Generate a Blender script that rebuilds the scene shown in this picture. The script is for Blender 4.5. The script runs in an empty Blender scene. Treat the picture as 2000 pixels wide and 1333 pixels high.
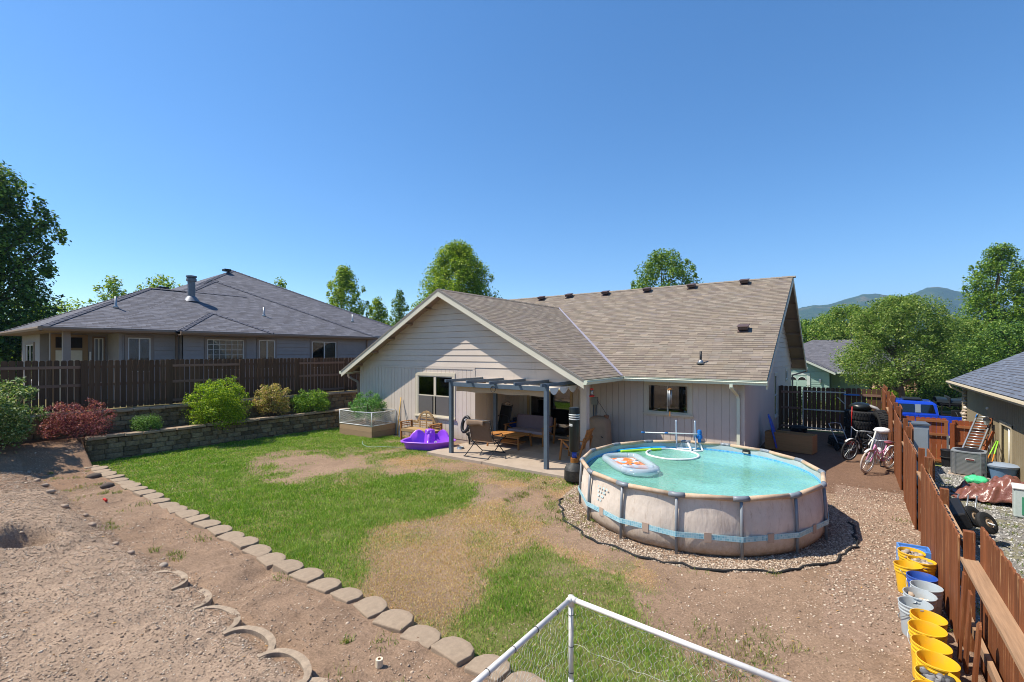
import bpy, math, random
import numpy as np
from mathutils import Vector, Matrix
scn = bpy.context.scene
COL = scn.collection
random.seed(11)
RNG = np.random.default_rng(11)
PI = math.pi

# ------------------------------------------------------------------ camera
# x runs along the back of the house, y away into the garden, metres
YAW = math.atan(660 / 910)
cam_d = bpy.data.cameras.new('camera')
cam = bpy.data.objects.new('camera', cam_d)
COL.objects.link(cam)
cam.location = (0, 0, 3.25)
cam.rotation_euler = (math.radians(90), 0, YAW)
cam_d.sensor_fit = 'HORIZONTAL'
cam_d.sensor_width = 36
cam_d.lens = 910 / 2000 * 36
cam_d.shift_y = 0.01175
cam_d.clip_start = 0.05
cam_d.clip_end = 9000
scn.camera = cam

# ------------------------------------------------------------------ light
SUN_DIR = Vector((0.87, 0.60, -1.64)).normalized()      # the way the light travels
SUN_EL = math.asin(-SUN_DIR.z)
w = bpy.data.worlds.new('World')
scn.world = w
w.use_nodes = True
nt = w.node_tree
sky = nt.nodes.new('ShaderNodeTexSky')
sky.sky_type = 'NISHITA'
sky.sun_disc = False
sky.sun_elevation = SUN_EL
sky.sun_rotation = math.atan2(-SUN_DIR.x, -SUN_DIR.y)
sky.altitude = 400
sky.air_density = 1.0
sky.dust_density = 0.25
sky.ozone_density = 5.0
bg = nt.nodes['Background']
bg.inputs['Strength'].default_value = 0.125
hs = nt.nodes.new('ShaderNodeHueSaturation')
hs.inputs['Saturation'].default_value = 1.2
nt.links.new(sky.outputs[0], hs.inputs['Color'])
nt.links.new(hs.outputs[0], bg.inputs['Color'])
sun_d = bpy.data.lights.new('sun', 'SUN')
sun_d.energy = 5.0
sun_d.angle = math.radians(0.5)
sun_d.color = (1.0, 0.93, 0.82)
sun = bpy.data.objects.new('sun', sun_d)
COL.objects.link(sun)
sun.location = (-30, -20, 50)
sun.rotation_euler = SUN_DIR.to_track_quat('-Z', 'Y').to_euler()
scn.view_settings.view_transform = 'Standard'
scn.view_settings.look = 'None'
scn.view_settings.exposure = 0.6
scn.view_settings.gamma = 1.0
scn.cycles.max_bounces = 6
scn.cycles.transparent_max_bounces = 12
scn.cycles.volume_bounces = 0
scn.cycles.use_denoising = True
scn.cycles.denoiser = 'OPENIMAGEDENOISE'
scn.cycles.denoising_input_passes = 'RGB_ALBEDO_NORMAL'
scn.cycles.denoising_prefilter = 'ACCURATE'
scn.cycles.use_adaptive_sampling = False
scn.cycles.filter_width = 1.0

# ------------------------------------------------------------------ tagging
def tag(o, label=None, cat=None, group=None, kind=None):
    if label: o['label'] = label
    if cat: o['category'] = cat
    if group: o['group'] = group
    if kind: o['kind'] = kind
    return o

def thing(name, label, cat, loc=(0, 0, 0), rz=0, group=None):
    o = bpy.data.objects.new(name, None)
    COL.objects.link(o)
    o.empty_display_size = 0.2
    o.location = loc
    o.rotation_euler = (0, 0, rz)
    return tag(o, label, cat, group)

def chain(o):
    m = Matrix.Identity(4)
    while o is not None:
        m = Matrix.LocRotScale(o.location, o.rotation_euler, o.scale) @ m
        o = o.parent
    return m

def dup(root, loc=None, rz=None, label=None, group=None, parent=None):
    c = root.copy()
    COL.objects.link(c)
    if parent is not None: c.parent = parent
    if loc is not None: c.location = loc
    if rz is not None: c.rotation_euler = (0, 0, rz)
    if label: c['label'] = label
    if group: c['group'] = group
    for ch in list(root.children): dup(ch, parent=c)
    return c

# ------------------------------------------------------------------ materials
def lin(h):
    h = h.lstrip('#')
    v = [int(h[i:i + 2], 16) / 255 for i in (0, 2, 4)]
    return tuple(c / 12.92 if c <= 0.04045 else ((c + 0.055) / 1.055) ** 2.4 for c in v)

class NT:
    def __init__(s, name):
        s.m = bpy.data.materials.new(name)
        s.m.use_nodes = True
        s.t = s.m.node_tree
        s.b = s.t.nodes['Principled BSDF']
    def n(s, typ, **kw):
        o = s.t.nodes.new(typ)
        for k, v in kw.items(): setattr(o, k, v)
        return o
    def l(s, a, b): s.t.links.new(a, b)
    def math(s, op, a, b=None, c=None):
        o = s.n('ShaderNodeMath', operation=op)
        for i, q in enumerate((a, b, c)):
            if q is None: continue
            if isinstance(q, (int, float)): o.inputs[i].default_value = q
            else: s.l(q, o.inputs[i])
        return o.outputs[0]
    def ramp(s, fac, stops):
        o = s.n('ShaderNodeValToRGB')
        e = o.color_ramp.elements
        while len(e) < len(stops): e.new(0.5)
        for el, (p, c) in zip(e, stops):
            el.position = p; el.color = (*c[:3], 1)
        s.l(fac, o.inputs[0])
        return o.outputs[0]
    def mix(s, fac, a, b, mode='MIX'):
        o = s.n('ShaderNodeMix', data_type='RGBA', blend_type=mode)
        for sock, q in ((o.inputs[0], fac), (o.inputs[6], a), (o.inputs[7], b)):
            if isinstance(q, (int, float)): sock.default_value = q
            elif isinstance(q, tuple): sock.default_value = (*q[:3], 1)
            else: s.l(q, sock)
        return o.outputs[2]
    def noise(s, scale, detail=4, rough=0.6, vec=None, stretch=None):
        if vec is None:
            vec = s.n('ShaderNodeTexCoord').outputs['Object']
        if stretch:
            mp = s.n('ShaderNodeMapping'); mp.inputs['Scale'].default_value = stretch
            s.l(vec, mp.inputs[0]); vec = mp.outputs[0]
        o = s.n('ShaderNodeTexNoise')
        o.inputs['Scale'].default_value = scale
        o.inputs['Detail'].default_value = detail
        o.inputs['Roughness'].default_value = rough
        s.l(vec, o.inputs['Vector'])
        return o.outputs[0]
    def bump(s, h, dist, strength=1.0):
        o = s.n('ShaderNodeBump')
        o.inputs['Distance'].default_value = dist
        o.inputs['Strength'].default_value = strength
        s.l(h, o.inputs['Height'])
        s.l(o.outputs[0], s.b.inputs['Normal'])
    def set(s, col=None, rough=None, metal=None, spec=None):
        if col is not None:
            if isinstance(col, tuple): s.b.inputs['Base Color'].default_value = (*col[:3], 1)
            else: s.l(col, s.b.inputs['Base Color'])
        if rough is not None: s.b.inputs['Roughness'].default_value = rough
        if metal is not None: s.b.inputs['Metallic'].default_value = metal
        if spec is not None: s.b.inputs['Specular IOR Level'].default_value = spec
        return s

def sc(c, k): return tuple(min(1, max(0, x * k)) for x in c)

def mat(name, col, rough=0.7, var=0.15, scale=6, bump=0.0, bscale=80, metal=0.0, spec=0.35, dirt=None, stretch=None):
    """paint-like surface: base colour broken by two noises, optional dirt colour and bump"""
    c = lin(col) if isinstance(col, str) else col
    t = NT(name)
    n1 = t.noise(scale, 5, 0.65, stretch=stretch)
    a = t.ramp(n1, [(0.3, sc(c, 1 - var)), (0.7, sc(c, 1 + var))])
    if dirt:
        dc, amt = (lin(dirt[0]) if isinstance(dirt[0], str) else dirt[0]), dirt[1]
        n2 = t.noise(dirt[2] if len(dirt) > 2 else scale * 2.3, 6, 0.7)
        f = t.ramp(n2, [(0.48, (0, 0, 0)), (0.72, (amt, amt, amt))])
        a = t.mix(f, a, dc)
    t.set(a, rough, metal, spec)
    if bump: t.bump(t.noise(bscale, 3, 0.6, stretch=stretch), bump)
    return t.m

def wood(name, col, axis='z', rough=0.75, var=0.35, dark=None, weather=None, spec=0.25, wscale=0.35):
    c = lin(col)
    st = {'x': (0.6, 12, 12), 'y': (12, 0.6, 12), 'z': (12, 12, 0.6)}[axis]
    t = NT(name)
    n1 = t.noise(3.2, 7, 0.7, stretch=st)
    a = t.ramp(n1, [(0.25, sc(c, 1 - var)), (0.55, c), (0.8, sc(c, 1 + var))])
    isl = t.n('ShaderNodeNewGeometry').outputs['Random Per Island']
    a = t.mix(1.0, a, t.ramp(isl, [(0, (0.72, 0.72, 0.72)), (1, (1.15, 1.12, 1.1))]), 'MULTIPLY')
    if weather:
        n2 = t.noise(2.0, 6, 0.75, stretch=tuple(wscale * q for q in st))
        a = t.mix(t.ramp(n2, [(0.58, (0, 0, 0)), (0.66, (0.75, 0.75, 0.75))]), a, lin(weather))
    t.set(a, rough, 0, spec)
    t.bump(n1, 0.004)
    return t.m

def leafmat(name, c1, c2, c3=None, trans=0.35, rough=0.5):
    """leaves: each leaf its own green, some light coming through"""
    t = NT(name)
    isl = t.n('ShaderNodeNewGeometry').outputs['Random Per Island']
    st = [(0.0, lin(c1)), (0.6, lin(c2))]
    st.append((1.0, lin(c3) if c3 else sc(lin(c2), 1.3)))
    a = t.ramp(isl, st)
    t.set(a, rough, 0, 0.18)
    tr = t.n('ShaderNodeBsdfTranslucent')
    hs = t.mix(1.0, a, (1.15, 1.2, 0.5), 'MULTIPLY')
    t.l(hs, tr.inputs['Color'])
    mx = t.n('ShaderNodeMixShader'); mx.inputs[0].default_value = trans
    t.l(t.b.outputs[0], mx.inputs[1]); t.l(tr.outputs[0], mx.inputs[2])
    t.l(mx.outputs[0], t.t.nodes['Material Output'].inputs['Surface'])
    return t.m

def islandmat(name, stops, rough=0.85, bump=0.0):
    """small scattered bodies, each with its own colour"""
    t = NT(name)
    isl = t.n('ShaderNodeNewGeometry').outputs['Random Per Island']
    a = t.ramp(isl, [(p, lin(c)) for p, c in stops])
    t.set(a, rough, 0, 0.2)
    if bump: t.bump(t.noise(60, 3), bump)
    return t.m

def glassmat(name, tint=(0.75, 0.8, 0.8), refl=0.12):
    t = NT(name)
    tr = t.n('ShaderNodeBsdfTransparent'); tr.inputs[0].default_value = (*tint, 1)
    gl = t.n('ShaderNodeBsdfGlossy'); gl.inputs['Roughness'].default_value = 0.03
    fr = t.n('ShaderNodeFresnel'); fr.inputs[0].default_value = 1.5
    f = t.math('ADD', fr.outputs[0], refl)
    mx = t.n('ShaderNodeMixShader')
    t.l(f, mx.inputs[0]); t.l(tr.outputs[0], mx.inputs[1]); t.l(gl.outputs[0], mx.inputs[2])
    t.l(mx.outputs[0], t.t.nodes['Material Output'].inputs['Surface'])
    return t.m

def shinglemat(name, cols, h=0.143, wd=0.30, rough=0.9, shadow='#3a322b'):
    """asphalt shingles laid on the roof's UV (metres along the eave, metres up the slope)"""
    t = NT(name)
    uv = t.n('ShaderNodeUVMap').outputs[0]
    sp = t.n('ShaderNodeSeparateXYZ'); t.l(uv, sp.inputs[0])
    v = t.math('DIVIDE', sp.outputs[1], h)
    row = t.math('FLOOR', v)
    wn = t.n('ShaderNodeTexWhiteNoise', noise_dimensions='1D'); t.l(row, wn.inputs['W'])
    u = t.math('ADD', t.math('DIVIDE', sp.outputs[0], wd), t.math('MULTIPLY', wn.outputs[0], 7.3))
    cu = t.math('FLOOR', u)
    cb = t.n('ShaderNodeCombineXYZ'); t.l(cu, cb.inputs[0]); t.l(row, cb.inputs[1])
    w2 = t.n('ShaderNodeTexWhiteNoise', noise_dimensions='2D'); t.l(cb.outputs[0], w2.inputs['Vector'])
    n = len(cols)
    a = t.ramp(w2.outputs[0], [(i / (n - 1), lin(c)) for i, c in enumerate(cols)])
    gr = t.noise(2.2, 4, 0.7, vec=uv)
    a = t.mix(1.0, a, t.ramp(gr, [(0.3, (0.84, 0.84, 0.85)), (0.7, (1.14, 1.13, 1.12))]), 'MULTIPLY')
    g2 = t.noise(260, 2, 0.7, vec=uv)
    a = t.mix(1.0, a, t.ramp(g2, [(0.3, (0.78, 0.78, 0.78)), (0.7, (1.2, 1.2, 1.2))]), 'MULTIPLY')
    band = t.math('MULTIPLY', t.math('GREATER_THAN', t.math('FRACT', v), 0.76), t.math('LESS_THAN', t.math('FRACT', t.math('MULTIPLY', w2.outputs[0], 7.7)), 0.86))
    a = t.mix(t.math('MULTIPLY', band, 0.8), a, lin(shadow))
    t.set(a, rough, 0, 0.15)
    fv = t.math('SUBTRACT', 1.0, t.math('FRACT', v))
    fu = t.math('FRACT', u)
    cut = t.math('MULTIPLY', t.math('LESS_THAN', fu, 0.06), 0.5)
    hgt = t.math('SUBTRACT', t.math('ADD', fv, t.math('MULTIPLY', w2.outputs[0], 0.5)), cut)
    t.bump(hgt, 0.016)
    return t.m

# ------------------------------------------------------------------ mesh building
def np_mesh(name, V, F, m, parent=None, smooth=False):
    V = np.asarray(V, np.float32); F = np.asarray(F, np.int32)
    me = bpy.data.meshes.new(name)
    me.vertices.add(len(V)); me.vertices.foreach_set('co', V.ravel())
    k = F.shape[1]
    me.loops.add(F.size); me.loops.foreach_set('vertex_index', F.ravel())
    me.polygons.add(len(F))
    me.polygons.foreach_set('loop_start', np.arange(0, F.size, k, dtype=np.int32))
    me.polygons.foreach_set('loop_total', np.full(len(F), k, np.int32))
    if smooth: me.polygons.foreach_set('use_smooth', np.ones(len(F), bool))
    me.update(calc_edges=True)
    me.validate()
    me.materials.append(m)
    o = bpy.data.objects.new(name, me)
    COL.objects.link(o)
    if parent is not None: o.parent = parent
    return o

ICO_V = None
def ico():
    p = (1 + 5 ** 0.5) / 2
    v = np.array([(-1, p, 0), (1, p, 0), (-1, -p, 0), (1, -p, 0), (0, -1, p), (0, 1, p), (0, -1, -p), (0, 1, -p), (p, 0, -1), (p, 0, 1), (-p, 0, -1), (-p, 0, 1)], float)
    v /= np.linalg.norm(v[0])
    f = np.array([(0, 11, 5), (0, 5, 1), (0, 1, 7), (0, 7, 10), (0, 10, 11), (1, 5, 9), (5, 11, 4), (11, 10, 2), (10, 7, 6), (7, 1, 8), (3, 9, 4), (3, 4, 2), (3, 2, 6), (3, 6, 8), (3, 8, 9), (4, 9, 5), (2, 4, 11), (6, 2, 10), (8, 6, 7), (9, 8, 1)])
    return v, f

def stones_arrays(P, S, flat=0.65):
    v, f = ico()
    N = len(P)
    j = 1 + RNG.uniform(-0.28, 0.28, (N, 12, 1))
    sx = S[:, None] * RNG.uniform(0.7, 1.3, (N, 3)); sx[:, 2] *= flat
    L = v[None] * j * sx[:, None, :]
    a = RNG.uniform(0, 2 * PI, N); c, s = np.cos(a)[:, None], np.sin(a)[:, None]
    X = L[:, :, 0] * c - L[:, :, 1] * s; Y = L[:, :, 0] * s + L[:, :, 1] * c
    V = np.stack([X, Y, L[:, :, 2]], 2) + P[:, None, :]
    F = f[None] + (np.arange(N) * 12)[:, None, None]
    return V.reshape(-1, 3), F.reshape(-1, 3)

def scatter_stones(name, P, S, m, flat=0.65, parent=None):
    V, F = stones_arrays(np.asarray(P, float), np.asarray(S, float), flat)
    return np_mesh(name, V, F, m, parent)

class MB:
    def __init__(s): s.v = []; s.f = []
    def add(s, vs, fs):
        k = len(s.v)
        s.v += [tuple(p) for p in vs]
        s.f += [tuple(i + k for i in q) for q in fs]
        return s
    def bx(s, x0, x1, y0, y1, z0, z1):
        return s.add([(x0, y0, z0), (x1, y0, z0), (x1, y1, z0), (x0, y1, z0), (x0, y0, z1), (x1, y0, z1), (x1, y1, z1), (x0, y1, z1)],
                     [(3, 2, 1, 0), (4, 5, 6, 7), (0, 1, 5, 4), (1, 2, 6, 5), (2, 3, 7, 6), (3, 0, 4, 7)])
    def box(s, c, d, rz=0, rx=0, ry=0):
        R = Matrix.Rotation(rz, 3, 'Z') @ Matrix.Rotation(ry, 3, 'Y') @ Matrix.Rotation(rx, 3, 'X')
        h = Vector(d) / 2
        vs = [R @ Vector((a * h.x, b * h.y, e * h.z)) + Vector(c) for e in (-1, 1) for a, b in ((-1, -1), (1, -1), (1, 1), (-1, 1))]
        return s.add(vs, [(3, 2, 1, 0), (4, 5, 6, 7), (0, 1, 5, 4), (1, 2, 6, 5), (2, 3, 7, 6), (3, 0, 4, 7)])
    def beam(s, p, q, w_, h_, up=(0, 0, 1)):
        p, q = Vector(p), Vector(q)
        d = (q - p).normalized(); up = Vector(up)
        if abs(d.dot(up)) > 0.99: up = Vector((0, 1, 0))
        a = d.cross(up).normalized(); b = a.cross(d).normalized()
        vs = [o + a * (i * w_ / 2) + b * (j * h_ / 2) for o in (p, q) for i, j in ((-1, -1), (1, -1), (1, 1), (-1, 1))]
        return s.add(vs, [(0, 1, 2, 3), (7, 6, 5, 4), (0, 4, 5, 1), (1, 5, 6, 2), (2, 6, 7, 3), (3, 7, 4, 0)])
    def tube(s, pts, r, n=8, closed=False, caps=True):
        P = [Vector(p) for p in pts]; m = len(P)
        rs = r if isinstance(r, (list, tuple)) else [r] * m
        vs, fs = [], []
        a = None
        for i in range(m):
            if closed: d = (P[(i + 1) % m] - P[i - 1]).normalized()
            else: d = (P[min(i + 1, m - 1)] - P[max(i - 1, 0)]).normalized()
            if a is None:
                ref = Vector((0, 0, 1)) if abs(d.z) < 0.9 else Vector((1, 0, 0))
                a = d.cross(ref).normalized()
            else:
                a = (a - d * a.dot(d)).normalized()
            b = d.cross(a)
            for k in range(n):
                t = 2 * PI * k / n
                vs.append(P[i] + (a * math.cos(t) + b * math.sin(t)) * rs[i])
        rng = m if closed else m - 1
        for i in range(rng):
            j = (i + 1) % m
            for k in range(n):
                l = (k + 1) % n
                fs.append((i * n + k, i * n + l, j * n + l, j * n + k))
        if caps and not closed:
            fs.append(tuple(range(n - 1, -1, -1))); fs.append(tuple((m - 1) * n + k for k in range(n)))
        return s.add(vs, fs)
    def lathe(s, prof, c=(0, 0, 0), n=24, axis=None, closed=False):
        c = Vector(c)
        if axis is None: a, b, d = Vector((1, 0, 0)), Vector((0, 1, 0)), Vector((0, 0, 1))
        else:
            d = Vector(axis).normalized()
            a = d.cross(Vector((0, 0, 1)) if abs(d.z) < 0.9 else Vector((1, 0, 0))).normalized(); b = d.cross(a)
        vs = [c + (a * math.cos(2 * PI * k / n) + b * math.sin(2 * PI * k / n)) * r + d * z for r, z in prof for k in range(n)]
        fs = []
        m = len(prof)
        for i in range(m if closed else m - 1):
            j = (i + 1) % m
            for k in range(n):
                l = (k + 1) % n
                fs.append((i * n + k, i * n + l, j * n + l, j * n + k))
        if not closed:
            if prof[0][0] > 1e-4: fs.append(tuple(range(n - 1, -1, -1)))
            if prof[-1][0] > 1e-4: fs.append(tuple((m - 1) * n + k for k in range(n)))
        return s.add(vs, fs)
    def ext(s, poly, vec):
        n = len(poly); v = Vector(vec)
        vs = [Vector(p) for p in poly] + [Vector(p) + v for p in poly]
        return s.add(vs, [tuple(range(n - 1, -1, -1)), tuple(range(n, 2 * n))] + [(i, (i + 1) % n, n + (i + 1) % n, n + i) for i in range(n)])
    def sph(s, c, r, nu=14, nv=9, jit=0.0):
        c = Vector(c); r = Vector((r, r, r)) if isinstance(r, (int, float)) else Vector(r)
        vs = [c + Vector((0, 0, -r.z))]
        for i in range(1, nv):
            t = -PI / 2 + PI * i / nv
            for k in range(nu):
                p = 2 * PI * k / nu
                q = 1 + random.uniform(-jit, jit)
                vs.append(c + Vector((r.x * math.cos(t) * math.cos(p), r.y * math.cos(t) * math.sin(p), r.z * math.sin(t))) * q)
        vs.append(c + Vector((0, 0, r.z)))
        fs = []
        for k in range(nu):
            l = (k + 1) % nu
            fs.append((0, 1 + l, 1 + k))
            for i in range(nv - 2):
                fs.append((1 + i * nu + k, 1 + i * nu + l, 1 + (i + 1) * nu + l, 1 + (i + 1) * nu + k))
            fs.append((1 + (nv - 2) * nu + k, 1 + (nv - 2) * nu + l, len(vs) - 1))
        return s.add(vs, fs)
    def grid(s, fn, nu, nv):
        vs = [fn(i / nu, j / nv) for j in range(nv + 1) for i in range(nu + 1)]
        return s.add(vs, [(j * (nu + 1) + i, j * (nu + 1) + i + 1, (j + 1) * (nu + 1) + i + 1, (j + 1) * (nu + 1) + i) for j in range(nv) for i in range(nu)])
    def pieces(s, name, m, parent=None, **k):
        """every unconnected piece becomes a part of its own"""
        par = list(range(len(s.v)))
        def find(i):
            while par[i] != i: par[i] = par[par[i]]; i = par[i]
            return i
        for f in s.f:
            for q in f[1:]: par[find(q)] = find(f[0])
        g = {}
        for f in s.f: g.setdefault(find(f[0]), []).append(f)
        out = []
        for fs in g.values():
            ids = sorted({i for f in fs for i in f}); mp = {i: j for j, i in enumerate(ids)}
            b = MB(); b.v = [s.v[i] for i in ids]; b.f = [tuple(mp[i] for i in f) for f in fs]
            out.append(b.build(name, m, parent, **k))
        return out
    def build(s, name, m, parent=None, world=False, smooth=False, bevel=0, solid=0, auto=None):
        vs = s.v
        if world and parent is not None:
            inv = chain(parent).inverted()
            vs = [tuple(inv @ Vector(p)) for p in vs]
        me = bpy.data.meshes.new(name)
        me.from_pydata(vs, [], s.f)
        me.validate()
        if smooth or auto: me.polygons.foreach_set('use_smooth', [True] * len(me.polygons))
        if auto:
            try: me.set_sharp_from_angle(angle=math.radians(auto))
            except Exception: pass
        me.materials.append(m)
        o = bpy.data.objects.new(name, me)
        COL.objects.link(o)
        if parent is not None: o.parent = parent
        if solid:
            md = o.modifiers.new('solid', 'SOLIDIFY'); md.thickness = abs(solid); md.offset = 1 if solid > 0 else -1
        if bevel:
            md = o.modifiers.new('bevel', 'BEVEL'); md.width = bevel; md.segments = 2; md.limit_method = 'ANGLE'; md.angle_limit = math.radians(40)
        return o

def roof_build(name, polys, m, parent, world=True, thick=0.05):
    """polys: list of (points, origin, u direction along the eave, v direction up the slope)"""
    inv = chain(parent).inverted() if parent is not None else Matrix.Identity(4)
    vs, fs, uvs = [], [], []
    for pts, o, u, v in polys:
        o, u, v = Vector(o), Vector(u).normalized(), Vector(v).normalized()
        nrm = u.cross(v)
        if nrm.z < 0: nrm = -nrm
        k = len(vs); n = len(pts)
        P = [Vector(p) for p in pts]
        a = sum((P[i].cross(P[(i + 1) % n]) for i in range(n)), Vector())
        if a.dot(nrm) < 0: P.reverse()
        vs += [tuple(inv @ p) for p in P] + [tuple(inv @ (p - nrm * thick)) for p in P]
        uvp = [((p - o).dot(u), (p - o).dot(v)) for p in P]
        fs.append(tuple(k + i for i in range(n))); uvs.append(uvp)
        fs.append(tuple(k + n + i for i in range(n - 1, -1, -1))); uvs.append(uvp[::-1])
        for i in range(n):
            j = (i + 1) % n
            fs.append((k + i, k + n + i, k + n + j, k + j)); uvs.append([uvp[i], uvp[i], uvp[j], uvp[j]])
    me = bpy.data.meshes.new(name)
    me.from_pydata(vs, [], fs)
    ul = me.uv_layers.new(name='UVMap')
    flat = [c for q in uvs for p in q for c in p]
    ul.data.foreach_set('uv', flat)
    me.materials.append(m)
    ob = bpy.data.objects.new(name, me)
    COL.objects.link(ob)
    if parent is not None: ob.parent = parent
    return ob

def lerp(a, b, t): return tuple(x + (y - x) * t for x, y in zip(a, b))
def arc(c, r, a0, a1, n, z=None):
    return [(c[0] + r * math.cos(a0 + (a1 - a0) * i / n), c[1] + r * math.sin(a0 + (a1 - a0) * i / n), c[2] if z is None else z) for i in range(n + 1)]

def smooth_path(pts, n=6):
    P = [Vector(p) for p in pts]; out = []
    for i in range(len(P) - 1):
        p0, p1, p2, p3 = P[max(i - 1, 0)], P[i], P[i + 1], P[min(i + 2, len(P) - 1)]
        for k in range(n):
            t = k / n
            out.append(0.5 * ((2 * p1) + (p2 - p0) * t + (2 * p0 - 5 * p1 + 4 * p2 - p3) * t * t + (3 * p1 - p0 - 3 * p2 + p3) * t ** 3))
    out.append(P[-1])
    return out

# ------------------------------------------------------------------ noise and outlines on the ground plan
_LAT = RNG.random((256, 256))
def vnoise(x, y, s, k=0):
    x = np.asarray(x, float) / s + 17.3 * k; y = np.asarray(y, float) / s + 5.7 * k
    i = np.floor(x).astype(int); j = np.floor(y).astype(int)
    fx = x - i; fy = y - j
    fx = fx * fx * (3 - 2 * fx); fy = fy * fy * (3 - 2 * fy)
    g = lambda a, b: _LAT[(i + a) & 255, (j + b) & 255]
    return (g(0, 0) * (1 - fx) + g(1, 0) * fx) * (1 - fy) + (g(0, 1) * (1 - fx) + g(1, 1) * fx) * fy
def fbm(x, y, s, k=0, o=4):
    r = 0; a = 0.5
    for i in range(o):
        r = r + a * vnoise(x, y, s / 2 ** i, k + i); a *= 0.5
    return r / (1 - 0.5 ** o)
def sstep(t):
    t = np.clip(t, 0, 1); return t * t * (3 - 2 * t)
def inpoly(x, y, poly):
    r = np.zeros(np.shape(x), bool)
    n = len(poly)
    for i in range(n):
        (x0, y0), (x1, y1) = poly[i], poly[(i + 1) % n]
        if y0 == y1: continue
        c = (y0 > y) != (y1 > y)
        r ^= c & (x < (x1 - x0) * (y - y0) / (y1 - y0) + x0)
    return r

LAWN = [(-18.35, 3.72), (-18.2, 12.2), (-16.9, 12.4), (-14.1, 11.9), (-11.4, 11.3), (-11.0, 10.42), (-5.4, 10.42), (-5.3, 9.7), (-6.4, 9.5), (-7.5, 9.5), (-7.3, 8.4), (-6.4, 7.5), (-6.6, 6.6), (-6.95, 5.5), (-6.0, 4.6), (-5.2, 4.1), (-5.0, 3.72)]
GREEN2 = [(-4.3, 6.75), (-3.5, 6.5), (-2.5, 6.3), (-2.05, 5.7), (-1.1, 5.1), (-0.5, 4.7), (-0.4, 3.2), (-3.3, 3.3), (-4.0, 4.2), (-4.5, 5.4)]
DRY = [(-7.3, 5.2), (-6.6, 7.1), (-6.2, 7.6), (-4.7, 7.7), (-4.2, 6.8), (-4.2, 5.5), (-3.7, 4.6), (-3.6, 3.75), (-5.3, 3.72), (-6.0, 4.5)]
POOL = (-2.64, 10.15, 2.3)
PK = 2.3 / 2.48            # the pool is a little longer than wide
def pooldist(x, y): return np.hypot(x - POOL[0], (y - POOL[1]) * PK)

def masks(x, y):
    """green and straw-coloured grass cover, each 0..1"""
    a = (fbm(x, y, 1.3, 3) - 0.5); b = (fbm(x, y, 1.3, 9) - 0.5)
    wx, wy = x + 1.1 * a, np.where(y < 4.2, y, y + 1.1 * b)
    g = inpoly(wx, wy, LAWN).astype(float)
    g2 = inpoly(wx, wy, GREEN2)
    d = inpoly(wx, wy, DRY)
    e1 = ((wx + 12.5) / 1.75) ** 2 + ((wy - 7.75) / 1.0) ** 2
    e2 = ((wx + 9.9) / 1.7) ** 2 + ((wy - 9.45) / 0.75) ** 2
    p = fbm(x, y, 0.55, 21)
    thin = np.where(e1 < 1, (p > 0.66) * 0.55, 1.0) * np.where(e2 < 1, (p > 0.6) * 0.5, 1.0)
    ring = np.where((e1 >= 1) & (e1 < 2.6), np.where(p > 0.44, 0.8, 0.12), 1.0) * np.where((e2 >= 1) & (e2 < 2.4), np.where(p > 0.46, 0.75, 0.12), 1.0)
    edge = np.where((y > 9.5) & (x > -11.2), np.where(p > 0.45, 0.6, 0.12), 1.0)
    far = np.where((x < -7.5) & (y > 8.5) & (x > -14), np.where(p > 0.38, 0.9, 0.25), 1.0)
    g = g * thin * ring * edge * far
    g = np.where(g2, np.where(p > 0.35, 0.95, 0.45), g)
    q = fbm(x, y, 0.8, 33)
    g = np.where(d, np.where(q > 0.62, 0.35, 0.05), g)
    dd = np.where(d, np.where(p > 0.36, 1.0, 0.35), 0.0)
    dd = np.where((e2 < 2.6) | ((y > 9.5) & (x > -11.2) & (x < -5.2)), np.maximum(dd, np.where(q > 0.5, 0.45, 0.1)), dd)
    spill = inpoly(wx, wy, [(-7.6, 9.7), (-5.2, 9.9), (-4.9, 8.2), (-4.2, 7.2), (-2.2, 6.6), (-1.9, 6.0), (-4.4, 6.6), (-6.2, 7.6)])
    dd = np.where(spill, np.maximum(dd, np.where(q > 0.52, 0.4, 0.04)), dd)
    g = np.where(spill, np.maximum(g, np.where(p > 0.6, 0.4, 0.0)), g)
    r = pooldist(x, y)
    ok = (r > 2.75) & (y > 3.74)
    return g * ok, dd * ok

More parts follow.
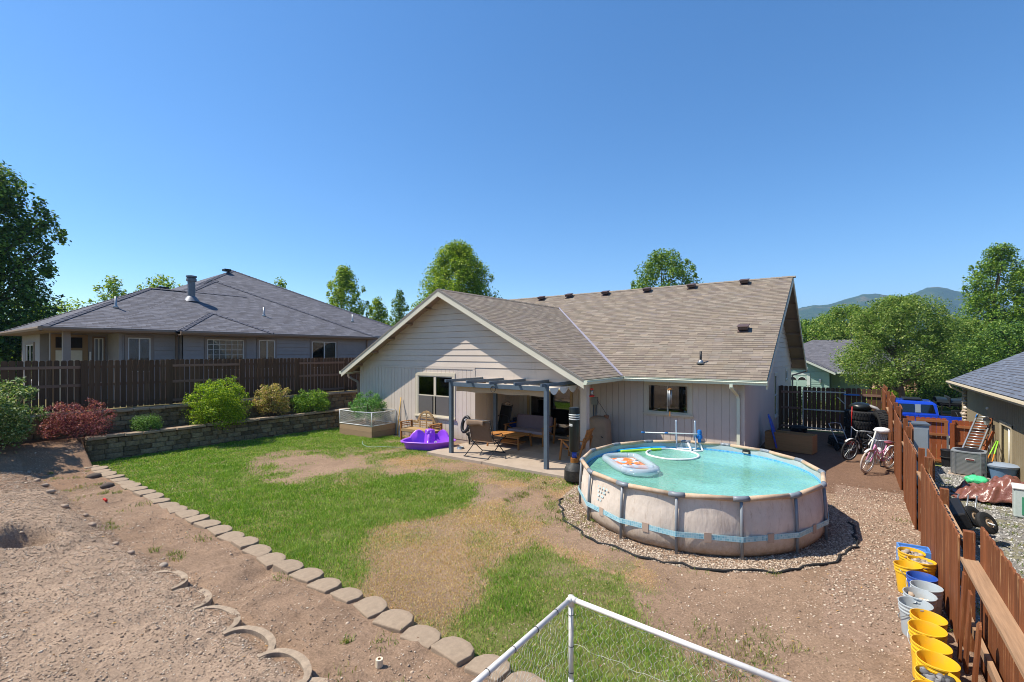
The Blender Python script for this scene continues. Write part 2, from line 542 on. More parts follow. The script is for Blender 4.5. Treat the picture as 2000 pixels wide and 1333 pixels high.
SCAL = [-3.1, -3.72, -4.35, -5.03, -5.8, -6.55, -7.3]
def H(x, y):
    x = np.asarray(x, float); y = np.asarray(y, float)
    z = -1.0 * sstep((y - 22.8) / 7)
    right = -0.5 - 0.45 * sstep((y - 20.6) / 2.2) - 0.05 * sstep((y - 25) / 3)
    z = np.where(x > 1.1, np.minimum(z, right), z)
    z = np.where(x < -18.45, 0.72 - 1.72 * sstep((y - 18) / 10), z)
    z = np.where(x < -19.35, 1.4 - 2.4 * sstep((y - 22) / 30), z)
    terr = np.where(y < 3.62, 0.09 + 0.02 * (3.6 - y), -9)
    up = 0.256 + 0.085 * np.clip(2.3 - y, 0, 12)
    mound = 0.10 * sstep(1 - np.hypot((x + 11.5) / 3.5, (y - 1.2) / 1.3))
    sc_ = np.zeros_like(x)
    for cx_ in SCAL: sc_ = np.maximum(sc_, np.clip(1 - ((x - cx_) / 0.36) ** 2, 0, 1) ** 0.5 * 0.24)
    yb = np.where((x > -7.75) & (x < -2.6), 2.25 + sc_ * 1.1, 2.3 + 0.1 * np.sin(x * 2.1))
    bank = np.where(x > -7.75, np.where(y < yb, 1.0, 0.0), sstep((yb + 0.32 - y) / 0.6))
    terr = np.where(bank > 0, terr * (1 - bank) + (up + mound) * bank, terr)
    terr = np.where(y < 3.62, np.maximum(terr, 0.66 * sstep((-16.3 - x) / 2.1)), terr)
    z = np.where((y < 3.62) & (x < 1.1) & (x > -18.46), terr, z)
    z = np.where((y < 3.62) & (x > 1.1), np.where(y < 2, -0.5 + 0.09 * (2 - y), z), z)
    hole = np.hypot((x + 10.4) / 0.6, (y - 1.42) / 0.34)
    z = z - 0.34 * sstep((1.1 - hole) * 2.2) + 0.05 * np.exp(-((hole - 1.45) / 0.3) ** 2)
    for hx, hy, hr, hd in ((-6.9, 3.3, 0.28, 0.1), (-6.6, 2.9, 0.35, 0.09), (-12.6, 3.1, 0.4, 0.06), (-10.2, 3.0, 0.35, 0.06), (-6.05, 8.4, 0.22, 0.09), (-4.9, 2.7, 0.5, 0.05)):
        z = z - hd * sstep(1.1 - np.hypot(x - hx, y - hy) / hr)
    near = (np.abs(x + 8) < 14) & (y < 16) & (y > -4)
    z = z + np.where(near, 0.05 * (fbm(x, y, 1.6, 5) - 0.5) + np.where(y < 3.6, 0.06, 0.03) * (fbm(x, y, 0.3, 6, 3) - 0.5) + np.where(y < 3.6, 0.04, 0.012) * (vnoise(x, y, 0.11, 8) - 0.5), 0)
    return z

def lines(segs):
    out = []
    for a, b, st in segs: out += list(np.arange(a, b, st))
    return np.array(sorted(set(np.round(out, 4))))
def geo(a, b, k=1.35, s0=0.6):
    o = []; d = s0; p = a
    while abs(p) < abs(b): p += math.copysign(d, b); d *= k; o.append(p)
    return o
xs = np.array(sorted(set(list(lines([(-20.0, -8, 0.08), (-8, -2.4, 0.045), (-2.4, 1.32, 0.08), (1.4, 6, 0.2), (6, 12, 1.0), (-40, -20, 1.0)])) + geo(-40, -620) + geo(12, 1000) + [-950, 1450] + [-18.46, -18.44, -19.36, -19.34, 1.09, 1.11])))
ys = np.array(sorted(set(list(lines([(-2.5, 2.1, 0.08), (2.1, 2.6, 0.03), (2.6, 15.2, 0.08), (15.2, 30, 0.25), (30, 60, 2.0), (-14, -2.5, 0.6)])) + geo(60, 3300) + geo(-14, -300) + [-450, 4350] + [3.61, 3.63, 2.31, 2.33])))
GX, GY = np.meshgrid(xs, ys)
GZ = H(GX, GY)
nx, ny = len(xs), len(ys)
idx = np.arange(nx * ny).reshape(ny, nx)
F = np.stack([idx[:-1, :-1], idx[:-1, 1:], idx[1:, 1:], idx[1:, :-1]], -1).reshape(-1, 4)

def rgb(h): return np.array(lin(h))
soil, soil2, dark = rgb('#88705b'), rgb('#97806b'), rgb('#5d4433')
col = np.zeros(GX.shape + (3,))
n1 = fbm(GX, GY, 2.2, 41)[..., None]; n2 = fbm(GX, GY, 0.4, 42)[..., None]
col[:] = soil * (1 - n1) + soil2 * n1
col *= 0.82 + 0.36 * n2
def put(m, c, k=1.0):
    m = np.asarray(m, float)[..., None] * k
    global col
    col = col * (1 - m) + c * m
g_, d_ = masks(GX, GY)
put(g_, rgb('#62702f'), 0.75)
put(np.where(g_ > 0, 0, d_), rgb('#b48f5a'), 0.6)
put((GY > 13) & (GX > -3) & (GX < 1.1) & (GY < 23), rgb('#6d5242'), 0.7)
put((GX > -0.3) & (GX < 1.1) & (GY > 6.5) & (GY < 14), rgb('#9c8472'), 0.5)
put((GY < 2.32) & (GX < 1.1) & (GX > -18), rgb('#a8937e') * (0.85 + 0.3 * n2), 0.65)
put((GY < 3.62) & (GX < -14.5) & (GX > -19.3), rgb('#866a54'), 0.6)
put((GX < -18.45) & (GX > -19.4), rgb('#6d503d'), 0.8)
put((GX < -19.4) & (GX > -60), rgb('#77704a'), 0.8)
put((GX > 1.1) & (GX < 4.3) & (GY < 27), rgb('#84827d') * (0.75 + 0.5 * n2), 0.95)
put((GX > 1.6) & (GX < 3.6) & (GY < 17) & (fbm(GX, GY, 0.7, 50) > 0.52), rgb('#7d7a50'), 0.5)
put((GY > 23) & (GY < 28), rgb('#7f8a4a'), 0.9)
put((GY > 28) & (GY < 34), rgb('#9c988f'), 1.0)
put((GY > 34) & (GY < 42), rgb('#5b5b5d'), 1.0)
put((GY > 42) & (GY < 400), rgb('#6f7a45'), 1.0)
put((GY >= 400) | (GX < -60) | (GX > 60) | (GY < -16), rgb('#6a7040'), 1.0)

t = NT('soil_ground')
at = t.n('ShaderNodeAttribute'); at.attribute_name = 'tint'
pos = t.n('ShaderNodeNewGeometry').outputs['Position']
f1 = t.noise(38, 4, 0.7, vec=pos); f2 = t.noise(7, 5, 0.7, vec=pos)
a = t.mix(1.0, at.outputs['Color'], t.ramp(f1, [(0.3, (0.66, 0.65, 0.64)), (0.7, (1.3, 1.3, 1.3))]), 'MULTIPLY')
a = t.mix(1.0, a, t.ramp(f2, [(0.3, (0.85, 0.83, 0.82)), (0.7, (1.12, 1.12, 1.12))]), 'MULTIPLY')
t.set(a, 0.95, 0, 0.1)
f3 = t.noise(90, 3, 0.7, vec=pos)
t.bump(t.math('ADD', t.math('ADD', f1, t.math('MULTIPLY', f2, 2.0)), t.math('MULTIPLY', f3, 0.6)), 0.016)
ground = np_mesh('ground', np.stack([GX, GY, GZ], -1).reshape(-1, 3), F, t.m, smooth=True)
ca = ground.data.color_attributes.new('tint', 'FLOAT_COLOR', 'POINT')
ca.data.foreach_set('color', np.concatenate([np.clip(col, 0, 1), np.ones(GX.shape + (1,))], -1).astype(np.float32).ravel())
tag(ground, kind='structure')

# ------------------------------------------------------------------ the far hill (built as terrain) and the air in front of it
prof = [(1150, 668), (1400, 640), (1500, 618), (1567, 602), (1591, 597), (1619, 595), (1632, 592), (1646, 587), (1686, 576), (1712, 575), (1740, 579), (1758, 581), (1776, 578), (1794, 570), (1812, 563.6), (1830, 562), (1848, 564.5), (1866, 569), (1884, 573.5), (1910, 580), (2000, 604), (2150, 640), (2400, 672)]
hu = np.arange(1380, 2140, 2.5)
hv = np.interp(hu, [p[0] for p in prof], [p[1] for p in prof])
hd = np.concatenate([np.linspace(1300, 2200, 40), np.linspace(2230, 2700, 14)])
HU, HD = np.meshgrid(hu, hd)
top = (690 - np.interp(HU, hu, hv)) / 910 * 2200
k = np.where(HD <= 2200, sstep((HD - 1300) / 900) ** 0.9, np.clip(1 - (HD - 2200) / 480, 0, 1) ** 1.2)
rr = (HU - 1000) / 910 * HD
wxx = math.cos(YAW) * rr - math.sin(YAW) * HD; wyy = math.sin(YAW) * rr + math.cos(YAW) * HD
zz = 3.25 + top * k - 3.0
zz = zz + 60 * (fbm(wxx, wyy, 320, 60) - 0.5) * k * (1 - k) * 3 + 9 * (fbm(wxx, wyy, 26, 61, 3) - 0.5) * k
zz = np.where(k < 0.01, -8, zz)
i2 = np.arange(HU.size).reshape(HU.shape)
t = NT('forest_hill')
pos = t.n('ShaderNodeNewGeometry').outputs['Position']
fa = t.noise(0.012, 6, 0.7, vec=pos); fb = t.noise(0.09, 3, 0.8, vec=pos)
a = t.ramp(fa, [(0.35, lin('#2e4326')), (0.56, lin('#3f5430')), (0.62, lin('#7a6a48')), (0.7, lin('#465a34'))])
a = t.mix(1.0, a, t.ramp(fb, [(0.35, (0.55, 0.55, 0.55)), (0.7, (1.3, 1.3, 1.3))]), 'MULTIPLY')
t.set(a, 1.0, 0, 0.0)
t.bump(fb, 8.0)
hills = np_mesh('hills', np.stack([wxx, wyy, zz], -1).reshape(-1, 3), np.stack([i2[:-1, :-1], i2[:-1, 1:], i2[1:, 1:], i2[1:, :-1]], -1).reshape(-1, 4), t.m, smooth=True)
tag(hills, kind='structure')
HAZE = 1
if HAZE:
    t = NT('air')
    t.t.nodes.remove(t.b)
    pv = t.n('ShaderNodeVolumePrincipled')
    pv.inputs['Color'].default_value = (0.42, 0.68, 1.0, 1)
    pv.inputs['Density'].default_value = 0.00021
    pv.inputs['Anisotropy'].default_value = 0.2
    t.l(pv.outputs[0], t.t.nodes['Material Output'].inputs['Volume'])
    hz = MB().bx(-960, 1460, -460, 4360, -10, 345).build('haze', t.m)
    tag(hz, kind='stuff')

# ------------------------------------------------------------------ gravel and loose stones (uncountable)
gmat = islandmat('pea_gravel', [(0, '#6a5c4e'), (0.35, '#968370'), (0.7, '#b09c87'), (1, '#cdbfab')])
n = 17000
ang = RNG.uniform(0, 2 * PI, n); rad = 2.1 + 0.66 * np.sqrt(RNG.random(n))
P = np.c_[POOL[0] + rad * np.cos(ang), POOL[1] + rad * np.sin(ang) / PK]
n = 12000
Q = np.c_[RNG.uniform(-0.6, 1.02, n), RNG.uniform(6.2, 14.2, n)]
q = fbm(Q[:, 0], Q[:, 1], 1.2, 71)
lim = np.clip(1.3 - np.abs(Q[:, 1] - 10.6) / 3.2, 0, 1) * np.clip((Q[:, 0] + 0.55) / 0.5, 0, 1)
Q = Q[(pooldist(Q[:, 0], Q[:, 1]) > 2.7) & (q * 1.5 * RNG.random(n) < lim * 0.5)]
P = np.vstack([P, Q])
S = RNG.uniform(0.008, 0.018, len(P))
tag(scatter_stones('gravel', np.c_[P, H(P[:, 0], P[:, 1]) + 0.004], S, gmat), kind='stuff')

tmat = islandmat('crushed_rock', [(0, '#7b6857'), (0.35, '#a08a74'), (0.8, '#b5a08a'), (1, '#cdbfab')])
n = 78000
P = np.c_[RNG.uniform(-17, -2.2, n), RNG.uniform(-0.6, 2.5, n)]
q = fbm(P[:, 0], P[:, 1], 0.9, 75)
P = P[(q > 0.3 + 0.28 * RNG.random(n)) | (RNG.random(n) < 0.3)]
S = RNG.uniform(0.004, 0.0115, len(P)) * np.where(RNG.random(len(P)) < 0.012, 2.4, 1)
o = scatter_stones('terrace_gravel', np.c_[P, H(P[:, 0], P[:, 1]) + 0.003], S, tmat)
tag(o, kind='stuff')
n = 34000
P = np.c_[RNG.uniform(-18, 1.0, n), RNG.uniform(2.4, 8.5, n)]
P = P[((P[:, 1] < 3.4) & (RNG.random(n) < 0.95) & (fbm(P[:, 0], P[:, 1], 0.5, 77) > 0.4)) | ((P[:, 0] > -1.8) & (RNG.random(n) < 0.8)) | ((P[:, 0] > -6) & (P[:, 1] > 3.8) & (RNG.random(n) < 0.25) & (P[:, 0] > -3.5 + 0 * P[:, 1]))]
S = RNG.uniform(0.004, 0.013, len(P)) * np.where(RNG.random(len(P)) < 0.03, 2.0, 1)
tag(scatter_stones('loose_stones', np.c_[P, H(P[:, 0], P[:, 1]) + 0.002], S, tmat), kind='stuff')
nmat = islandmat('grey_gravel', [(0, '#5f5e5c'), (0.5, '#94928e'), (1, '#c4c1bb')])
n = 9000
P = np.c_[RNG.uniform(1.15, 4.0, n), RNG.uniform(8, 21, n)]
S = RNG.uniform(0.012, 0.03, n)
tag(scatter_stones('side_yard_gravel', np.c_[P, H(P[:, 0], P[:, 1]) + 0.004], S, nmat), kind='stuff')

# ------------------------------------------------------------------ grass
def blades(name, X, Y, h, wd, m, lean=0.5):
    n = len(X)
    a = RNG.uniform(0, 2 * PI, n); b = RNG.uniform(0, 2 * PI, n)
    z = H(X, Y) - 0.004
    hx = h * RNG.uniform(0.55, 1.2, n); l = lean * RNG.uniform(0.2, 1.4, n)
    dx, dy = np.cos(a) * wd / 2, np.sin(a) * wd / 2
    bx_, by_ = np.cos(b) * hx * l, np.sin(b) * hx * l
    p0 = np.c_[X - dx, Y - dy, z]; p1 = np.c_[X + dx, Y + dy, z]
    mx = np.c_[X + bx_ * 0.35, Y + by_ * 0.35, z + hx * 0.62]
    p2 = mx + np.c_[dx * 0.7, dy * 0.7, 0 * dx]; p3 = mx - np.c_[dx * 0.7, dy * 0.7, 0 * dx]
    p4 = np.c_[X + bx_, Y + by_, z + hx * np.sqrt(np.clip(1 - 0.4 * l * l, 0.15, 1))]
    V = np.stack([p0, p1, p2, p3, p4], 1).reshape(-1, 3)
    k = (np.arange(n) * 5)[:, None]
    F = np.concatenate([np.c_[k, k + 1, k + 2], np.c_[k, k + 2, k + 3], np.c_[k + 3, k + 2, k + 4]], 0)
    return np_mesh(name, V, F, m)
grass_m = leafmat('lawn_grass', '#4a741c', '#76a030', '#b9c868', 0.36, 0.42)
gt_ = grass_m.node_tree
class _N(NT):
    def __init__(s, m): s.m = m; s.t = m.node_tree; s.b = s.t.nodes['Principled BSDF']
t = _N(grass_m)
pos = t.n('ShaderNodeNewGeometry').outputs['Position']
old = t.b.inputs['Base Color'].links[0].from_socket
n1 = t.noise(0.55, 4, 0.65, vec=pos); n2 = t.noise(2.6, 3, 0.6, vec=pos)
a = t.mix(t.ramp(n1, [(0.46, (0, 0, 0)), (0.7, (0.7, 0.7, 0.7))]), old, lin('#a5b45a'))
a = t.mix(t.ramp(n2, [(0.36, (0.55, 0.55, 0.55)), (0.5, (0, 0, 0))]), a, lin('#487a1c'))
t.l(a, t.b.inputs['Base Color'])
straw_m = leafmat('dry_grass', '#b08c52', '#d4b277', '#e8d4a4', 0.25, 0.6)
N = 640000
X = RNG.uniform(-18.35, -0.3, N); Y = 3.72 + 8.7 * RNG.random(N)
jx = X + RNG.normal(0, 0.16, N); jy_ = np.where(Y < 4.3, Y, Y + RNG.normal(0, 0.16, N))
g_, d_ = masks(jx, jy_)
dist = np.hypot(X, Y)
keep = RNG.random(N)
far = np.clip(9.0 / dist, 0.42, 1)
p1_ = fbm(X, Y, 0.35, 80); p2_ = fbm(X, Y, 1.4, 84)
lush = np.clip(0.35 + 1.5 * (p1_ - 0.22), 0.25, 1.15)
mk = (keep < g_ * far * lush) & ((pooldist(X, Y) > 2.7) & (Y > 3.74))
wd = 0.0068 * np.clip(dist / 8, 0.9, 2.1)
hh = (0.036 + 0.075 * p1_ * p2_ + 0.02 * RNG.random(N)) * np.where(dist > 13, 0.8, 1.0) * (0.5 + 0.5 * g_)
deadmix = RNG.random(N) < 0.06 + 0.25 * np.clip((0.45 - p2_) * 3, 0, 1)
tag(blades('grass', X[mk & ~deadmix], Y[mk & ~deadmix], hh[mk & ~deadmix], wd[mk & ~deadmix], grass_m, 0.8), kind='stuff')
mk2 = ((keep < d_ * far * 1.0) & ~mk) | (mk & deadmix & (RNG.random(N) < 0.8))
mk2 &= (pooldist(X, Y) > 2.7) & (Y > 3.74)
tag(blades('dry_grass', X[mk2], Y[mk2], 0.55 * hh[mk2] + 0.012, wd[mk2], straw_m, 0.95), kind='stuff')
# weeds and tufts in the bare dirt, and in the side yard
tx, ty = [], []
spots = [(-0.9 + 0.2 * random.gauss(0, 1.3), 5.2 + random.gauss(0, 0.8)) for _ in range(26)]
spots += [(random.uniform(-6.3, -4.9), random.uniform(8.2, 9.9)) for _ in range(22)]
spots += [(random.uniform(-17, -2.8), random.uniform(2.5, 3.45)) for _ in range(26)]
spots += [(random.uniform(-5.0, -3.9), random.uniform(6.8, 8.4)) for _ in range(14)]
spots += [(random.uniform(1.3, 3.6), random.uniform(9, 20)) for _ in range(45)] + [(0.85, random.uniform(6, 14)) for _ in range(8)]
spots += [(-2.64 + 2.78 * math.cos(q), 10.15 + 3.0 * math.sin(q)) for q in (-2.3, -2.0, -1.75, -1.3, -0.9, -2.45, -2.15)]
for sx_, sy_ in spots:
    k = random.randint(14, 60); r = random.uniform(0.03, 0.13)
    tx += list(RNG.normal(sx_, r, k)); ty += list(RNG.normal(sy_, r, k))
tx, ty = np.array(tx), np.array(ty)
# dead leaves and bark crumbs lying on the dirt
n = 900
P = np.c_[RNG.uniform(-17.5, 0.9, n), RNG.uniform(0.2, 9.0, n)]
P = P[(P[:, 1] < 3.4) | (P[:, 0] > -3.2) | ((P[:, 0] > -7) & (RNG.random(n) < 0.4))]
P = P[(pooldist(P[:, 0], P[:, 1]) > 2.8)]
n = len(P); a = RNG.uniform(0, 2 * PI, n); s = RNG.uniform(0.010, 0.028, n); z = H(P[:, 0], P[:, 1]) + 0.008
dx, dy = np.cos(a) * s, np.sin(a) * s
V = np.stack([np.c_[P[:, 0] - dx, P[:, 1] - dy, z], np.c_[P[:, 0] + dy * 0.45, P[:, 1] - dx * 0.45, z + 0.008], np.c_[P[:, 0] + dx, P[:, 1] + dy, z + 0.006], np.c_[P[:, 0] - dy * 0.45, P[:, 1] + dx * 0.45, z + 0.003]], 1).reshape(-1, 3)
tag(np_mesh('dead_leaves', V, np.arange(n * 4).reshape(-1, 4), islandmat('dead_leaf', [(0, '#4a3526'), (0.5, '#8a6640'), (1, '#c09a62')])), kind='stuff')
weed_m = leafmat('weeds', '#4f6a2c', '#76883f', '#b0a062', 0.3, 0.5)
tag(blades('weeds', tx, ty, np.full(len(tx), 0.07), np.full(len(tx), 0.009), weed_m, 1.0), kind='stuff')

# ------------------------------------------------------------------ shared materials
M = {}
t = NT('mauve_siding')
oc = t.n('ShaderNodeTexCoord').outputs['Object']
sp = t.n('ShaderNodeSeparateXYZ'); t.l(oc, sp.inputs[0])
n1 = t.noise(0.8, 5, 0.65); n2 = t.noise(5, 5, 0.7, stretch=(1, 1, 0.25))
a = t.ramp(n1, [(0.3, sc(lin('#cabcad'), 0.95)), (0.7, sc(lin('#cabcad'), 1.05))])
lowz = t.math('MULTIPLY', t.math('MAXIMUM', t.math('SUBTRACT', 0.55, sp.outputs[2]), 0.0), t.math('MULTIPLY', n2, 2.2))
a = t.mix(t.math('MINIMUM', lowz, 0.7), a, lin('#8f7a66'))
a = t.mix(t.ramp(n2, [(0.58, (0, 0, 0)), (0.75, (0.22, 0.22, 0.22))]), a, lin('#9a8c80'))
t.set(a, 0.75, 0, 0.3)
M['siding'] = t.m
M['trim'] = mat('beige_trim', '#cabfa8', 0.65, 0.05, 3)
M['fascia'] = mat('cream_fascia', '#cdc6b2', 0.6, 0.05, 2)
M['gutter'] = mat('pale_gutter', '#d3d6bf', 0.4, 0.04, 2)
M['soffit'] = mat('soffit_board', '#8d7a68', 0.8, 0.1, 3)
M['glass'] = glassmat('window_glass', (0.8, 0.84, 0.84), 0.03)
M['glass_dark'] = glassmat('door_glass', (0.45, 0.48, 0.46), 0.16)
M['vinyl'] = mat('white_vinyl', '#d9d7d0', 0.45, 0.03, 3)
M['vinyl_tan'] = mat('almond_vinyl', '#b9b19d', 0.5, 0.03, 3)
M['screen'] = mat('screen_mesh', '#5f5b57', 0.8, 0.04, 3)
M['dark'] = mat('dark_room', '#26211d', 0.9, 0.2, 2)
M['blind'] = mat('window_blind', '#9a9184', 0.8, 0.05, 3)
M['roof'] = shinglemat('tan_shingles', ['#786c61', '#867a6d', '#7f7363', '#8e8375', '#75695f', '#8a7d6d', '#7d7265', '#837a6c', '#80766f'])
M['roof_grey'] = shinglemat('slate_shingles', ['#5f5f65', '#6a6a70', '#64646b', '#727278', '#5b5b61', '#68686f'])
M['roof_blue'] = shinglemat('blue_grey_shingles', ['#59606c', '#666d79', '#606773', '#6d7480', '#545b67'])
M['flash'] = mat('valley_metal', '#8f8a94', 0.45, 0.08, 4, metal=0.3)
M['black'] = mat('black_metal', '#1d1d1f', 0.5, 0.15, 8)
M['steel'] = mat('painted_steel', '#5b6874', 0.45, 0.08, 5, metal=0.2)
M['galv'] = mat('galvanised_steel', '#9da1a3', 0.4, 0.1, 6, metal=0.7)
M['concrete'] = mat('concrete', '#a39382', 0.85, 0.08, 3, 0.002, 120, dirt=('#8b7a68', 0.5, 2.5))
M['blockstone'] = mat('tan_concrete_block', '#94826d', 0.95, 0.16, 14, 0.004, 90, dirt=('#84705c', 0.5, 5))
t = NT('retaining_block')
isl = t.n('ShaderNodeNewGeometry').outputs['Random Per Island']
a = t.ramp(isl, [(0, lin('#655945')), (0.5, lin('#82745c')), (1, lin('#988a6e'))])
n1 = t.noise(16, 6, 0.75)
a = t.mix(1.0, a, t.ramp(n1, [(0.3, (0.5, 0.5, 0.48)), (0.7, (1.35, 1.33, 1.3))]), 'MULTIPLY')
t.set(a, 0.95, 0, 0.15); t.bump(t.noise(14, 5, 0.7), 0.05)
M['wallstone'] = t.m
M['fence_dark'] = wood('dark_stained_fence', '#56402e', 'z', weather='#6f5a44')
M['fence_rail'] = wood('weathered_rail', '#7d6353', 'y')
M['fence_red'] = wood('redwood_fence', '#7f4b2b', 'z', var=0.5, weather='#c09668', wscale=1.0)
M['fence_red_rail'] = wood('redwood_rail', '#a08164', 'y')
M['fence_orange'] = wood('orange_stained_fence', '#93512f', 'z', var=0.22)
M['fence_orange_rail'] = wood('orange_stained_rail', '#9a643f', 'x', var=0.22)
M['teak'] = wood('teak', '#a8743f', 'x', 0.6)
M['teak_z'] = wood('teak_upright', '#a36c38', 'z', 0.6)
M['greywood'] = wood('weathered_teak', '#a58860', 'x', 0.8)
M['ply'] = wood('plywood', '#ad8255', 'x', 0.7, 0.18)
M['bedwood'] = wood('planter_boards', '#a98d6d', 'x', 0.85, 0.2, weather='#8a6f52')
M['white'] = mat('white_plastic', '#dcdcd8', 0.4, 0.04, 4, dirt=('#a89f90', 0.4, 6))
M['rubber'] = mat('black_rubber', '#232323', 0.85, 0.25, 20, 0.003, 60)

# ------------------------------------------------------------------ retaining walls and edging
def block_wall(name, label, x, y0, y1, zb, ztop, depth=0.3, step=0.42, course=0.15):
    """stacked split-face blocks along y; the face looks towards +x"""
    t_ = thing(name, label, 'retaining wall', (x, (y0 + y1) / 2, zb))
    mb = MB(); z = zb; k = 0
    while z < ztop - 0.04:
        h = min(course, ztop - z)
        y = y0 - (0.21 if k % 2 else 0)
        while y < y1:
            step = random.choice((0.3, 0.36, 0.42, 0.46)); a, b = max(y, y0), min(y + step, y1)
            if b - a > 0.05:
                ym = (a + b) / 2
                o = random.uniform(-0.02, 0.02) - 0.018 * k; mid_ = random.uniform(0.25, 0.75)
                p = [(x - depth, a + 0.004, 0), (x + o - 0.03, a + 0.004, 0), (x + o + 0.022 * random.random(), a + (b - a) * 0.22, 0), (x + o + 0.03, a + (b - a) * mid_, 0), (x + o + 0.022 * random.random(), b - (b - a) * 0.2, 0), (x + o - 0.03, b - 0.004, 0), (x - depth, b - 0.004, 0)]
                mb.ext([(q[0], q[1], z + 0.004) for q in p], (0, 0, h - 0.008))
            y += step
        z += h; k += 1
    mb.build('wall_block', M['wallstone'], t_, world=True, bevel=0.012)
    cap = MB(); y = y0
    while y < y1:
        b = min(y + 0.45, y1)
        cap.box((x - depth / 2 + random.uniform(-0.01, 0.035), (y + b) / 2, ztop + 0.04 + random.uniform(-0.012, 0.012)), (depth + 0.05, b - y - random.uniform(0.01, 0.03), 0.075), rz=random.uniform(-0.07, 0.07), ry=random.uniform(-0.04, 0.04))
        y += 0.45
    cap.build('cap_block', M['blockstone'], t_, world=True, bevel=0.012)
    return t_
block_wall('retaining_wall', 'low stacked block wall along the left edge of the lawn, holding the shrub bed', -18.17, 3.75, 14.0, -0.1, 0.68)
block_wall('retaining_wall', 'upper stacked block wall at the foot of the dark brown fence', -19.12, 1.5, 18.0, 0.6, 1.34)

# edging blocks beside the lawn
def edge_block():
    m = MB()
    p = [(-0.21, -0.17), (0.21, -0.17), (0.225, 0.02), (0.17, 0.12), (0.07, 0.165), (-0.07, 0.165), (-0.17, 0.12), (-0.225, 0.02)]
    m.ext([(a, b, -0.1) for a, b in p], (0, 0, 0.22))
    return m
EB = None
k = 0
x = -2.45
while x > -18.4:
    zt = float(0.12 + 0.42 * sstep((-17.0 - x) / 1.5)) + random.uniform(-0.012, 0.02)
    yy = 3.66 + random.uniform(-0.025, 0.025)
    if x < -16.8: yy -= 0.45 * (-16.8 - x)
    loc = (x, yy, zt - 0.12)
    if EB is None:
        EB = edge_block().build('edging_block', M['blockstone'], bevel=0.015)
        o = EB
    else:
        o = EB.copy(); COL.objects.link(o)
    o.location = loc
    o.rotation_euler = (random.uniform(-0.07, 0.07), random.uniform(-0.08, 0.08), random.uniform(-0.2, 0.2))
    s_ = random.uniform(0.94, 1.04); o.scale = (s_, random.uniform(0.92, 1.06), 1)
    tag(o, 'tan concrete edging block in the long row between lawn and dirt terrace', 'edging block', 'edging blocks along the lawn')
    x -= 0.472 if x > -14 else (0.45 if x > -16.8 else 0.33)
    k += 1
# scalloped edging, half buried
SC = None
for i, x in enumerate(SCAL):
    if SC is None:
        m = MB(); n = 12
        ring_ = lambda k, e: [(k * 0.38 * math.cos(PI * q / n), e * math.sin(PI * q / n) ** 0.8) for q in range(n + 1)]
        out, inn = ring_(1.0, 0.29), ring_(0.87, 0.215)
        for q in range(n):
            a, b, c, d = out[q], out[q + 1], inn[q + 1], inn[q]
            m.ext([(a[0], a[1], -0.2), (b[0], b[1], -0.2), (c[0], c[1], -0.2), (d[0], d[1], -0.2)], (0, 0, 0.22))
        SC = m.build('scalloped_edging', mat('grey_edging_stone', '#9a8873', 0.95, 0.3, 14, 0.008, 60), bevel=0.0)
        o = SC
    else:
        o = SC.copy(); COL.objects.link(o)
    o.location = (x, 2.22, 0.252 + random.uniform(-0.01, 0.006))
    o.rotation_euler = (random.uniform(-0.05, 0.05), random.uniform(-0.05, 0.05), random.uniform(-0.06, 0.06))
    tag(o, 'curved grey edging stone half buried in gravel at the upper terrace edge', 'edging stone', 'scalloped edging of the upper terrace')
# single stones one can point at
for nm, x, y, r, lab in [('rock', -10.4, -0.02, 0.07, 'pale flat rock lying on the gravel terrace'), ('rock', -15.6, 3.35, 0.13, 'dark rounded rock beside the far end of the edging blocks'), ('rock', -14.2, 3.3, 0.12, 'brown rock in the dirt next to the edging blocks'), ('rock', -8.05, 2.5, 0.06, 'small tan rock in the dirt below the scalloped edging')]:
    mb = MB().sph((0, 0, 0), (r * 1.2, r, r * 0.6), 9, 6, 0.12)
    o = mb.build(nm, mat('rock_' + str(round(r, 2)), '#9a8c7d' if r < 0.1 else '#5e5248', 0.95, 0.2, 10, 0.006, 40), smooth=True)
    o.location = (x, y, float(H(x, y)) + r * 0.25); o.rotation_euler = (0, 0, random.uniform(0, 3))
    tag(o, lab, 'rock')
mb = MB(); n = 40
for i in range(10):
    x, y = -16.9 + 0.97 * i + random.uniform(-.2, .2), 2.33 + random.uniform(-0.06, 0.06)
RW = None
for i in range(9):
    x, y = -16.9 + 1.02 * i + random.uniform(-.25, .25), 2.33 + random.uniform(-0.06, 0.06)
    if RW is None:
        RW = MB().sph((0, 0, 0), (0.07, 0.055, 0.04), 9, 6, 0.15).build('buried_stone', mat('buried_stone', '#a08d7a', 0.95, 0.2, 10, 0.006, 40), smooth=True); o = RW
    else:
        o = RW.copy(); COL.objects.link(o)
    o.location = (x, y, float(H(x, y - 0.1)) - 0.012); o.rotation_euler = (0, 0, random.uniform(0, 3)); s_ = random.uniform(0.7, 1.3); o.scale = (s_, s_, s_)
    tag(o, 'small grey stone in the broken row along the top of the gravel bank', 'stone', 'stones along the gravel bank')

# ------------------------------------------------------------------ fences
def picket(mb, o, u, nrm, wd, z0, z1, th=0.018, clip=0.03):
    """dog-eared board: o = left foot (x,y), u along, nrm out"""
    o = Vector((o[0], o[1], 0)); u = Vector((*u, 0)); nn = Vector((*nrm, 0))
    p = [(0, z0), (wd, z0), (wd, z1 - clip), (wd - clip, z1), (clip, z1), (0, z1 - clip)]
    mb.ext([tuple(o + u * a + Vector((0, 0, z))) for a, z in p], tuple(nn * th))

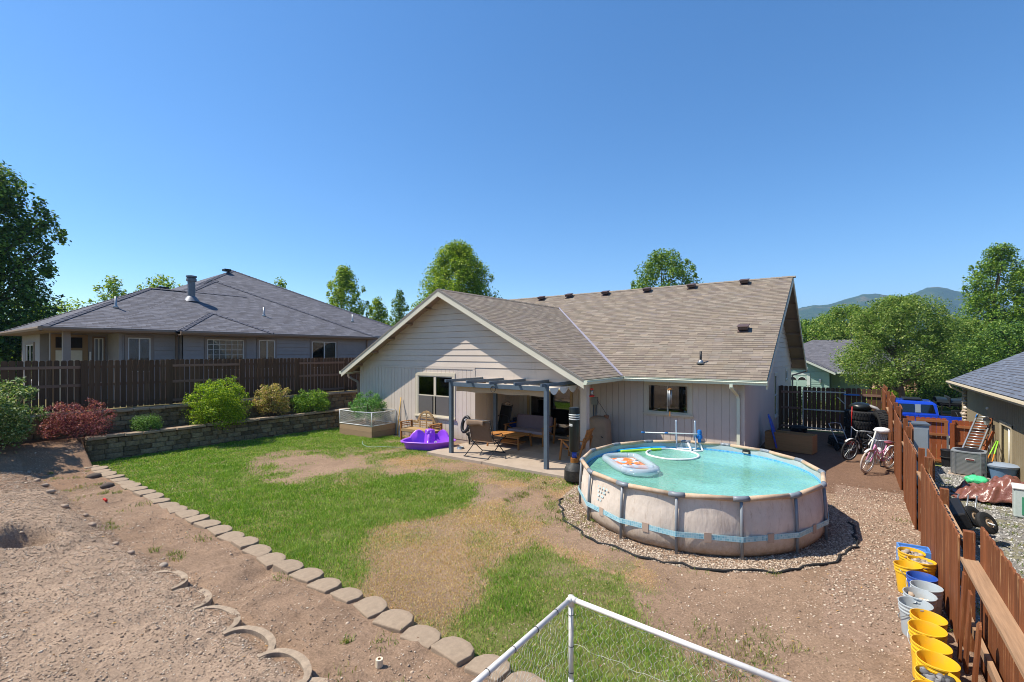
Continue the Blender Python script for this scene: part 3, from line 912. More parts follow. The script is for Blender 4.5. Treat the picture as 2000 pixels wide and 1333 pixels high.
def fence_bay(parent, a, b, za, zb, ga, gb, nrm, boards, rails, wd=0.14, gap=0.012, side=1, rail_m=None, rail_w=0.09, cap=None, nrails=3, post=True, pm=None, jitter=0.01, off=0.022):
    """one bay from a to b (plan points); za/zb board tops, ga/gb board feet; side = which face carries the boards"""
    a2, b2 = Vector(a), Vector(b)
    d = (b2 - a2); L = d.length; u = d / L
    nn = Vector(nrm) * side
    mb = MB(); s = 0.0
    while s + wd < L + 0.02:
        t_ = s / L
        zt = za + (zb - za) * t_ + random.uniform(-jitter, jitter); zg = ga + (gb - ga) * t_
        p = a2 + u * s + nn * off
        picket(mb, p, u, nn, wd, zg, zt, 0.018 + random.uniform(0, 0.003))
        s += wd + gap * random.uniform(0.5, 1.6)
    mb.build('board_panel', boards, parent, world=True)
    r = MB()
    for k in range(nrails):
        f = (0.08, 0.5, 0.86)[k] if nrails == 3 else (0.1, 0.42)[k]
        z0 = ga + (za - ga) * f; z1 = gb + (zb - gb) * f
        r.beam((*(a2 + u * 0.045), z0), (*(b2 - u * 0.045), z1), 0.04, rail_w)
    r.build('rail', rails, parent, world=True)
    if cap:
        c = MB(); c.beam((*a2, za * cap[0] + ga * (1 - cap[0])), (*b2, zb * cap[0] + gb * (1 - cap[0])), 0.14, 0.038)
        c.build('cap_rail', rail_m or rails, parent, world=True)
    if post:
        q = MB().bx(a[0] - 0.044, a[0] + 0.044, a[1] - 0.044, a[1] + 0.044, min(ga, gb) - 0.1, max(za, zb) - 0.02)
        q.build('post', pm or boards, parent, world=True)

# left fence between the shrub bed and the grey house
fl = thing('wooden_fence', 'dark brown stained picket fence above the shrub bed, in front of the grey neighbouring house', 'fence', (-19.9, 8, 1.3))
y = -3.2; i = 0
while y < 20.5:
    fence_bay(fl, (-19.9, y), (-19.9, y + 2.4), 3.02, 3.02, 1.42, 1.42, (1, 0), M['fence_dark'], M['fence_rail'], 0.136, 0.02, 1 if i % 2 else -1, nrails=3)
    y += 2.4; i += 1
# right fence: boards change sides bay by bay, tops fall towards the viewer
fr = thing('wooden_fence', 'sunlit redwood fence running along the right side of the yard beside the row of buckets', 'fence', (1.06, 12, 0))
tops = [(2.4, 1.40), (4.75, 1.40), (7.1, 1.24), (13.45, 1.49), (16.3, 1.73), (18.0, 1.86), (20.3, 1.93), (22.4, 1.97), (25.0, 2.0)]
bays = [(0.0, 2.35, 1.38, 1.38, -1), (2.35, 4.72, 1.38, 1.38, -1), (4.72, 7.1, 1.40, 1.40, -1), (7.1, 8.75, 1.23, 1.31, 1), (8.75, 10.45, 1.31, 1.39, 1), (10.45, 11.3, 1.50, 1.52, -1), (11.3, 13.65, 1.42, 1.53, 1), (13.65, 14.35, 1.6, 1.62, -1), (14.35, 16.4, 1.58, 1.72, 1), (16.4, 17.2, 1.78, 1.82, -1), (17.2, 18.7, 1.78, 1.86, 1), (18.7, 20.4, 1.9, 1.94, -1), (20.4, 22.5, 1.92, 1.96, 1), (22.5, 24.9, 1.95, 1.95, -1)]
for y0, y1, z0, z1, side in bays:
    fence_bay(fr, (1.06, y0), (1.06, y1), z0, z1, -0.05 if side > 0 else -0.45, -0.05 if side > 0 else -0.45, (-1, 0), M['fence_red'], M['fence_red_rail'], 0.139, 0.003, side, cap=(0.77, 0) if side < 0 else None, nrails=3 if side > 0 else 2, off=0.07)
for i_, (y, w_, h_, x0, lab) in enumerate(((6.75, 0.1, 0.92, 0.93, 'weathered brown board standing upright inside the near fence bay'), (6.55, 0.13, 0.8, 0.95, 'wider dark board leaning in the near fence bay behind the upright board'), (6.1, 0.12, 0.66, 0.94, 'short round-topped board leaning in the near fence bay'))):
    pts_ = [(x0, y, -0.02), (x0, y + w_, -0.02), (x0 + 0.04, y + w_, h_)] + ([(x0 + 0.045, y + w_ * 0.5, h_ + 0.05)] if i_ == 2 else []) + [(x0 + 0.04, y, h_)]
    o = MB().ext(pts_, (0.02, 0, 0)).build('loose_board', M['fence_red']); tag(o, lab, 'board')
# gate fence closing the yard beyond the house corner
fg = thing('wooden_fence', 'dark brown board fence closing the side yard between the house corner and the redwood fence', 'fence', (-1, 22.6, 0))
fence_bay(fg, (-2.4, 22.6), (-1.62, 22.6), 1.88, 1.88, 0.06, 0.06, (0, -1), M['fence_dark'], M['fence_rail'], 0.14, 0.02, -1, nrails=3)
fence_bay(fg, (-0.1, 22.6), (1.0, 22.6), 1.88, 1.86, 0.06, 0.06, (0, -1), M['fence_dark'], M['fence_rail'], 0.14, 0.014, -1, nrails=3)
gt = thing('gate', 'steel framed wooden gate between two stretches of dark board fence', 'gate', (-0.85, 22.55, 0.08))
mb = MB(); x = -1.56
while x < -0.2: picket(mb, (x, 22.575), (1, 0), (0, 1), 0.14, 0.14, 1.86); x += 0.156
mb.build('board_panel', M['fence_dark'], gt, world=True)
mb = MB()
for z in (0.18, 0.92, 1.66): mb.bx(-1.58, -0.14, 22.54, 22.572, z, z + 0.05)
for x in (-1.58, -0.17): mb.bx(x, x + 0.04, 22.538, 22.57, 0.1, 1.75)
mb.beam((-0.4, 22.545, 1.5), (-0.17, 22.545, 1.25), 0.02, 0.03)
mb.build('gate_frame', M['galv'], gt, world=True)
# neighbour's orange gate
fo = thing('wooden_fence', 'orange stained fence with dog-eared boards beside the tan neighbouring house', 'fence', (2.5, 23.5, -0.95))
fence_bay(fo, (1.15, 23.5), (2.02, 23.5), 0.84, 0.82, -0.92, -0.92, (0, -1), M['fence_orange'], M['fence_orange_rail'], 0.14, 0.004, -1)
fence_bay(fo, (3.1, 23.5), (3.98, 23.5), 0.78, 0.76, -0.92, -0.92, (0, -1), M['fence_orange'], M['fence_orange_rail'], 0.14, 0.004, -1)
mb = MB().bx(2.99, 3.11, 23.4, 23.5, -1.0, 0.66); mb.build('post', M['fence_orange'], fo, world=True)
go = thing('gate', 'orange stained board gate with a framed upper panel in the orange fence', 'gate', (2.5, 23.47, -0.92))
mb = MB(); x = 2.04
while x < 2.9: picket(mb, (x, 23.49), (1, 0), (0, 1), 0.14, -0.86, 0.82); x += 0.146
mb.build('board_panel', M['fence_orange'], go, world=True)
mb = MB()
for z in (-0.8, 0.16, 0.66): mb.bx(2.05, 2.95, 23.44, 23.485, z, z + 0.09)
for x in (2.05, 2.84): mb.bx(x, x + 0.1, 23.442, 23.486, 0.252, 0.658)
mb.pieces('gate_frame', M['fence_orange_rail'], go, world=True)
MB().bx(2.9, 2.96, 23.42, 23.438, -0.8, 0.2).build('hinge_strap', M['galv'], go, world=True)

# ------------------------------------------------------------------ windows
def window(parent, plane, fixed, a0, a1, z0, z1, out, trim=0.09, panes=2, horiz=False, frame_m=None, trim_m=None, blind=None, grid=None, depth=0.5, sill=True, hung=False):
    """plane 'y': wall lies on y=fixed, a runs along x; plane 'x': wall on x=fixed, a along y. out = +1/-1 outward sign"""
    def bx(mb, a, b, c, d, z, zz):
        o0, o1 = sorted((fixed + out * c, fixed + out * d))
        if plane == 'y': mb.bx(a, b, o0, o1, z, zz)
        else: mb.bx(o0, o1, a, b, z, zz)
    W = MB()
    bx(W, a0, a1, -0.03, 0.03, z1 - trim, z1); bx(W, a0, a0 + trim, -0.03, 0.028, z0, z1 - trim - 0.001); bx(W, a1 - trim, a1, -0.03, 0.028, z0, z1 - trim - 0.001)
    bx(W, a0 + trim, a1 - trim, -0.03, 0.029, z0, z0 + trim)
    win = W.build('window', trim_m or M['trim'], parent, world=True, bevel=0.004)
    if sill:
        s_ = MB(); bx(s_, a0 - 0.03, a1 + 0.03, 0.031, 0.07, z0 + trim * 0.4, z0 + trim * 0.8); s_.build('sill', trim_m or M['trim'], win, world=True)
    i0, i1, j0, j1 = a0 + trim, a1 - trim, z0 + trim, z1 - trim
    fr = MB(); f = 0.035
    bx(fr, i0, i1, -0.02, 0.012, j0, j0 + f); bx(fr, i0, i1, -0.02, 0.012, j1 - f, j1)
    bx(fr, i0, i0 + f, -0.02, 0.011, j0 + f, j1 - f); bx(fr, i1 - f, i1, -0.02, 0.011, j0 + f, j1 - f)
    for k in range(1, panes):
        c = i0 + (i1 - i0) * k / panes
        q = f * (1.6 if hung else 0.6)
        bx(fr, c - q, c + q, -0.02, 0.012, j0 + f, j1 - f)
    if hung: bx(fr, i0 + f, i1 - f, -0.021, 0.009, (j0 + j1) / 2 - 0.02, (j0 + j1) / 2 + 0.02)
    if grid:
        for k in range(1, grid[0]): c = i0 + (i1 - i0) * k / grid[0]; bx(fr, c - 0.009, c + 0.009, -0.012, 0.007, j0 + f, j1 - f)
        for k in range(1, grid[1]): c = j0 + (j1 - j0) * k / grid[1]; bx(fr, i0 + f, i1 - f, -0.011, 0.006, c - 0.009, c + 0.009)
    fr.build('frame', frame_m or M['vinyl'], win, world=True)
    g = MB(); bx(g, i0 + 0.01, i1 - 0.01, -0.012, -0.008, j0 + 0.01, j1 - 0.01); g.build('pane', M['glass'], win, world=True)
    r = MB()
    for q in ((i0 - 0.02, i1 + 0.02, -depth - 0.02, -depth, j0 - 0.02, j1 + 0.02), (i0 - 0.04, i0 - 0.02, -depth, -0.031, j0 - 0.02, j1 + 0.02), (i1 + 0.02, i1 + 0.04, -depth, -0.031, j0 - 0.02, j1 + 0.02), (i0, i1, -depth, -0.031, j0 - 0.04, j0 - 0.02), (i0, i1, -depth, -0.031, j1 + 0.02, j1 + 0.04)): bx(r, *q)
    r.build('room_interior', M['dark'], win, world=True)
    if blind:
        b_ = MB(); z = j1 - 0.03
        lo, hi = blind[0] * (i1 - i0) + i0, blind[1] * (i1 - i0) + i0
        zb = j1 - (j1 - j0) * blind[2]
        while z > zb: bx(b_, lo + 0.02, hi - 0.02, -0.075, -0.045, z - 0.012, z - 0.009); bx(b_, lo + 0.02, hi - 0.02, -0.06, -0.058, z - 0.028, z - 0.001); z -= 0.03
        b_.build('blind', M['blind'], win, world=True)
    return win

def groove_wall(mb, plane, fixed, out, a0, a1, z0, z1, holes=(), pitch=0.203, gap=0.012, th=0.014):
    """vertical grooved panel siding: planks proud of the backing, cut round openings"""
    a = a0
    while a < a1 - 0.01:
        b = min(a + pitch, a1)
        segs = [(z0, z1)]
        cuts = sorted({a, b - gap} | {h[0] for h in holes if a < h[0] < b - gap} | {h[1] for h in holes if a < h[1] < b - gap})
        for p, q in zip(cuts[:-1], cuts[1:]):
            m_ = (p + q) / 2
            zs = [(z0, z1)]
            for h in holes:
                if h[0] < m_ < h[1]:
                    n_ = []
                    for u, v in zs:
                        if h[2] > u: n_.append((u, min(v, h[2])))
                        if h[3] < v: n_.append((max(u, h[3]), v))
                    zs = n_
            for u, v in zs:
                if v - u < 0.01: continue
                o0, o1 = sorted((fixed, fixed + out * th))
                if plane == 'y': mb.bx(p, q, o0, o1, u, v)
                else: mb.bx(o0, o1, p, q, u, v)
        a = b

def back_wall(mb, plane, fixed, out, a0, a1, z0, z1, holes=(), th=0.12):
    xs_ = sorted({a0, a1} | {h[0] for h in holes} | {h[1] for h in holes})
    for p, q in zip(xs_[:-1], xs_[1:]):
        m_ = (p + q) / 2; zs = [(z0, z1)]
        for h in holes:
            if h[0] < m_ < h[1]:
                n_ = []
                for u, v in zs:
                    if h[2] > u: n_.append((u, min(v, h[2])))
                    if h[3] < v: n_.append((max(u, h[3]), v))
                zs = n_
        for u, v in zs:
            o0, o1 = sorted((fixed, fixed - out * th))
            if plane == 'y': mb.bx(p, q, o0, o1, u, v)
            else: mb.bx(o0, o1, p, q, u, v)

def lap_gable(mb, plane, fixed, out, z0, z1, lo, hi, step=0.2, th=0.016):
    """horizontal lap boards; lo(z), hi(z) give the extent at each height"""
    z = z0
    while z < z1 - 0.02:
        zz = min(z + step, z1)
        ztop, zz = zz, zz - 0.011
        a0, a1, b0, b1 = lo(z), hi(z), lo(zz), hi(zz)
        if b1 - b0 < 0.02: b0 = b1 = (b0 + b1) / 2
        o = lambda d: fixed + out * d
        P = lambda a, d, h: (a, o(d), h) if plane == 'y' else (o(d), a, h)
        mb.add([P(a0, th + 0.012, z), P(a1, th + 0.012, z), P(b1, th * 0.6, zz), P(b0, th * 0.6, zz), P(a0, 0, z), P(a1, 0, z), P(b1, 0, zz), P(b0, 0, zz)],
               [(0, 1, 2, 3), (4, 5, 1, 0), (5, 6, 2, 1), (7, 4, 0, 3), (3, 2, 6, 7)])
        z = ztop

# ------------------------------------------------------------------ the house
K = 0.525
EX0, EX1, RX, EZ = -17.65, -6.1, -11.875, 2.5           # wing eaves, ridge line, eave height
RZ = EZ + K * (EX1 - RX)                                # wing ridge height
GY0, WY, MY, MEY = 11.88, 12.45, 15.1, 14.55            # gable rake, wing wall, main wall, main eave
MX1, WX1 = -1.86, -2.52                                 # right rake, right wall
MRY = 21.9; MRZ = EZ + K * (MRY - MEY)
BY = 2 * MRY - MEY
house = thing('house', 'single-storey mauve house with tan shingle roof and a broad front gable behind the patio', 'house', (-9.8, 20, 0))
jy = MEY + (RZ - EZ) / K                                # where the wing ridge dies into the main slope
ry = (0, math.cos(math.atan(K)), math.sin(math.atan(K)))
polys = [
    ([(EX1, GY0, EZ), (RX, GY0, RZ), (RX, jy, RZ), (EX1, MEY, EZ)], (EX1, GY0, EZ), (0, 1, 0), (-1, 0, K)),
    ([(EX0, GY0, EZ), (RX, GY0, RZ), (RX, jy, RZ), (EX0, MEY, EZ)], (EX0, GY0, EZ), (0, 1, 0), (1, 0, K)),
    ([(EX1, MEY, EZ), (MX1, MEY, EZ), (MX1, MRY, MRZ), (EX0, MRY, MRZ), (EX0, MEY, EZ), (RX, jy, RZ)], (EX1, MEY, EZ), (1, 0, 0), (0, 1, K)),
    ([(MX1, BY, EZ), (EX0, BY, EZ), (EX0, MRY, MRZ), (MX1, MRY, MRZ)], (EX1, BY, EZ), (1, 0, 0), (0, -1, K)),
]
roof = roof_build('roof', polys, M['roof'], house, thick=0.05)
# ridge caps
M['rcap'] = mat('ridge_shingle', '#85796b', 0.9, 0.12, 9)
m = MB()
y = GY0
while y < jy - 0.1:
    m.add([(RX - 0.13, y, RZ - 0.05), (RX, y, RZ + 0.022), (RX + 0.13, y, RZ - 0.05), (RX - 0.13, y + 0.28, RZ - 0.062), (RX, y + 0.28, RZ + 0.008), (RX + 0.13, y + 0.28, RZ - 0.062)], [(0, 1, 4, 3), (1, 2, 5, 4)]); y += 0.2
m.build('ridge_cap', M['rcap'], roof, world=True); m = MB()
x = EX0
while x < MX1 - 0.05:
    m.add([(x, MRY - 0.13, MRZ - 0.05), (x, MRY, MRZ + 0.022), (x, MRY + 0.13, MRZ - 0.05), (x + 0.28, MRY - 0.13, MRZ - 0.062), (x + 0.28, MRY, MRZ + 0.008), (x + 0.28, MRY + 0.13, MRZ - 0.062)], [(0, 1, 4, 3), (1, 2, 5, 4)]); x += 0.2
m.build('ridge_cap', M['rcap'], roof, world=True)
for xx in (EX1, EX0):
    s_ = 1 if xx == EX1 else -1
    m = MB(); a = Vector((xx, MEY, EZ + 0.012)); b = Vector((RX, jy, RZ + 0.012)); dx = Vector((0.085, 0, 0)); dy = Vector((0, 0.0, 0))
    q = [a + Vector((-s_ * 0.07, 0, K * 0.07)), a + Vector((0, 0, 0)), a + Vector((0.07 * s_, 0, 0.0)), b + Vector((0.07 * s_, 0, 0)), b + Vector((0, 0, -0.01)), b + Vector((-s_ * 0.07, 0, -0.035))]
    m.add([tuple(p) for p in q], [(0, 1, 4, 5), (1, 2, 3, 4)])
    m.build('valley_flashing', M['flash'], roof, world=True)
# box vents and the plumbing pipe
vm = mat('brown_vent_metal', '#5d4a45', 0.5, 0.1, 5, metal=0.2)
for vx, vy in [(-11.92, 21.55), (-9.84, 21.5), (-7.72, 21.48), (-5.7, 21.48), (-3.57, 21.5), (-13.6, 21.5), (-2.93, 17.44)]:
    vz = EZ + K * (vy - MEY)
    m = MB(); an = math.atan(K)
    m.box((vx, vy, vz + 0.02), (0.34, 0.36, 0.03), rx=an)
    m.box((vx, vy - 0.04, vz + 0.105), (0.3, 0.3, 0.11), rx=an * 0.55)
    m.box((vx, vy - 0.05, vz + 0.165), (0.36, 0.38, 0.025), rx=an * 0.55)
    m.build('roof_vent', vm, roof, world=True, bevel=0.012)
pp = MB().lathe([(0.035, 0), (0.035, 0.42), (0.028, 0.42)], (-3.8, 15.35, EZ + K * 0.8 - 0.03), 12).build('vent_pipe', M['black'], roof, world=True, smooth=True)
MB().lathe([(0.13, 0.0), (0.06, 0.1), (0.04, 0.13)], (-3.8, 15.35, EZ + K * 0.8 - 0.01), 14).build('pipe_flashing', M['galv'], pp, world=True, smooth=True)
# walls
WIN1 = (-13.62, -11.55, 0.78, 2.52)
DOOR = (-10.2, -8.2, 0.1, 2.12)
WIN2 = (-5.53, -3.97, 1.2, 2.36)
inner = lambda h, d=0.08: (h[0] + d, h[1] - d, h[2] + d, h[3] - d)
b = MB()
back_wall(b, 'y', WY, -1, -17.1, -10.62, 0, 2.72, [inner(WIN1)])
back_wall(b, 'y', MY, -1, -10.62, WX1, 0, 2.75, [inner(WIN2), inner(DOOR, 0.06)])
b.bx(-10.74, -10.62, WY + 0.121, MY, 0, 2.6)
back_wall(b, 'x', -17.1, -1, WY + 0.1, BY - 0.6, 0, 2.75)
b.bx(-17.1, WX1, BY - 0.7, BY - 0.58, 0, 2.75)
back_wall(b, 'x', WX1, 1, MY + 0.121, BY - 0.71, 0, 2.75, [(21.68, 22.55, 0.65, 2.35), (25.85, 26.7, 1.95, 2.45)])
zg = lambda z: (z - EZ) / K
wing_lo = lambda z: max(-17.1, EX0 + zg(z) + 0.08); wing_hi = lambda z: min(-6.32, EX1 - zg(z) - 0.08)
# gable backing
b.ext([(-17.1, WY + 0.02, 2.6), (-6.32, WY + 0.02, 2.52), (RX, WY + 0.02, RZ - 0.12)], (0, 0.1, 0))
b.ext([(WX1 - 0.02, MY, 2.75), (WX1 - 0.02, BY - 0.6, 2.75), (WX1 - 0.02, MRY, MRZ - 0.1)], (-0.1, 0, 0))
wall = b.build('wall', M['siding'], house, world=True)
g = MB()
groove_wall(g, 'y', WY, -1, -17.1, -10.62, 0.16, 2.66, [WIN1])
groove_wall(g, 'y', MY, -1, -10.6, WX1, 0.12, 2.6, [WIN2, (DOOR[0] - 0.02, DOOR[1] + 0.02, 0, DOOR[3] + 0.02)], 0.22)
groove_wall(g, 'x', -10.62, 1, WY, MY - 0.02, 0.1, 2.55)
groove_wall(g, 'x', WX1, 1, MY - 0.014, BY - 0.7, 0.15, 2.62, [(21.6, 22.62, 0.56, 2.44), (25.78, 26.78, 1.88, 2.52)], 0.1)
g.build('panel_siding', M['siding'], wall, world=True)
g = MB()
lap_gable(g, 'y', WY, -1, 2.74, RZ - 0.12, wing_lo, wing_hi, 0.215)
g.bx(-10.6, -6.5, WY - 0.012, WY + 0.1, 2.42, 2.72)
lap_gable(g, 'x', WX1, 1, 2.66, MRZ - 0.12, lambda z: max(MY, MEY + zg(z) + 0.06), lambda z: min(BY - 0.6, BY - zg(z) - 0.06), 0.215)
g.build('lap_siding', M['siding'], wall, world=True)
g = MB()
g.bx(-17.1, -10.62, WY - 0.03, WY, 2.665, 2.735); g.bx(-10.72, -10.6, WY - 0.026, WY - 0.014, 0.1, 2.66)
g.bx(-10.6, -6.3, WY - 0.03, WY + 0.1, 2.36, 2.42)
g.bx(-17.12, -17.02, WY - 0.028, WY - 0.014, 0.1, 2.66)
g.bx(WX1 - 0.1, WX1 + 0.02, MY - 0.03, MY - 0.015, 0.1, 2.5)
g.pieces('corner_trim', M['siding'], wall, world=True)
MB().bx(-17.05, -10.66, WY + 0.01, WY + 0.1, -0.1, 0.158).build('foundation', M['concrete'], wall, world=True)
MB().bx(-6.5, -6.3, WY - 0.02, WY + 0.18, 0.05, 2.42).build('porch_post', M['siding'], house, world=True)
# porch ceiling, soffits, fascias
s_ = MB()
s_.bx(-10.6, -6.3, WY + 0.11, MY, 2.5, 2.53)
for sgn, x0, x1 in ((1, EX0, RX), (-1, EX1, RX)):
    pass
def under(p, q, r_, s4, d=0.06): return [tuple(Vector(v) - Vector((0, 0, d))) for v in (p, q, r_, s4)]
s_.add(under((EX1, GY0, EZ), (RX, GY0, RZ), (RX, WY, RZ), (EX1, WY, EZ), 0.075), [(0, 1, 2, 3)])
s_.add(under((EX0, GY0, EZ), (RX, GY0, RZ), (RX, WY, RZ), (EX0, WY, EZ), 0.075), [(0, 1, 2, 3)])
s_.add(under((MX1, MEY, EZ), (MX1, MRY, MRZ), (WX1, MRY, MRZ), (WX1, MEY, EZ), 0.075), [(0, 1, 2, 3)])
s_.add(under((MX1, BY, EZ), (MX1, MRY, MRZ), (WX1, MRY, MRZ), (WX1, BY, EZ), 0.075), [(0, 1, 2, 3)])
s_.bx(EX1, WX1, MEY, MY, 2.36, 2.39); s_.bx(-6.3, EX1, WY, MEY, 2.36, 2.39); s_.bx(EX0, -17.1, WY, MEY + 3, 2.36, 2.39)
s_.pieces('soffit', M['soffit'], roof, world=True)
lk = MB()
for t_ in (0.12, 0.3, 0.48, 0.66, 0.84, 0.985):
    for sgn, x0 in ((1, EX0), (-1, EX1)):
        x = x0 + (RX - x0) * t_; z = EZ + (RZ - EZ) * t_ - 0.125
        lk.box((x, (GY0 + WY) / 2, z), (0.09, WY - GY0 - 0.05, 0.09), ry=-sgn * math.atan(K))
for t_ in (0.14, 0.3, 0.46, 0.62, 0.78, 0.94):
    for y0 in (MEY, BY):
        y = y0 + (MRY - y0) * t_; z = EZ + (MRZ - EZ) * t_ - 0.125
        lk.box(((MX1 + WX1) / 2, y, z), (MX1 - WX1 - 0.05, 0.09, 0.09), rx=math.atan(K) * (1 if y0 == MEY else -1))
lk.pieces('lookout', M['soffit'], roof, world=True)
f = MB()
for x0 in (EX0, EX1):
    a, c = Vector((x0, GY0 - 0.022, EZ - 0.06)), Vector((RX, GY0 - 0.022, RZ - 0.06))
    f.ext([tuple(a), tuple(c), tuple(c - Vector((0, 0, 0.2))), tuple(a - Vector((0, 0, 0.2)))], (0, 0.04, 0))
f.pieces('rake_board', M['fascia'], roof, world=True)
f = MB()
for y0 in (MEY, BY):
    a, c = Vector((MX1 - 0.018, y0, EZ - 0.06)), Vector((MX1 - 0.018, MRY, MRZ - 0.06))
    f.ext([tuple(a), tuple(c), tuple(c - Vector((0, 0, 0.2))), tuple(a - Vector((0, 0, 0.2)))], (0.04, 0, 0))
f.pieces('rake_board', M['trim'], roof, world=True)
dk = MB()
for x0 in (EX0, EX1):
    a, c = Vector((x0, GY0 - 0.035, EZ + 0.004)), Vector((RX, GY0 - 0.035, RZ + 0.004))
    dk.ext([tuple(a), tuple(c), tuple(c - Vector((0, 0, 0.07))), tuple(a - Vector((0, 0, 0.07)))], (0, 0.06, 0))
dk.pieces('drip_edge', mat('drip_edge', '#7f786e', 0.5, 0.05, 3), roof, world=True)
# gutters
def gutter(name, a, b_, o):
    m = MB(); a, b_, o = Vector(a), Vector(b_), Vector(o)
    pr_ = [(0.0, 0.0), (0.1, 0.0), (0.125, -0.04), (0.1, -0.075), (0.085, -0.12), (0.0, -0.12)]
    m.ext([tuple(a + o * p + Vector((0, 0, z))) for p, z in pr_], tuple(b_ - a))
    m.ext([tuple(a + o * p + Vector((0, 0, z))) for p, z in [(0.09, 0.0), (0.125, 0.0), (0.125, 0.012), (0.09, 0.012)]], tuple(b_ - a))
    return m.build(name, M['gutter'], roof, world=True)
gutter('gutter', (EX1 + 0.1, MEY - 0.004, EZ - 0.03), (MX1 + 0.03, MEY - 0.004, EZ - 0.03), (0, -1, 0))
gutter('gutter', (EX1 + 0.004, GY0 - 0.03, EZ - 0.03), (EX1 + 0.004, MEY - 0.0, EZ - 0.03), (1, 0, 0))
gutter('gutter', (EX0 - 0.004, GY0 - 0.03, EZ - 0.03), (EX0 - 0.004, MEY + 3, EZ - 0.03), (-1, 0, 0))
gutter('gutter', (MX1 + 0.05, BY + 0.004, EZ - 0.03), (-9, BY + 0.004, EZ - 0.03), (0, 1, 0))
d_ = MB()
for pts in ([(-2.75, MEY - 0.08, 2.36), (-2.75, MEY - 0.08, 2.27), (-2.68, MY - 0.1, 2.0), (-2.66, MY - 0.07, 1.9), (-2.66, MY - 0.07, 0.15), (-2.66, MY - 0.25, 0.06)],):
    for p, q in zip(pts[:-1], pts[1:]): d_.beam(p, q, 0.085, 0.06, up=(0, 1, 0.001))
d_.build('downspout', M['gutter'], house, world=True)
d_ = MB()
for pts in ([(-17.75, 12.3, 2.36), (-17.75, 12.3, 2.22), (-17.2, 12.4, 2.0), (-17.17, 12.42, 0.9), (-17.17, 12.42, 0.1)], [(MX1 + 0.0, BY + 0.06, 2.36), (MX1 + 0.0, BY + 0.06, 2.28), (WX1 + 0.06, BY - 0.6, 2.08), (WX1 + 0.06, BY - 0.62, 0.1)]):
    for p, q in zip(pts[:-1], pts[1:]): d_.beam(p, q, 0.075, 0.06, up=(0, 1, 0.001))
d_.pieces('downspout', mat('brown_downspout', '#8a7b6d', 0.5, 0.05, 3), house, world=True)
# windows and the patio door
w1 = window(wall, 'y', WY - 0.014, *WIN1, -1, trim=0.13, panes=2, hung=True, frame_m=M['trim'], blind=(0.0, 1.0, 0.12))
for q in (0, 1):
    xa = WIN1[0] + 0.18 + q * 0.84
    MB().bx(xa, xa + 0.73, WY - 0.026, WY - 0.024, WIN1[2] + 0.17, (WIN1[2] + WIN1[3]) / 2 - 0.02).build('insect_screen', M['screen'], w1, world=True)
MB().bx(WIN1[0] + 0.15, WIN1[0] + 0.45, WY + 0.1, WY + 0.13, 1.0, 2.36).build('curtain', M['blind'], w1, world=True)
w2 = window(wall, 'y', MY - 0.014, *WIN2, -1, trim=0.13, panes=2, frame_m=M['vinyl_tan'], depth=1.3)
window(wall, 'x', WX1 + 0.012, 21.6, 22.62, 0.56, 2.44, 1, trim=0.1, panes=1, hung=True, frame_m=M['vinyl'])
window(wall, 'x', WX1 + 0.012, 25.78, 26.78, 1.88, 2.52, 1, trim=0.1, panes=1, frame_m=M['vinyl'])
dm = MB(); x0, x1, z0, z1 = DOOR
for q in ((x0, x0 + 0.1, z0, z1), (x1 - 0.1, x1, z0, z1)): dm.bx(q[0], q[1], MY - 0.045, MY - 0.012, q[2], q[3])
dm.bx(x0 - 0.02, x1 + 0.02, MY - 0.047, MY - 0.012, z1, z1 + 0.1)
door = dm.build('patio_door', mat('tan_door_trim', '#b99a6c', 0.6, 0.06, 3), wall, world=True)
fr_ = MB()
for a_, b_2, y in ((x0 + 0.1, (x0 + x1) / 2 + 0.03, MY - 0.002), ((x0 + x1) / 2 - 0.03, x1 - 0.1, MY + 0.045)):
    for q in ((a_, a_ + 0.055, z0 + 0.03, z1), (b_2 - 0.055, b_2, z0 + 0.03, z1)): fr_.bx(q[0], q[1], y, y + 0.03, q[2], q[3])
    fr_.bx(a_ + 0.056, b_2 - 0.056, y, y + 0.03, z0 + 0.03, z0 + 0.11); fr_.bx(a_ + 0.056, b_2 - 0.056, y, y + 0.03, z1 - 0.06, z1)
fr_.build('frame', M['vinyl_tan'], door, world=True)
MB().bx(x0 + 0.11, x1 - 0.11, MY + 0.032, MY + 0.038, z0 + 0.05, z1 - 0.01).build('pane', M['glass_dark'], door, world=True)
MB().bx(x0 - 0.02, x1 + 0.02, MY - 0.1, MY + 0.08, 0.03, 0.1).build('door_sill', M['concrete'], door, world=True)
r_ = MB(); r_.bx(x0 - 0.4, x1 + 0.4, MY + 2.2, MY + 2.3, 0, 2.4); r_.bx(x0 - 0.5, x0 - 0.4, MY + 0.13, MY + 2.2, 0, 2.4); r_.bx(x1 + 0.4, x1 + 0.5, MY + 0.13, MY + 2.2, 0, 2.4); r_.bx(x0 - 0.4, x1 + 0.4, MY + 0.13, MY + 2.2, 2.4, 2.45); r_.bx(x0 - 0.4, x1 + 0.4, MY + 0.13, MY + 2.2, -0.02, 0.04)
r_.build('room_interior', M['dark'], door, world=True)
# rear light box so the rooms stay dark
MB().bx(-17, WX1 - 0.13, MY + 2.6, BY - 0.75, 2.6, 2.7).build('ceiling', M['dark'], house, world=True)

# patio slab
p_ = MB()
for a_, b_2 in ((-11.0, -8.72), (-8.7, -5.35)):
    for c_, d2 in ((10.5, 12.43), (12.44, 15.05)):
        if a_ < -10 and d2 > 13: a_ = -10.6
        p_.bx(a_, b_2, c_, d2, -0.1, 0.08)
patio = p_.build('patio', M['concrete'], bevel=0.006)
tag(patio, kind='structure')

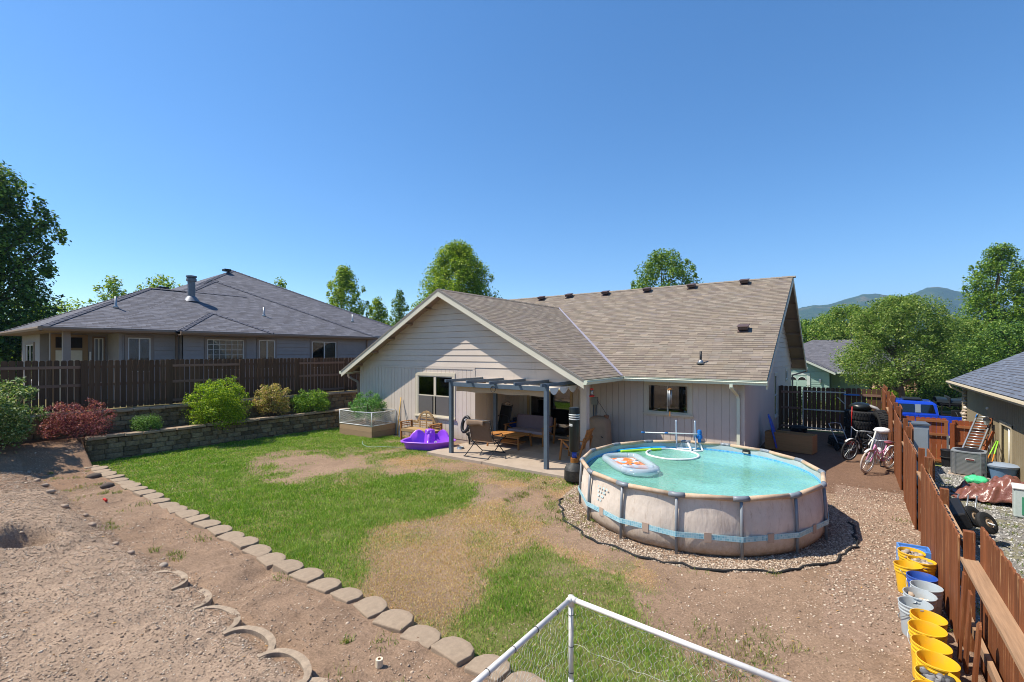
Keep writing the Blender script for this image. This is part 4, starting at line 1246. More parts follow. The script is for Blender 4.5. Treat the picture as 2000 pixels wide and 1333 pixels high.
# ------------------------------------------------------------------ left neighbour
LZ = 4.17
lh = thing('house', 'grey one-storey neighbouring house with a dark slate hip roof behind the left fence', 'house', (-27, 10, 1.4))
GS = mat('grey_lap_siding', '#96908c', 0.75, 0.06, 3)
LT = mat('brown_fascia', '#84705f', 0.6, 0.06, 3)
LTR = mat('taupe_window_trim', '#8d8279', 0.65, 0.05, 3)
def hip(x0, x1, y0, y1, z, p, dz=0.0):
    """hip roof planes on a rectangle; ridge along the longer side"""
    z += dz
    w_, l_ = x1 - x0, y1 - y0
    h = min(w_, l_) / 2
    if w_ >= l_: r0, r1 = (x0 + h, (y0 + y1) / 2, z + p * h), (x1 - h, (y0 + y1) / 2, z + p * h)
    else: r0, r1 = ((x0 + x1) / 2, y0 + h, z + p * h), ((x0 + x1) / 2, y1 - h, z + p * h)
    A, B, C, D = (x0, y0, z), (x1, y0, z), (x1, y1, z), (x0, y1, z)
    if w_ >= l_:
        return [([A, B, r1, r0], A, (1, 0, 0), (0, 1, p)), ([C, D, r0, r1], C, (1, 0, 0), (0, -1, p)), ([B, C, r1], B, (0, 1, 0), (-1, 0, p)), ([D, A, r0], A, (0, 1, 0), (1, 0, p))], [(A, r0), (B, r1), (C, r1), (D, r0), (r0, r1)]
    return [([A, B, r0], A, (1, 0, 0), (0, 1, p)), ([C, D, r1], C, (1, 0, 0), (0, -1, p)), ([B, C, r1, r0], B, (0, 1, 0), (-1, 0, p)), ([D, A, r0, r1], A, (0, 1, 0), (1, 0, p))], [(A, r0), (B, r0), (C, r1), (D, r1), (r0, r1)]
P1, h1 = hip(-30.4, -22.0, 3.4, 16, LZ, 0.5, -0.02)
P2, h2 = hip(-34.0, -22.0, 5.0, 17.0, LZ, 0.5)
P3, h3 = hip(-41.5, -23.7, 5.0, 22.8, LZ, 0.5, 0.01)
P4, h4 = hip(-25.3, -21.55, 7.25, 10.95, LZ - 0.02, 0.5)
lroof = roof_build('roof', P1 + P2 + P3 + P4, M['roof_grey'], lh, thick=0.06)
M['lcap'] = mat('dark_ridge_shingle', '#54545d', 0.9, 0.15, 9)
for a_, b_2 in h1[:2] + h1[4:] + [((-26.2, 9.2, LZ + 2.1), h2[1][1]), h2[2]] + h3[1:3] + h4[1:3] + [h2[4]]:
    a_, b_2 = Vector(a_), Vector(b_2); d2 = b_2 - a_; cp = MB(); n_ = max(1, int(d2.length / 0.22)); u = d2.normalized(); side = u.cross(Vector((0, 0, 1))).normalized()
    for i in range(n_):
        o = a_ + d2 * (i / n_); e = o + u * 0.27
        cp.add([tuple(o - side * 0.13 + Vector((0, 0, -0.015))), tuple(o + Vector((0, 0, 0.045))), tuple(o + side * 0.13 + Vector((0, 0, -0.015))), tuple(e - side * 0.13 + Vector((0, 0, -0.03))), tuple(e + Vector((0, 0, 0.02))), tuple(e + side * 0.13 + Vector((0, 0, -0.03)))], [(0, 1, 4, 3), (1, 2, 5, 4), (0, 2, 1)])
    cp.build('ridge_cap', M['lcap'], lroof, world=True)
wl = MB()
wl.bx(-30.0, -29.85, 4.0, 16.5, 1.3, LZ); wl.bx(-29.8, -26.4, 4.0, 4.12, 1.3, LZ)
wl.bx(-24.3, -24.2, 3.95, 5.75, 1.3, LZ); wl.bx(-24.19, -22.72, 5.62, 5.72, 1.3, LZ)
back_wall(wl, 'x', -22.75, 1, 5.73, 7.6, 1.3, LZ, [(5.9, 6.62, 2.6, 3.85)])
back_wall(wl, 'x', -22.3, 1, 7.6, 17.9, 1.3, LZ, [(8.5, 9.95, 2.5, 3.84), (10.66, 11.36, 2.5, 3.84), (13.3, 14.66, 2.5, 3.84)])
wl.bx(-22.75, -22.31, 7.6, 7.7, 1.3, LZ); wl.bx(-26.4, -26.28, 4.0, 5.6, 1.3, LZ); wl.bx(-30, -22.42, 17.8, 17.9, 1.3, LZ); wl.bx(-30, -24.5, 22.0, 22.1, 1.3, LZ)
back_wall(wl, 'x', -24.4, 1, 17.9, 22.1, 1.3, LZ)
lw = wl.build('wall', GS, lh, world=True)
lp = MB()
def lapx(y0, y1, x, holes):
    z = 1.4
    while z < LZ - 0.1:
        cuts = sorted({y0, y1} | {h[0] for h in holes} | {h[1] for h in holes})
        for p, q in zip(cuts[:-1], cuts[1:]):
            if any(h[0] <= p and q <= h[1] and h[2] < z + 0.17 and z < h[3] for h in holes): continue
            lp.add([(x + 0.03, p, z), (x + 0.03, q, z), (x + 0.006, q, z + 0.165), (x + 0.006, p, z + 0.165), (x, p, z), (x, q, z)], [(0, 1, 2, 3), (4, 5, 1, 0)])
        z += 0.178
lapx(5.73, 7.6, -22.75, [(5.78, 6.74, 2.4, 3.96)]); lapx(7.6, 17.9, -22.3, [(8.36, 10.09, 2.3, 3.97), (10.53, 11.5, 2.3, 3.97), (13.17, 14.79, 2.3, 3.97)]); lapx(17.9, 22.1, -24.4, [])
lp.build('lap_siding', GS, lw, world=True)
window(lw, 'x', -22.73, 5.8, 6.72, 2.4, 3.95, 1, trim=0.1, panes=2, trim_m=LTR, blind=(0, 1, 1.0), sill=False)
window(lw, 'x', -22.28, 8.38, 10.07, 2.4, 3.94, 1, trim=0.1, panes=1, trim_m=LTR, grid=(6, 6), blind=(0, 1, 1.0), sill=False)
window(lw, 'x', -22.28, 10.55, 11.48, 2.4, 3.94, 1, trim=0.09, panes=2, trim_m=LTR, blind=(0.0, 1, 1.0), sill=False)
window(lw, 'x', -22.28, 13.19, 14.77, 2.4, 3.94, 1, trim=0.1, panes=2, trim_m=LTR, blind=(0.5, 1, 0.9), sill=False)
# porch at the near corner: post, door, tall side window
MB().bx(-22.62, -22.42, 4.0, 4.2, 1.35, LZ - 0.16).build('porch_post', LTR, lh, world=True)
window(lw, 'x', -24.19, 5.15, 5.55, 2.0, 3.9, 1, trim=0.06, panes=2, trim_m=LT, sill=False)
dd = MB(); dd.bx(-24.19, -24.15, 3.98, 5.02, 1.4, 3.95)
ld = dd.build('porch_door', mat('ochre_door_trim', '#8f7450', 0.6, 0.06, 3), lw, world=True)
MB().bx(-24.148, -24.13, 4.1, 4.85, 1.45, 3.35).build('door_panel', mat('cream_door', '#cfc6ae', 0.6, 0.06, 6), ld, world=True)
MB().bx(-24.148, -24.13, 4.1, 4.85, 3.45, 3.85).build('transom_pane', M['dark'], ld, world=True)
window(lw, 'y', 3.98, -28.9, -27.2, 2.0, 3.7, -1, trim=0.1, panes=2, trim_m=LTR, sill=False)
ga = MB()
for a_, b_2, o in (((-22.0, 3.4, LZ - 0.05), (-22.0, 7.2, LZ - 0.05), (1, 0, 0)), ((-21.55, 7.25, LZ - 0.07), (-21.55, 10.95, LZ - 0.07), (1, 0, 0)), ((-22.0, 10.97, LZ - 0.05), (-22.0, 17.1, LZ - 0.05), (1, 0, 0)), ((-30.4, 3.4, LZ - 0.05), (-21.9, 3.4, LZ - 0.05), (0, -1, 0)), ((-23.7, 17.1, LZ - 0.05), (-23.7, 22.8, LZ - 0.05), (1, 0, 0))):
    a_, b_2, o = Vector(a_), Vector(b_2), Vector(o)
    ga.ext([tuple(a_ + o * p + Vector((0, 0, z))) for p, z in [(0, 0.03), (0.11, 0.03), (0.12, -0.03), (0.08, -0.1), (0, -0.1)]], tuple(b_2 - a_))
ga.pieces('gutter', LT, lroof, world=True)
so = MB()
so.bx(-22.7, -22.0, 3.5, 17.0, LZ - 0.16, LZ - 0.13); so.bx(-22.3, -21.56, 7.3, 10.9, LZ - 0.2, LZ - 0.17); so.bx(-30.3, -22.71, 3.42, 4.0, LZ - 0.16, LZ - 0.13); so.bx(-24.4, -23.7, 17.1, 22.7, LZ - 0.16, LZ - 0.13); so.bx(-24.3, -22.71, 4.0, 5.6, LZ - 0.16, LZ - 0.13)
so.pieces('soffit', LT, lroof, world=True)
dn = MB()
dn.beam((-22.68, 7.5, LZ - 0.16), (-22.68, 7.5, 1.4), 0.07, 0.07); dn.beam((-22.24, 12.0 - 1.4, LZ - 0.16), (-22.24, 10.62, 1.4), 0.06, 0.06) if False else None
dn.beam((-22.24, 16.6, LZ - 0.16), (-22.24, 16.6, 1.4), 0.07, 0.07)
dn.pieces('downspout', LT, lh, world=True)
fl_ = MB().lathe([(0.36, -0.1), (0.2, 0.12), (0.155, 0.16), (0.155, 0.85), (0.21, 0.87), (0.21, 0.98), (0.17, 1.02), (0.22, 1.05), (0.22, 1.12), (0.02, 1.16)], (-25.25, 8.95, 5.78), 20).build('flue', mat('dull_metal_flue', '#6c7078', 0.55, 0.15, 8, metal=0.5), lroof, world=True, auto=40)
for px_, py_ in ((-23.86, 5.8), (-23.93, 11.67), (-24.15, 17.0)):
    pz = LZ + 0.5 * (-22 - px_) - (0 if py_ < 17 else 0.1)
    MB().lathe([(0.13, -0.06), (0.05, 0.07), (0.04, 0.09), (0.04, 0.42)], (px_, py_, pz), 10).build('vent_pipe', M['galv'], lroof, world=True, smooth=True)
for px_, py_, pz in ((-32.0, 13.3, 8.45), (-29.6, 11.6, 7.28), (-26.5, 8.2, 6.28)):
    MB().box((px_, py_, pz + 0.05), (0.4, 0.4, 0.14)).build('roof_vent', M['black'], lroof, world=True, bevel=0.02)
MB().bx(-24.12, -24.06, 5.05, 5.1, 2.9, 3.3).build('wall_thermometer', M['white'], lw, world=True)

# ------------------------------------------------------------------ the above-ground pool
PX, PY = POOL[0], POOL[1]; RA, RB = 2.3, 2.48
def el(a, k=1.0, z=0.0): return (PX + RA * k * math.cos(a), PY + RB * k * math.sin(a), z)
PA = [math.radians(-9 - 24 * i) for i in range(15)]
pool = thing('swimming_pool', 'round frame pool with stained cream sides, grey legs and milky turquoise water', 'pool', (PX, PY, 0))
t = NT('pool_canvas')
pos = t.n('ShaderNodeTexCoord').outputs['Object']
sp = t.n('ShaderNodeSeparateXYZ'); t.l(pos, sp.inputs[0])
n1 = t.noise(3, 5, 0.7); n2 = t.noise(14, 6, 0.75); n3 = t.noise(5, 6, 0.8, stretch=(3, 3, 0.6))
a = t.ramp(n1, [(0.3, lin('#c4b5a5')), (0.7, lin('#d8cabb'))])
low = t.math('SUBTRACT', 0.36, sp.outputs[2]); low = t.math('MULTIPLY', t.math('MAXIMUM', low, 0.0), 2.6)
low = t.math('MULTIPLY', low, n2)
a = t.mix(t.math('MINIMUM', t.math('MULTIPLY', low, 1.7), 1.0), a, lin('#8f7350'))
a = t.mix(t.ramp(n3, [(0.55, (0, 0, 0)), (0.72, (0.6, 0.6, 0.6))]), a, lin('#9a8067'))
n4 = t.noise(22, 3, 0.8, stretch=(1, 1, 0.45))
a = t.mix(t.ramp(n4, [(0.7, (0, 0, 0)), (0.76, (0.7, 0.7, 0.7))]), a, lin('#5d4632'))
t.set(a, 0.75, 0, 0.25); t.bump(t.noise(5, 3, 0.6, stretch=(1, 1, 0.35)), 0.02)
canvas = t.m
def ring_wall(prof, n=90, sag=False):
    m = MB(); vs = []; fs = []
    for r_, z in prof:
        for k in range(n):
            a = 2 * PI * k / n
            # sag in between the legs
            ph = ((math.degrees(a) + 9) % 24) / 24
            b = 1 + (0.012 * math.sin(ph * PI) if (0.05 < z < 0.85 and sag) else 0.0)
            vs.append((PX + (RA + r_) * b * math.cos(a), PY + (RB + r_) * b * math.sin(a), z))
    for i in range(len(prof) - 1):
        for k in range(n):
            l = (k + 1) % n
            fs.append((i * n + k, i * n + l, (i + 1) * n + l, (i + 1) * n + k))
    return m.add(vs, fs)
wl_ = ring_wall([(-0.2, -0.02), (-0.08, 0.0), (-0.03, 0.05), (-0.008, 0.16), (-0.006, 0.3), (-0.012, 0.45), (-0.03, 0.65), (-0.06, 0.85), (-0.05, 0.925)], sag=True).build('pool_wall', canvas, pool, world=True, smooth=True)
lin_m = mat('grey_liner', '#a9b3b2', 0.6, 0.08, 5, dirt=('#8f9a93', 0.5, 4))
ring_wall([(-0.06, 0.925), (-0.07, 0.85), (-0.07, 0.82)]).build('liner', lin_m, pool, world=True, smooth=True)
def tilemat(name, c1, c2, c3, s):
    t = NT(name)
    uv = t.n('ShaderNodeTexCoord').outputs['Object']
    sp = t.n('ShaderNodeSeparateXYZ'); t.l(uv, sp.inputs[0])
    ang = t.math('MULTIPLY', t.math('ARCTAN2', sp.outputs[1], sp.outputs[0]), 2.35 / s)
    hz_ = t.math('DIVIDE', sp.outputs[2], s)
    cb = t.n('ShaderNodeCombineXYZ'); t.l(t.math('FLOOR', ang), cb.inputs[0]); t.l(t.math('FLOOR', hz_), cb.inputs[1])
    wn = t.n('ShaderNodeTexWhiteNoise', noise_dimensions='2D'); t.l(cb.outputs[0], wn.inputs['Vector'])
    a = t.ramp(wn.outputs[0], [(0, lin(c1)), (0.5, lin(c2)), (1, lin(c3))])
    g = t.math('MAXIMUM', t.math('LESS_THAN', t.math('FRACT', ang), 0.12), t.math('LESS_THAN', t.math('FRACT', hz_), 0.12))
    a = t.mix(g, a, lin('#b9cfd3'))
    t.set(a, 0.45, 0, 0.35)
    return t.m
ring_wall([(-0.07, 0.82), (-0.075, 0.755)]).build('tile_band', tilemat('liner_tiles', '#1f8fd0', '#45b4e6', '#2f9fd8', 0.03), pool, world=True, smooth=True)
t = NT('pool_water')
n1 = t.noise(0.55, 4, 0.6); n2 = t.noise(7, 3, 0.6)
a = t.ramp(n1, [(0.36, lin('#689c82')), (0.5, lin('#6fa894')), (0.64, lin('#7fbcae'))])
t.set(a, 0.06, 0, 0.5)
b1 = t.noise(9, 3, 0.6, stretch=(1, 2, 1)); t.bump(t.math('ADD', b1, t.math('MULTIPLY', t.noise(2.6, 4, 0.6), 1.6)), 0.03)
wv = MB(); n = 60
wv.add([(PX, PY, 0.775)] + [el(2 * PI * k / n, 0.965, 0.775) for k in range(n)], [(0, 1 + k, 1 + (k + 1) % n) for k in range(n)])
wv.build('water', t.m, pool, world=True)
sleeve = mat('dirty_tan_sleeve', '#b79c80', 0.7, 0.15, 6, dirt=('#d0c0aa', 0.6, 5))
legm = mat('grey_pool_leg', '#7d8389', 0.45, 0.08, 5, metal=0.1, dirt=('#8f8373', 0.4, 8))
for i, a in enumerate(PA):
    b_ = a - math.radians(24)
    p, q = Vector(el(a, 1, 0.945)), Vector(el(b_, 1, 0.945))
    MB().tube([p.lerp(q, 0.08), p.lerp(q, 0.92)], 0.042, 12).build('top_rail', sleeve, pool, world=True, smooth=True)
    o = Vector(el(a + math.radians(24), 1, 0.945))
    j = MB().tube([p.lerp(o, 0.13), p.lerp(o, 0.04), p, p.lerp(q, 0.04), p.lerp(q, 0.13)], 0.046, 12).build('rail_joint', legm, pool, world=True, smooth=True)
    MB().tube([el(a, 1.0, 0.9), el(a, 1.012, 0.5), el(a, 1.016, 0.0)], 0.025, 12).build('leg', legm, pool, world=True, smooth=True)
bandm = tilemat('band_tiles', '#7fb4c0', '#a3c9cf', '#66a5b6', 0.033)
bm_ = MB()
pts = [el(a, 1.032, 0) for a in PA]
for i in range(15):
    p, q = pts[i], pts[(i + 1) % 15]
    z0, z1 = 0.29, 0.375
    o = Vector((p[0] - PX, p[1] - PY, 0)).normalized() * 0.006
    bm_.add([(p[0], p[1], z0), (q[0], q[1], z0), (q[0], q[1], z1), (p[0], p[1], z1), (p[0] - o.x, p[1] - o.y, z0), (q[0] - o.x, q[1] - o.y, z0), (q[0] - o.x, q[1] - o.y, z1), (p[0] - o.x, p[1] - o.y, z1)], [(0, 1, 2, 3), (7, 6, 5, 4), (3, 2, 6, 7), (0, 4, 5, 1)])
bm_.build('mosaic_strap', bandm, pool, world=True)
patchm = mat('tan_patch', '#b09a88', 0.8, 0.08, 6)
for i in (1, 2, 3, 4, 0):
    p, q = Vector(pts[i]), Vector(pts[(i + 1) % 15])
    c = p.lerp(q, 0.52); d = (q - p).normalized(); o = Vector((d.y, -d.x, 0))
    if o.dot(c - Vector((PX, PY, 0))) < 0: o = -o
    m = MB(); m.beam(c - d * 0.055 + o * 0.006 + Vector((0, 0, 0.325)), c + d * 0.055 + o * 0.006 + Vector((0, 0, 0.325)), 0.008, 0.15)
    m.build('strap_patch', patchm, pool, world=True)
# faded printing on the canvas between two legs: only broken pale-blue marks are left of it
pm_ = MB(); a0, a1 = math.radians(-121), math.radians(-112)
random.seed(4)
for rr_, (zz_, wds) in enumerate(((0.74, [0.5, 0.3, 0.6, 0.5]), (0.66, [0.5, 0.4, 0.8]), (0.58, [0.7, 0.9]), (0.5, [0.4, 0.5]))):
    a = a0
    for wv_ in wds:
        a2 = a + math.radians(2.1 * wv_)
        k0 = 1.0075 - 0.02 * (zz_ - 0.5)
        pm_.add([el(a, k0, zz_), el(a2, k0, zz_), el(a2, k0 - 0.001, zz_ + 0.04), el(a, k0 - 0.001, zz_ + 0.04)], [(0, 1, 2, 3)])
        a = a2 + math.radians(1.1)
pm_.build('faded_print', mat('faded_blue_print', '#bdd0d0', 0.7, 0.25, 18), pool, world=True)
sk = MB().box((-2.03, 12.45, 0.86), (0.17, 0.03, 0.085), rz=-0.27).build('skimmer_opening', M['black'], pool, world=True)
MB().box((-2.035, 12.43, 0.84), (0.12, 0.02, 0.03), rz=-0.27).build('skimmer_flap', M['vinyl_tan'], sk, world=True)

# ladder and what hangs on it
LA = math.radians(111)
lad = thing('pool_ladder', 'grey A-frame ladder standing over the far rim of the pool', 'ladder', el(LA))
dt = Vector((-math.sin(LA), math.cos(LA), 0)); dr = Vector((math.cos(LA), math.sin(LA), 0)); c0 = Vector(el(LA))
lm = mat('grey_ladder_tube', '#9aa5b0', 0.4, 0.05, 5, metal=0.3)
for s_ in (-0.23, 0.23):
    c = c0 + dt * s_
    MB().tube(smooth_path([c - dr * 0.42 + Vector((0, 0, 0.1)), c - dr * 0.17 + Vector((0, 0, 0.95)), c - dr * 0.05 + Vector((0, 0, 1.4)), c + Vector((0, 0, 1.48)), c + dr * 0.05 + Vector((0, 0, 1.4)), c + dr * 0.17 + Vector((0, 0, 0.95)), c + dr * 0.4 + Vector((0, 0, 0.0))], 5), 0.021, 10).build('rail', lm, lad, world=True, smooth=True)
for k in range(3):
    f = (k + 1) / 4
    MB().box(c0 + dr * (0.4 - 0.22 * f) + Vector((0, 0, 0.95 * f)), (0.44, 0.09, 0.03), rz=LA + PI / 2).build('step', M['white'], lad, world=True, bevel=0.006)
MB().box(c0 - dr * 0.24 + Vector((0, 0, 0.8)), (0.44, 0.09, 0.04), rz=LA + PI / 2).build('step', M['white'], lad, world=True, bevel=0.006)
blue = mat('blue_plastic', '#1f6fb8', 0.4, 0.06, 4)
pole = thing('pool_pole', 'white telescopic pool pole with blue joints resting across the ladder rails', 'pole', (-3.4, 12.3, 1.19))
dv = Vector((0.95, 0.31, 0.0)).normalized()
A_ = c0 - dr * 0.15 - dt * 0.0 + Vector((0, 0, 1.18))
a1, a2 = A_ - Vector((0.82, 0.575, 0)).normalized() * 1.15 + Vector((0, 0, 0.03)), A_ + dt * -0.28
MB().tube([a1, A_, a2 + Vector((0, 0, 0))], 0.014, 8).build('tube', M['white'], pole, world=True, smooth=True)
for f in (0.0, 0.52):
    p = a1.lerp(A_, f); d = (A_ - a1).normalized()
    MB().tube([p, p + d * 0.09], 0.018, 8).build('joint', blue, pole, world=True, smooth=True)
vac = thing('pool_vacuum', 'blue pool cleaner head hooked on the ladder with a white hose floating in a ring', 'pool vacuum', (-3.0, 12.4, 0.8))
vp = c0 - dt * 0.33 + Vector((0, 0, 1.12)) - dr * 0.08
hd_ = MB().lathe([(0.02, 0.16), (0.05, 0.15), (0.06, 0.06), (0.05, 0.05), (0.075, 0.0), (0.075, -0.06), (0.045, -0.08), (0.045, -0.16)], vp, 14).build('cleaner_head', blue, vac, world=True, auto=40)
MB().box(vp + Vector((-0.07, 0, -0.02)), (0.1, 0.05, 0.04)).build('hook', blue, hd_, world=True)
hose = [vp + Vector((0, 0, -0.16)), vp + Vector((0.05, -0.02, -0.28)), vp + Vector((0.1, -0.08, -0.36)), Vector((vp.x + 0.08, vp.y - 0.3, 0.79)), Vector((-3.28, 12.05, 0.785)), Vector((-3.7, 12.1, 0.785))]
for i in range(1, 12):
    a = math.radians(105 + 29 * i); hose.append(Vector((-3.5 + 0.6 * math.cos(a), 11.47 + 0.62 * math.sin(a), 0.79 + 0.004 * (i % 2))))
hose += [Vector((-3.2, 12.0, 0.83)), Vector((-3.32, 12.2, 0.95)), Vector((-3.36, 12.3, 0.9))]
MB().tube(smooth_path(hose, 5), 0.026, 10).build('hose', M['white'], vac, world=True, smooth=True)
ndm = mat('lime_foam', '#a9d63a', 0.8, 0.06, 8); ndb = mat('blue_foam', '#27a0dc', 0.8, 0.06, 8)
o = MB().tube(smooth_path([(-4.62, 11.0, 0.8), (-4.42, 11.22, 0.8), (-4.22, 11.5, 0.8), (-4.02, 11.68, 0.805), (-3.9, 11.84, 0.8)]), 0.032, 12).build('pool_noodle', ndm, smooth=True); tag(o, 'lime green foam noodle floating along the pool edge', 'pool noodle')
o = MB().tube(smooth_path([(-4.72, 11.0, 0.8), (-4.5, 11.36, 0.8), (-4.2, 11.8, 0.8), (-3.86, 12.1, 0.8)]), 0.03, 12).build('pool_noodle', ndb, smooth=True); tag(o, 'blue foam noodle floating against the pool liner', 'pool noodle')
# inflatable lounger
raft = thing('inflatable_lounger', 'clear inflatable lounger with an orange print floating in the pool', 'pool float', (-3.85, 9.72, 0.8), math.atan2(-1.35, 1.2))
t = NT('clear_vinyl')
tr_ = t.n('ShaderNodeBsdfTransparent'); tr_.inputs[0].default_value = (0.9, 0.94, 0.97, 1)
t.set(lin('#c9d3da'), 0.12, 0, 0.6)
mx_ = t.n('ShaderNodeMixShader'); mx_.inputs[0].default_value = 0.52
t.l(t.b.outputs[0], mx_.inputs[1]); t.l(tr_.outputs[0], mx_.inputs[2]); t.l(mx_.outputs[0], t.t.nodes['Material Output'].inputs['Surface'])
clr = t.m
MB().tube(smooth_path([(-0.78, 0.2, 0.03), (-0.8, -0.1, 0.03), (-0.68, -0.36, 0.03), (-0.3, -0.38, 0.03), (0.2, -0.37, 0.03), (0.5, -0.3, 0.03)], 5), 0.085, 12).build('side_tube', clr, raft, smooth=True)
MB().tube(smooth_path([(-0.78, 0.2, 0.03), (-0.66, 0.37, 0.03), (-0.3, 0.38, 0.03), (0.2, 0.38, 0.03), (0.5, 0.34, 0.03)], 5), 0.085, 12).build('side_tube', clr, raft, smooth=True)
MB().tube(smooth_path([(0.5, 0.36, 0.05), (0.72, 0.25, 0.06), (0.86, 0.0, 0.07), (0.74, -0.26, 0.06), (0.5, -0.34, 0.05), (0.42, -0.05, 0.05), (0.5, 0.3, 0.05)], 5), 0.07, 12).build('pillow_tube', clr, raft, smooth=True)
pr1 = NT('raft_print')
v_ = pr1.noise(3.0, 2, 0.5); v2 = pr1.noise(6.5, 2, 0.5)
a = pr1.ramp(v_, [(0.40, lin('#b9c4ce')), (0.45, lin('#e0702a')), (0.56, lin('#e88a3a')), (0.6, lin('#c3ccd4'))])
a = pr1.mix(pr1.ramp(v2, [(0.62, (0, 0, 0)), (0.64, (1, 1, 1))]), a, lin('#5a5d66'))
a = pr1.mix(pr1.ramp(v2, [(0.33, (1, 1, 1)), (0.35, (0, 0, 0))]), a, lin('#5fb0c8'))
pr1.set(a, 0.3, 0, 0.5)
MB().grid(lambda u, v: (-0.66 + 1.1 * u, -0.3 + 0.6 * v, 0.015 + 0.018 * math.sin(u * 22) * math.sin(v * 3.1)), 40, 10).build('printed_mat', pr1.m, raft, smooth=True, solid=0.01)
# garden edging hose round the gravel
pts = []
for i in range(60):
    a = math.radians(-158 + 175 * i / 59)
    k = 1.19 + 0.016 * math.sin(i * 0.9) + 0.01 * math.sin(i * 2.3)
    x, y, _ = el(a, k)
    pts.append((x, y, float(H(x, y)) + 0.014 + 0.012 * math.sin(i * 1.7)))
o = MB().tube(pts, 0.022, 8).build('edging_strip', M['rubber'], smooth=True); tag(o, 'black plastic edging strip curving round the pool gravel', 'edging strip')

# ------------------------------------------------------------------ pergola
pg = thing('pergola', 'slate grey steel pergola with a pale fabric canopy over the patio', 'pergola', (-8.5, 12, 0.08))
PGX0, PGX1, PGY0, PGY1 = -10.27, -6.72, 10.87, 13.15
for x in (PGX0, PGX1):
    for y in (PGY0, PGY1):
        MB().box((x, y, 1.24), (0.115, 0.115, 2.32)).build('post', M['steel'], pg, world=True, bevel=0.008)
MB().bx(PGX0, PGX1, PGY0 - 0.03, PGY0 + 0.03, 2.2, 2.33).build('beam', M['steel'], pg, world=True, bevel=0.004)
MB().bx(PGX0, PGX1, PGY1 - 0.03, PGY1 + 0.03, 2.2, 2.33).build('beam', M['steel'], pg, world=True, bevel=0.004)
for k in range(5):
    x = PGX0 + (PGX1 - PGX0) * k / 4
    MB().bx(x - 0.028, x + 0.028, PGY0 - 0.28, PGY1 + 0.25, 2.331, 2.42).build('rafter', M['steel'], pg, world=True, bevel=0.004)
cvm = leafmat('pale_canvas', '#cfc4b6', '#cfc4b6', '#cfc4b6', 0.22, 0.8)
cv = MB()
def canopy(u, v):
    x = PGX0 + 0.12 + (PGX1 - PGX0 - 0.1) * u; y = PGY0 + 0.08 + (PGY1 - PGY0 - 0.2) * v
    s4 = abs(math.sin(v * PI * 4))
    return (x, y, 2.25 - 0.075 * s4)
cv.grid(canopy, 30, 44)
cv.build('canopy', cvm, pg, world=True, smooth=True)
vl = MB().grid(lambda u, v: (PGX0 + 0.15 + (PGX1 - PGX0 - 0.25) * u, PGY0 + 0.07 + 0.01 * math.sin(u * 40), 2.2 - 0.16 * v + 0.012 * math.sin(u * 17)), 50, 2)
vl.build('valance', leafmat('tan_canvas', '#b59b82', '#b59b82', '#b59b82', 0.2, 0.8), pg, world=True, smooth=True)
scl = MB()
for k in range(4):
    y0 = PGY0 + 0.1 + k * 0.54
    n = 10
    ring = [(PGX1 + 0.03, y0 + 0.52 * i / n, 2.27 - 0.19 * math.sin(PI * i / n) ** 0.7) for i in range(n + 1)]
    scl.ext([(PGX1 + 0.03, y0, 2.28)] + ring + [(PGX1 + 0.03, y0 + 0.52, 2.28)], (0.006, 0, 0))
scl.build('scalloped_edge', mat('white_canvas', '#d6d4d0', 0.8, 0.04, 5), pg, world=True)
tl = MB().tube([(0.09 * math.cos(a), 0, 0.09 * math.sin(a)) for a in [2 * PI * k / 16 for k in range(16)]], 0.008, 6, closed=True).build('tie_loop', M['black'], pg, smooth=True)
tl.location = (-0.05, -1.17, 2.1)

# ------------------------------------------------------------------ patio furniture
brown = mat('brown_sling', '#6d5747', 0.85, 0.12, 7, 0.002, 200)
frame_d = mat('dark_chair_tube', '#33353a', 0.4, 0.1, 6, metal=0.5)
rc = thing('reclining_chair', 'brown sling reclining lawn chair with its back to the lawn', 'lawn chair', (-9.2, 11.2, 0.085), 0.1)
hw = 0.43
f = MB()
f.tube(smooth_path([(-hw, 0.42, 0.62), (-hw - 0.02, 0.1, 0.3), (-hw, -0.36, 0.04), (-hw + 0.06, -0.45, 0.015), (hw - 0.06, -0.45, 0.015), (hw, -0.36, 0.04), (hw + 0.02, 0.1, 0.3), (hw, 0.42, 0.62)], 5), 0.014, 8)
f.build('rear_leg_frame', frame_d, rc, smooth=True)
MB().tube(smooth_path([(-hw - 0.03, -0.3, 0.66), (-hw - 0.03, 0.12, 0.34), (-hw, 0.5, 0.04), (-hw + 0.06, 0.56, 0.015), (hw - 0.06, 0.56, 0.015), (hw, 0.5, 0.04), (hw + 0.03, 0.12, 0.34), (hw + 0.03, -0.3, 0.66)], 5), 0.014, 8).build('front_leg_frame', frame_d, rc, smooth=True)
MB().tube(smooth_path([(-hw, 0.6, 0.52), (-hw, 0.0, 0.4), (-hw, -0.1, 0.46), (-hw, -0.31, 1.08), (-hw + 0.05, -0.33, 1.12), (hw - 0.05, -0.33, 1.12), (hw, -0.31, 1.08), (hw, -0.1, 0.46), (hw, 0.0, 0.4), (hw, 0.6, 0.52)], 5), 0.014, 8).build('sling_frame', frame_d, rc, smooth=True)
MB().grid(lambda u, v: ((u - 0.5) * 2 * (hw - 0.035), -0.1 - 0.2 * v, 0.45 + 0.63 * v), 6, 12).build('backrest', brown, rc, smooth=True, solid=0.006)
MB().grid(lambda u, v: ((u - 0.5) * 2 * (hw - 0.035), 0.58 - 0.62 * v, 0.5 - 0.09 * v - 0.03 * math.sin(PI * v)), 6, 10).build('seat', brown, rc, smooth=True, solid=0.006)
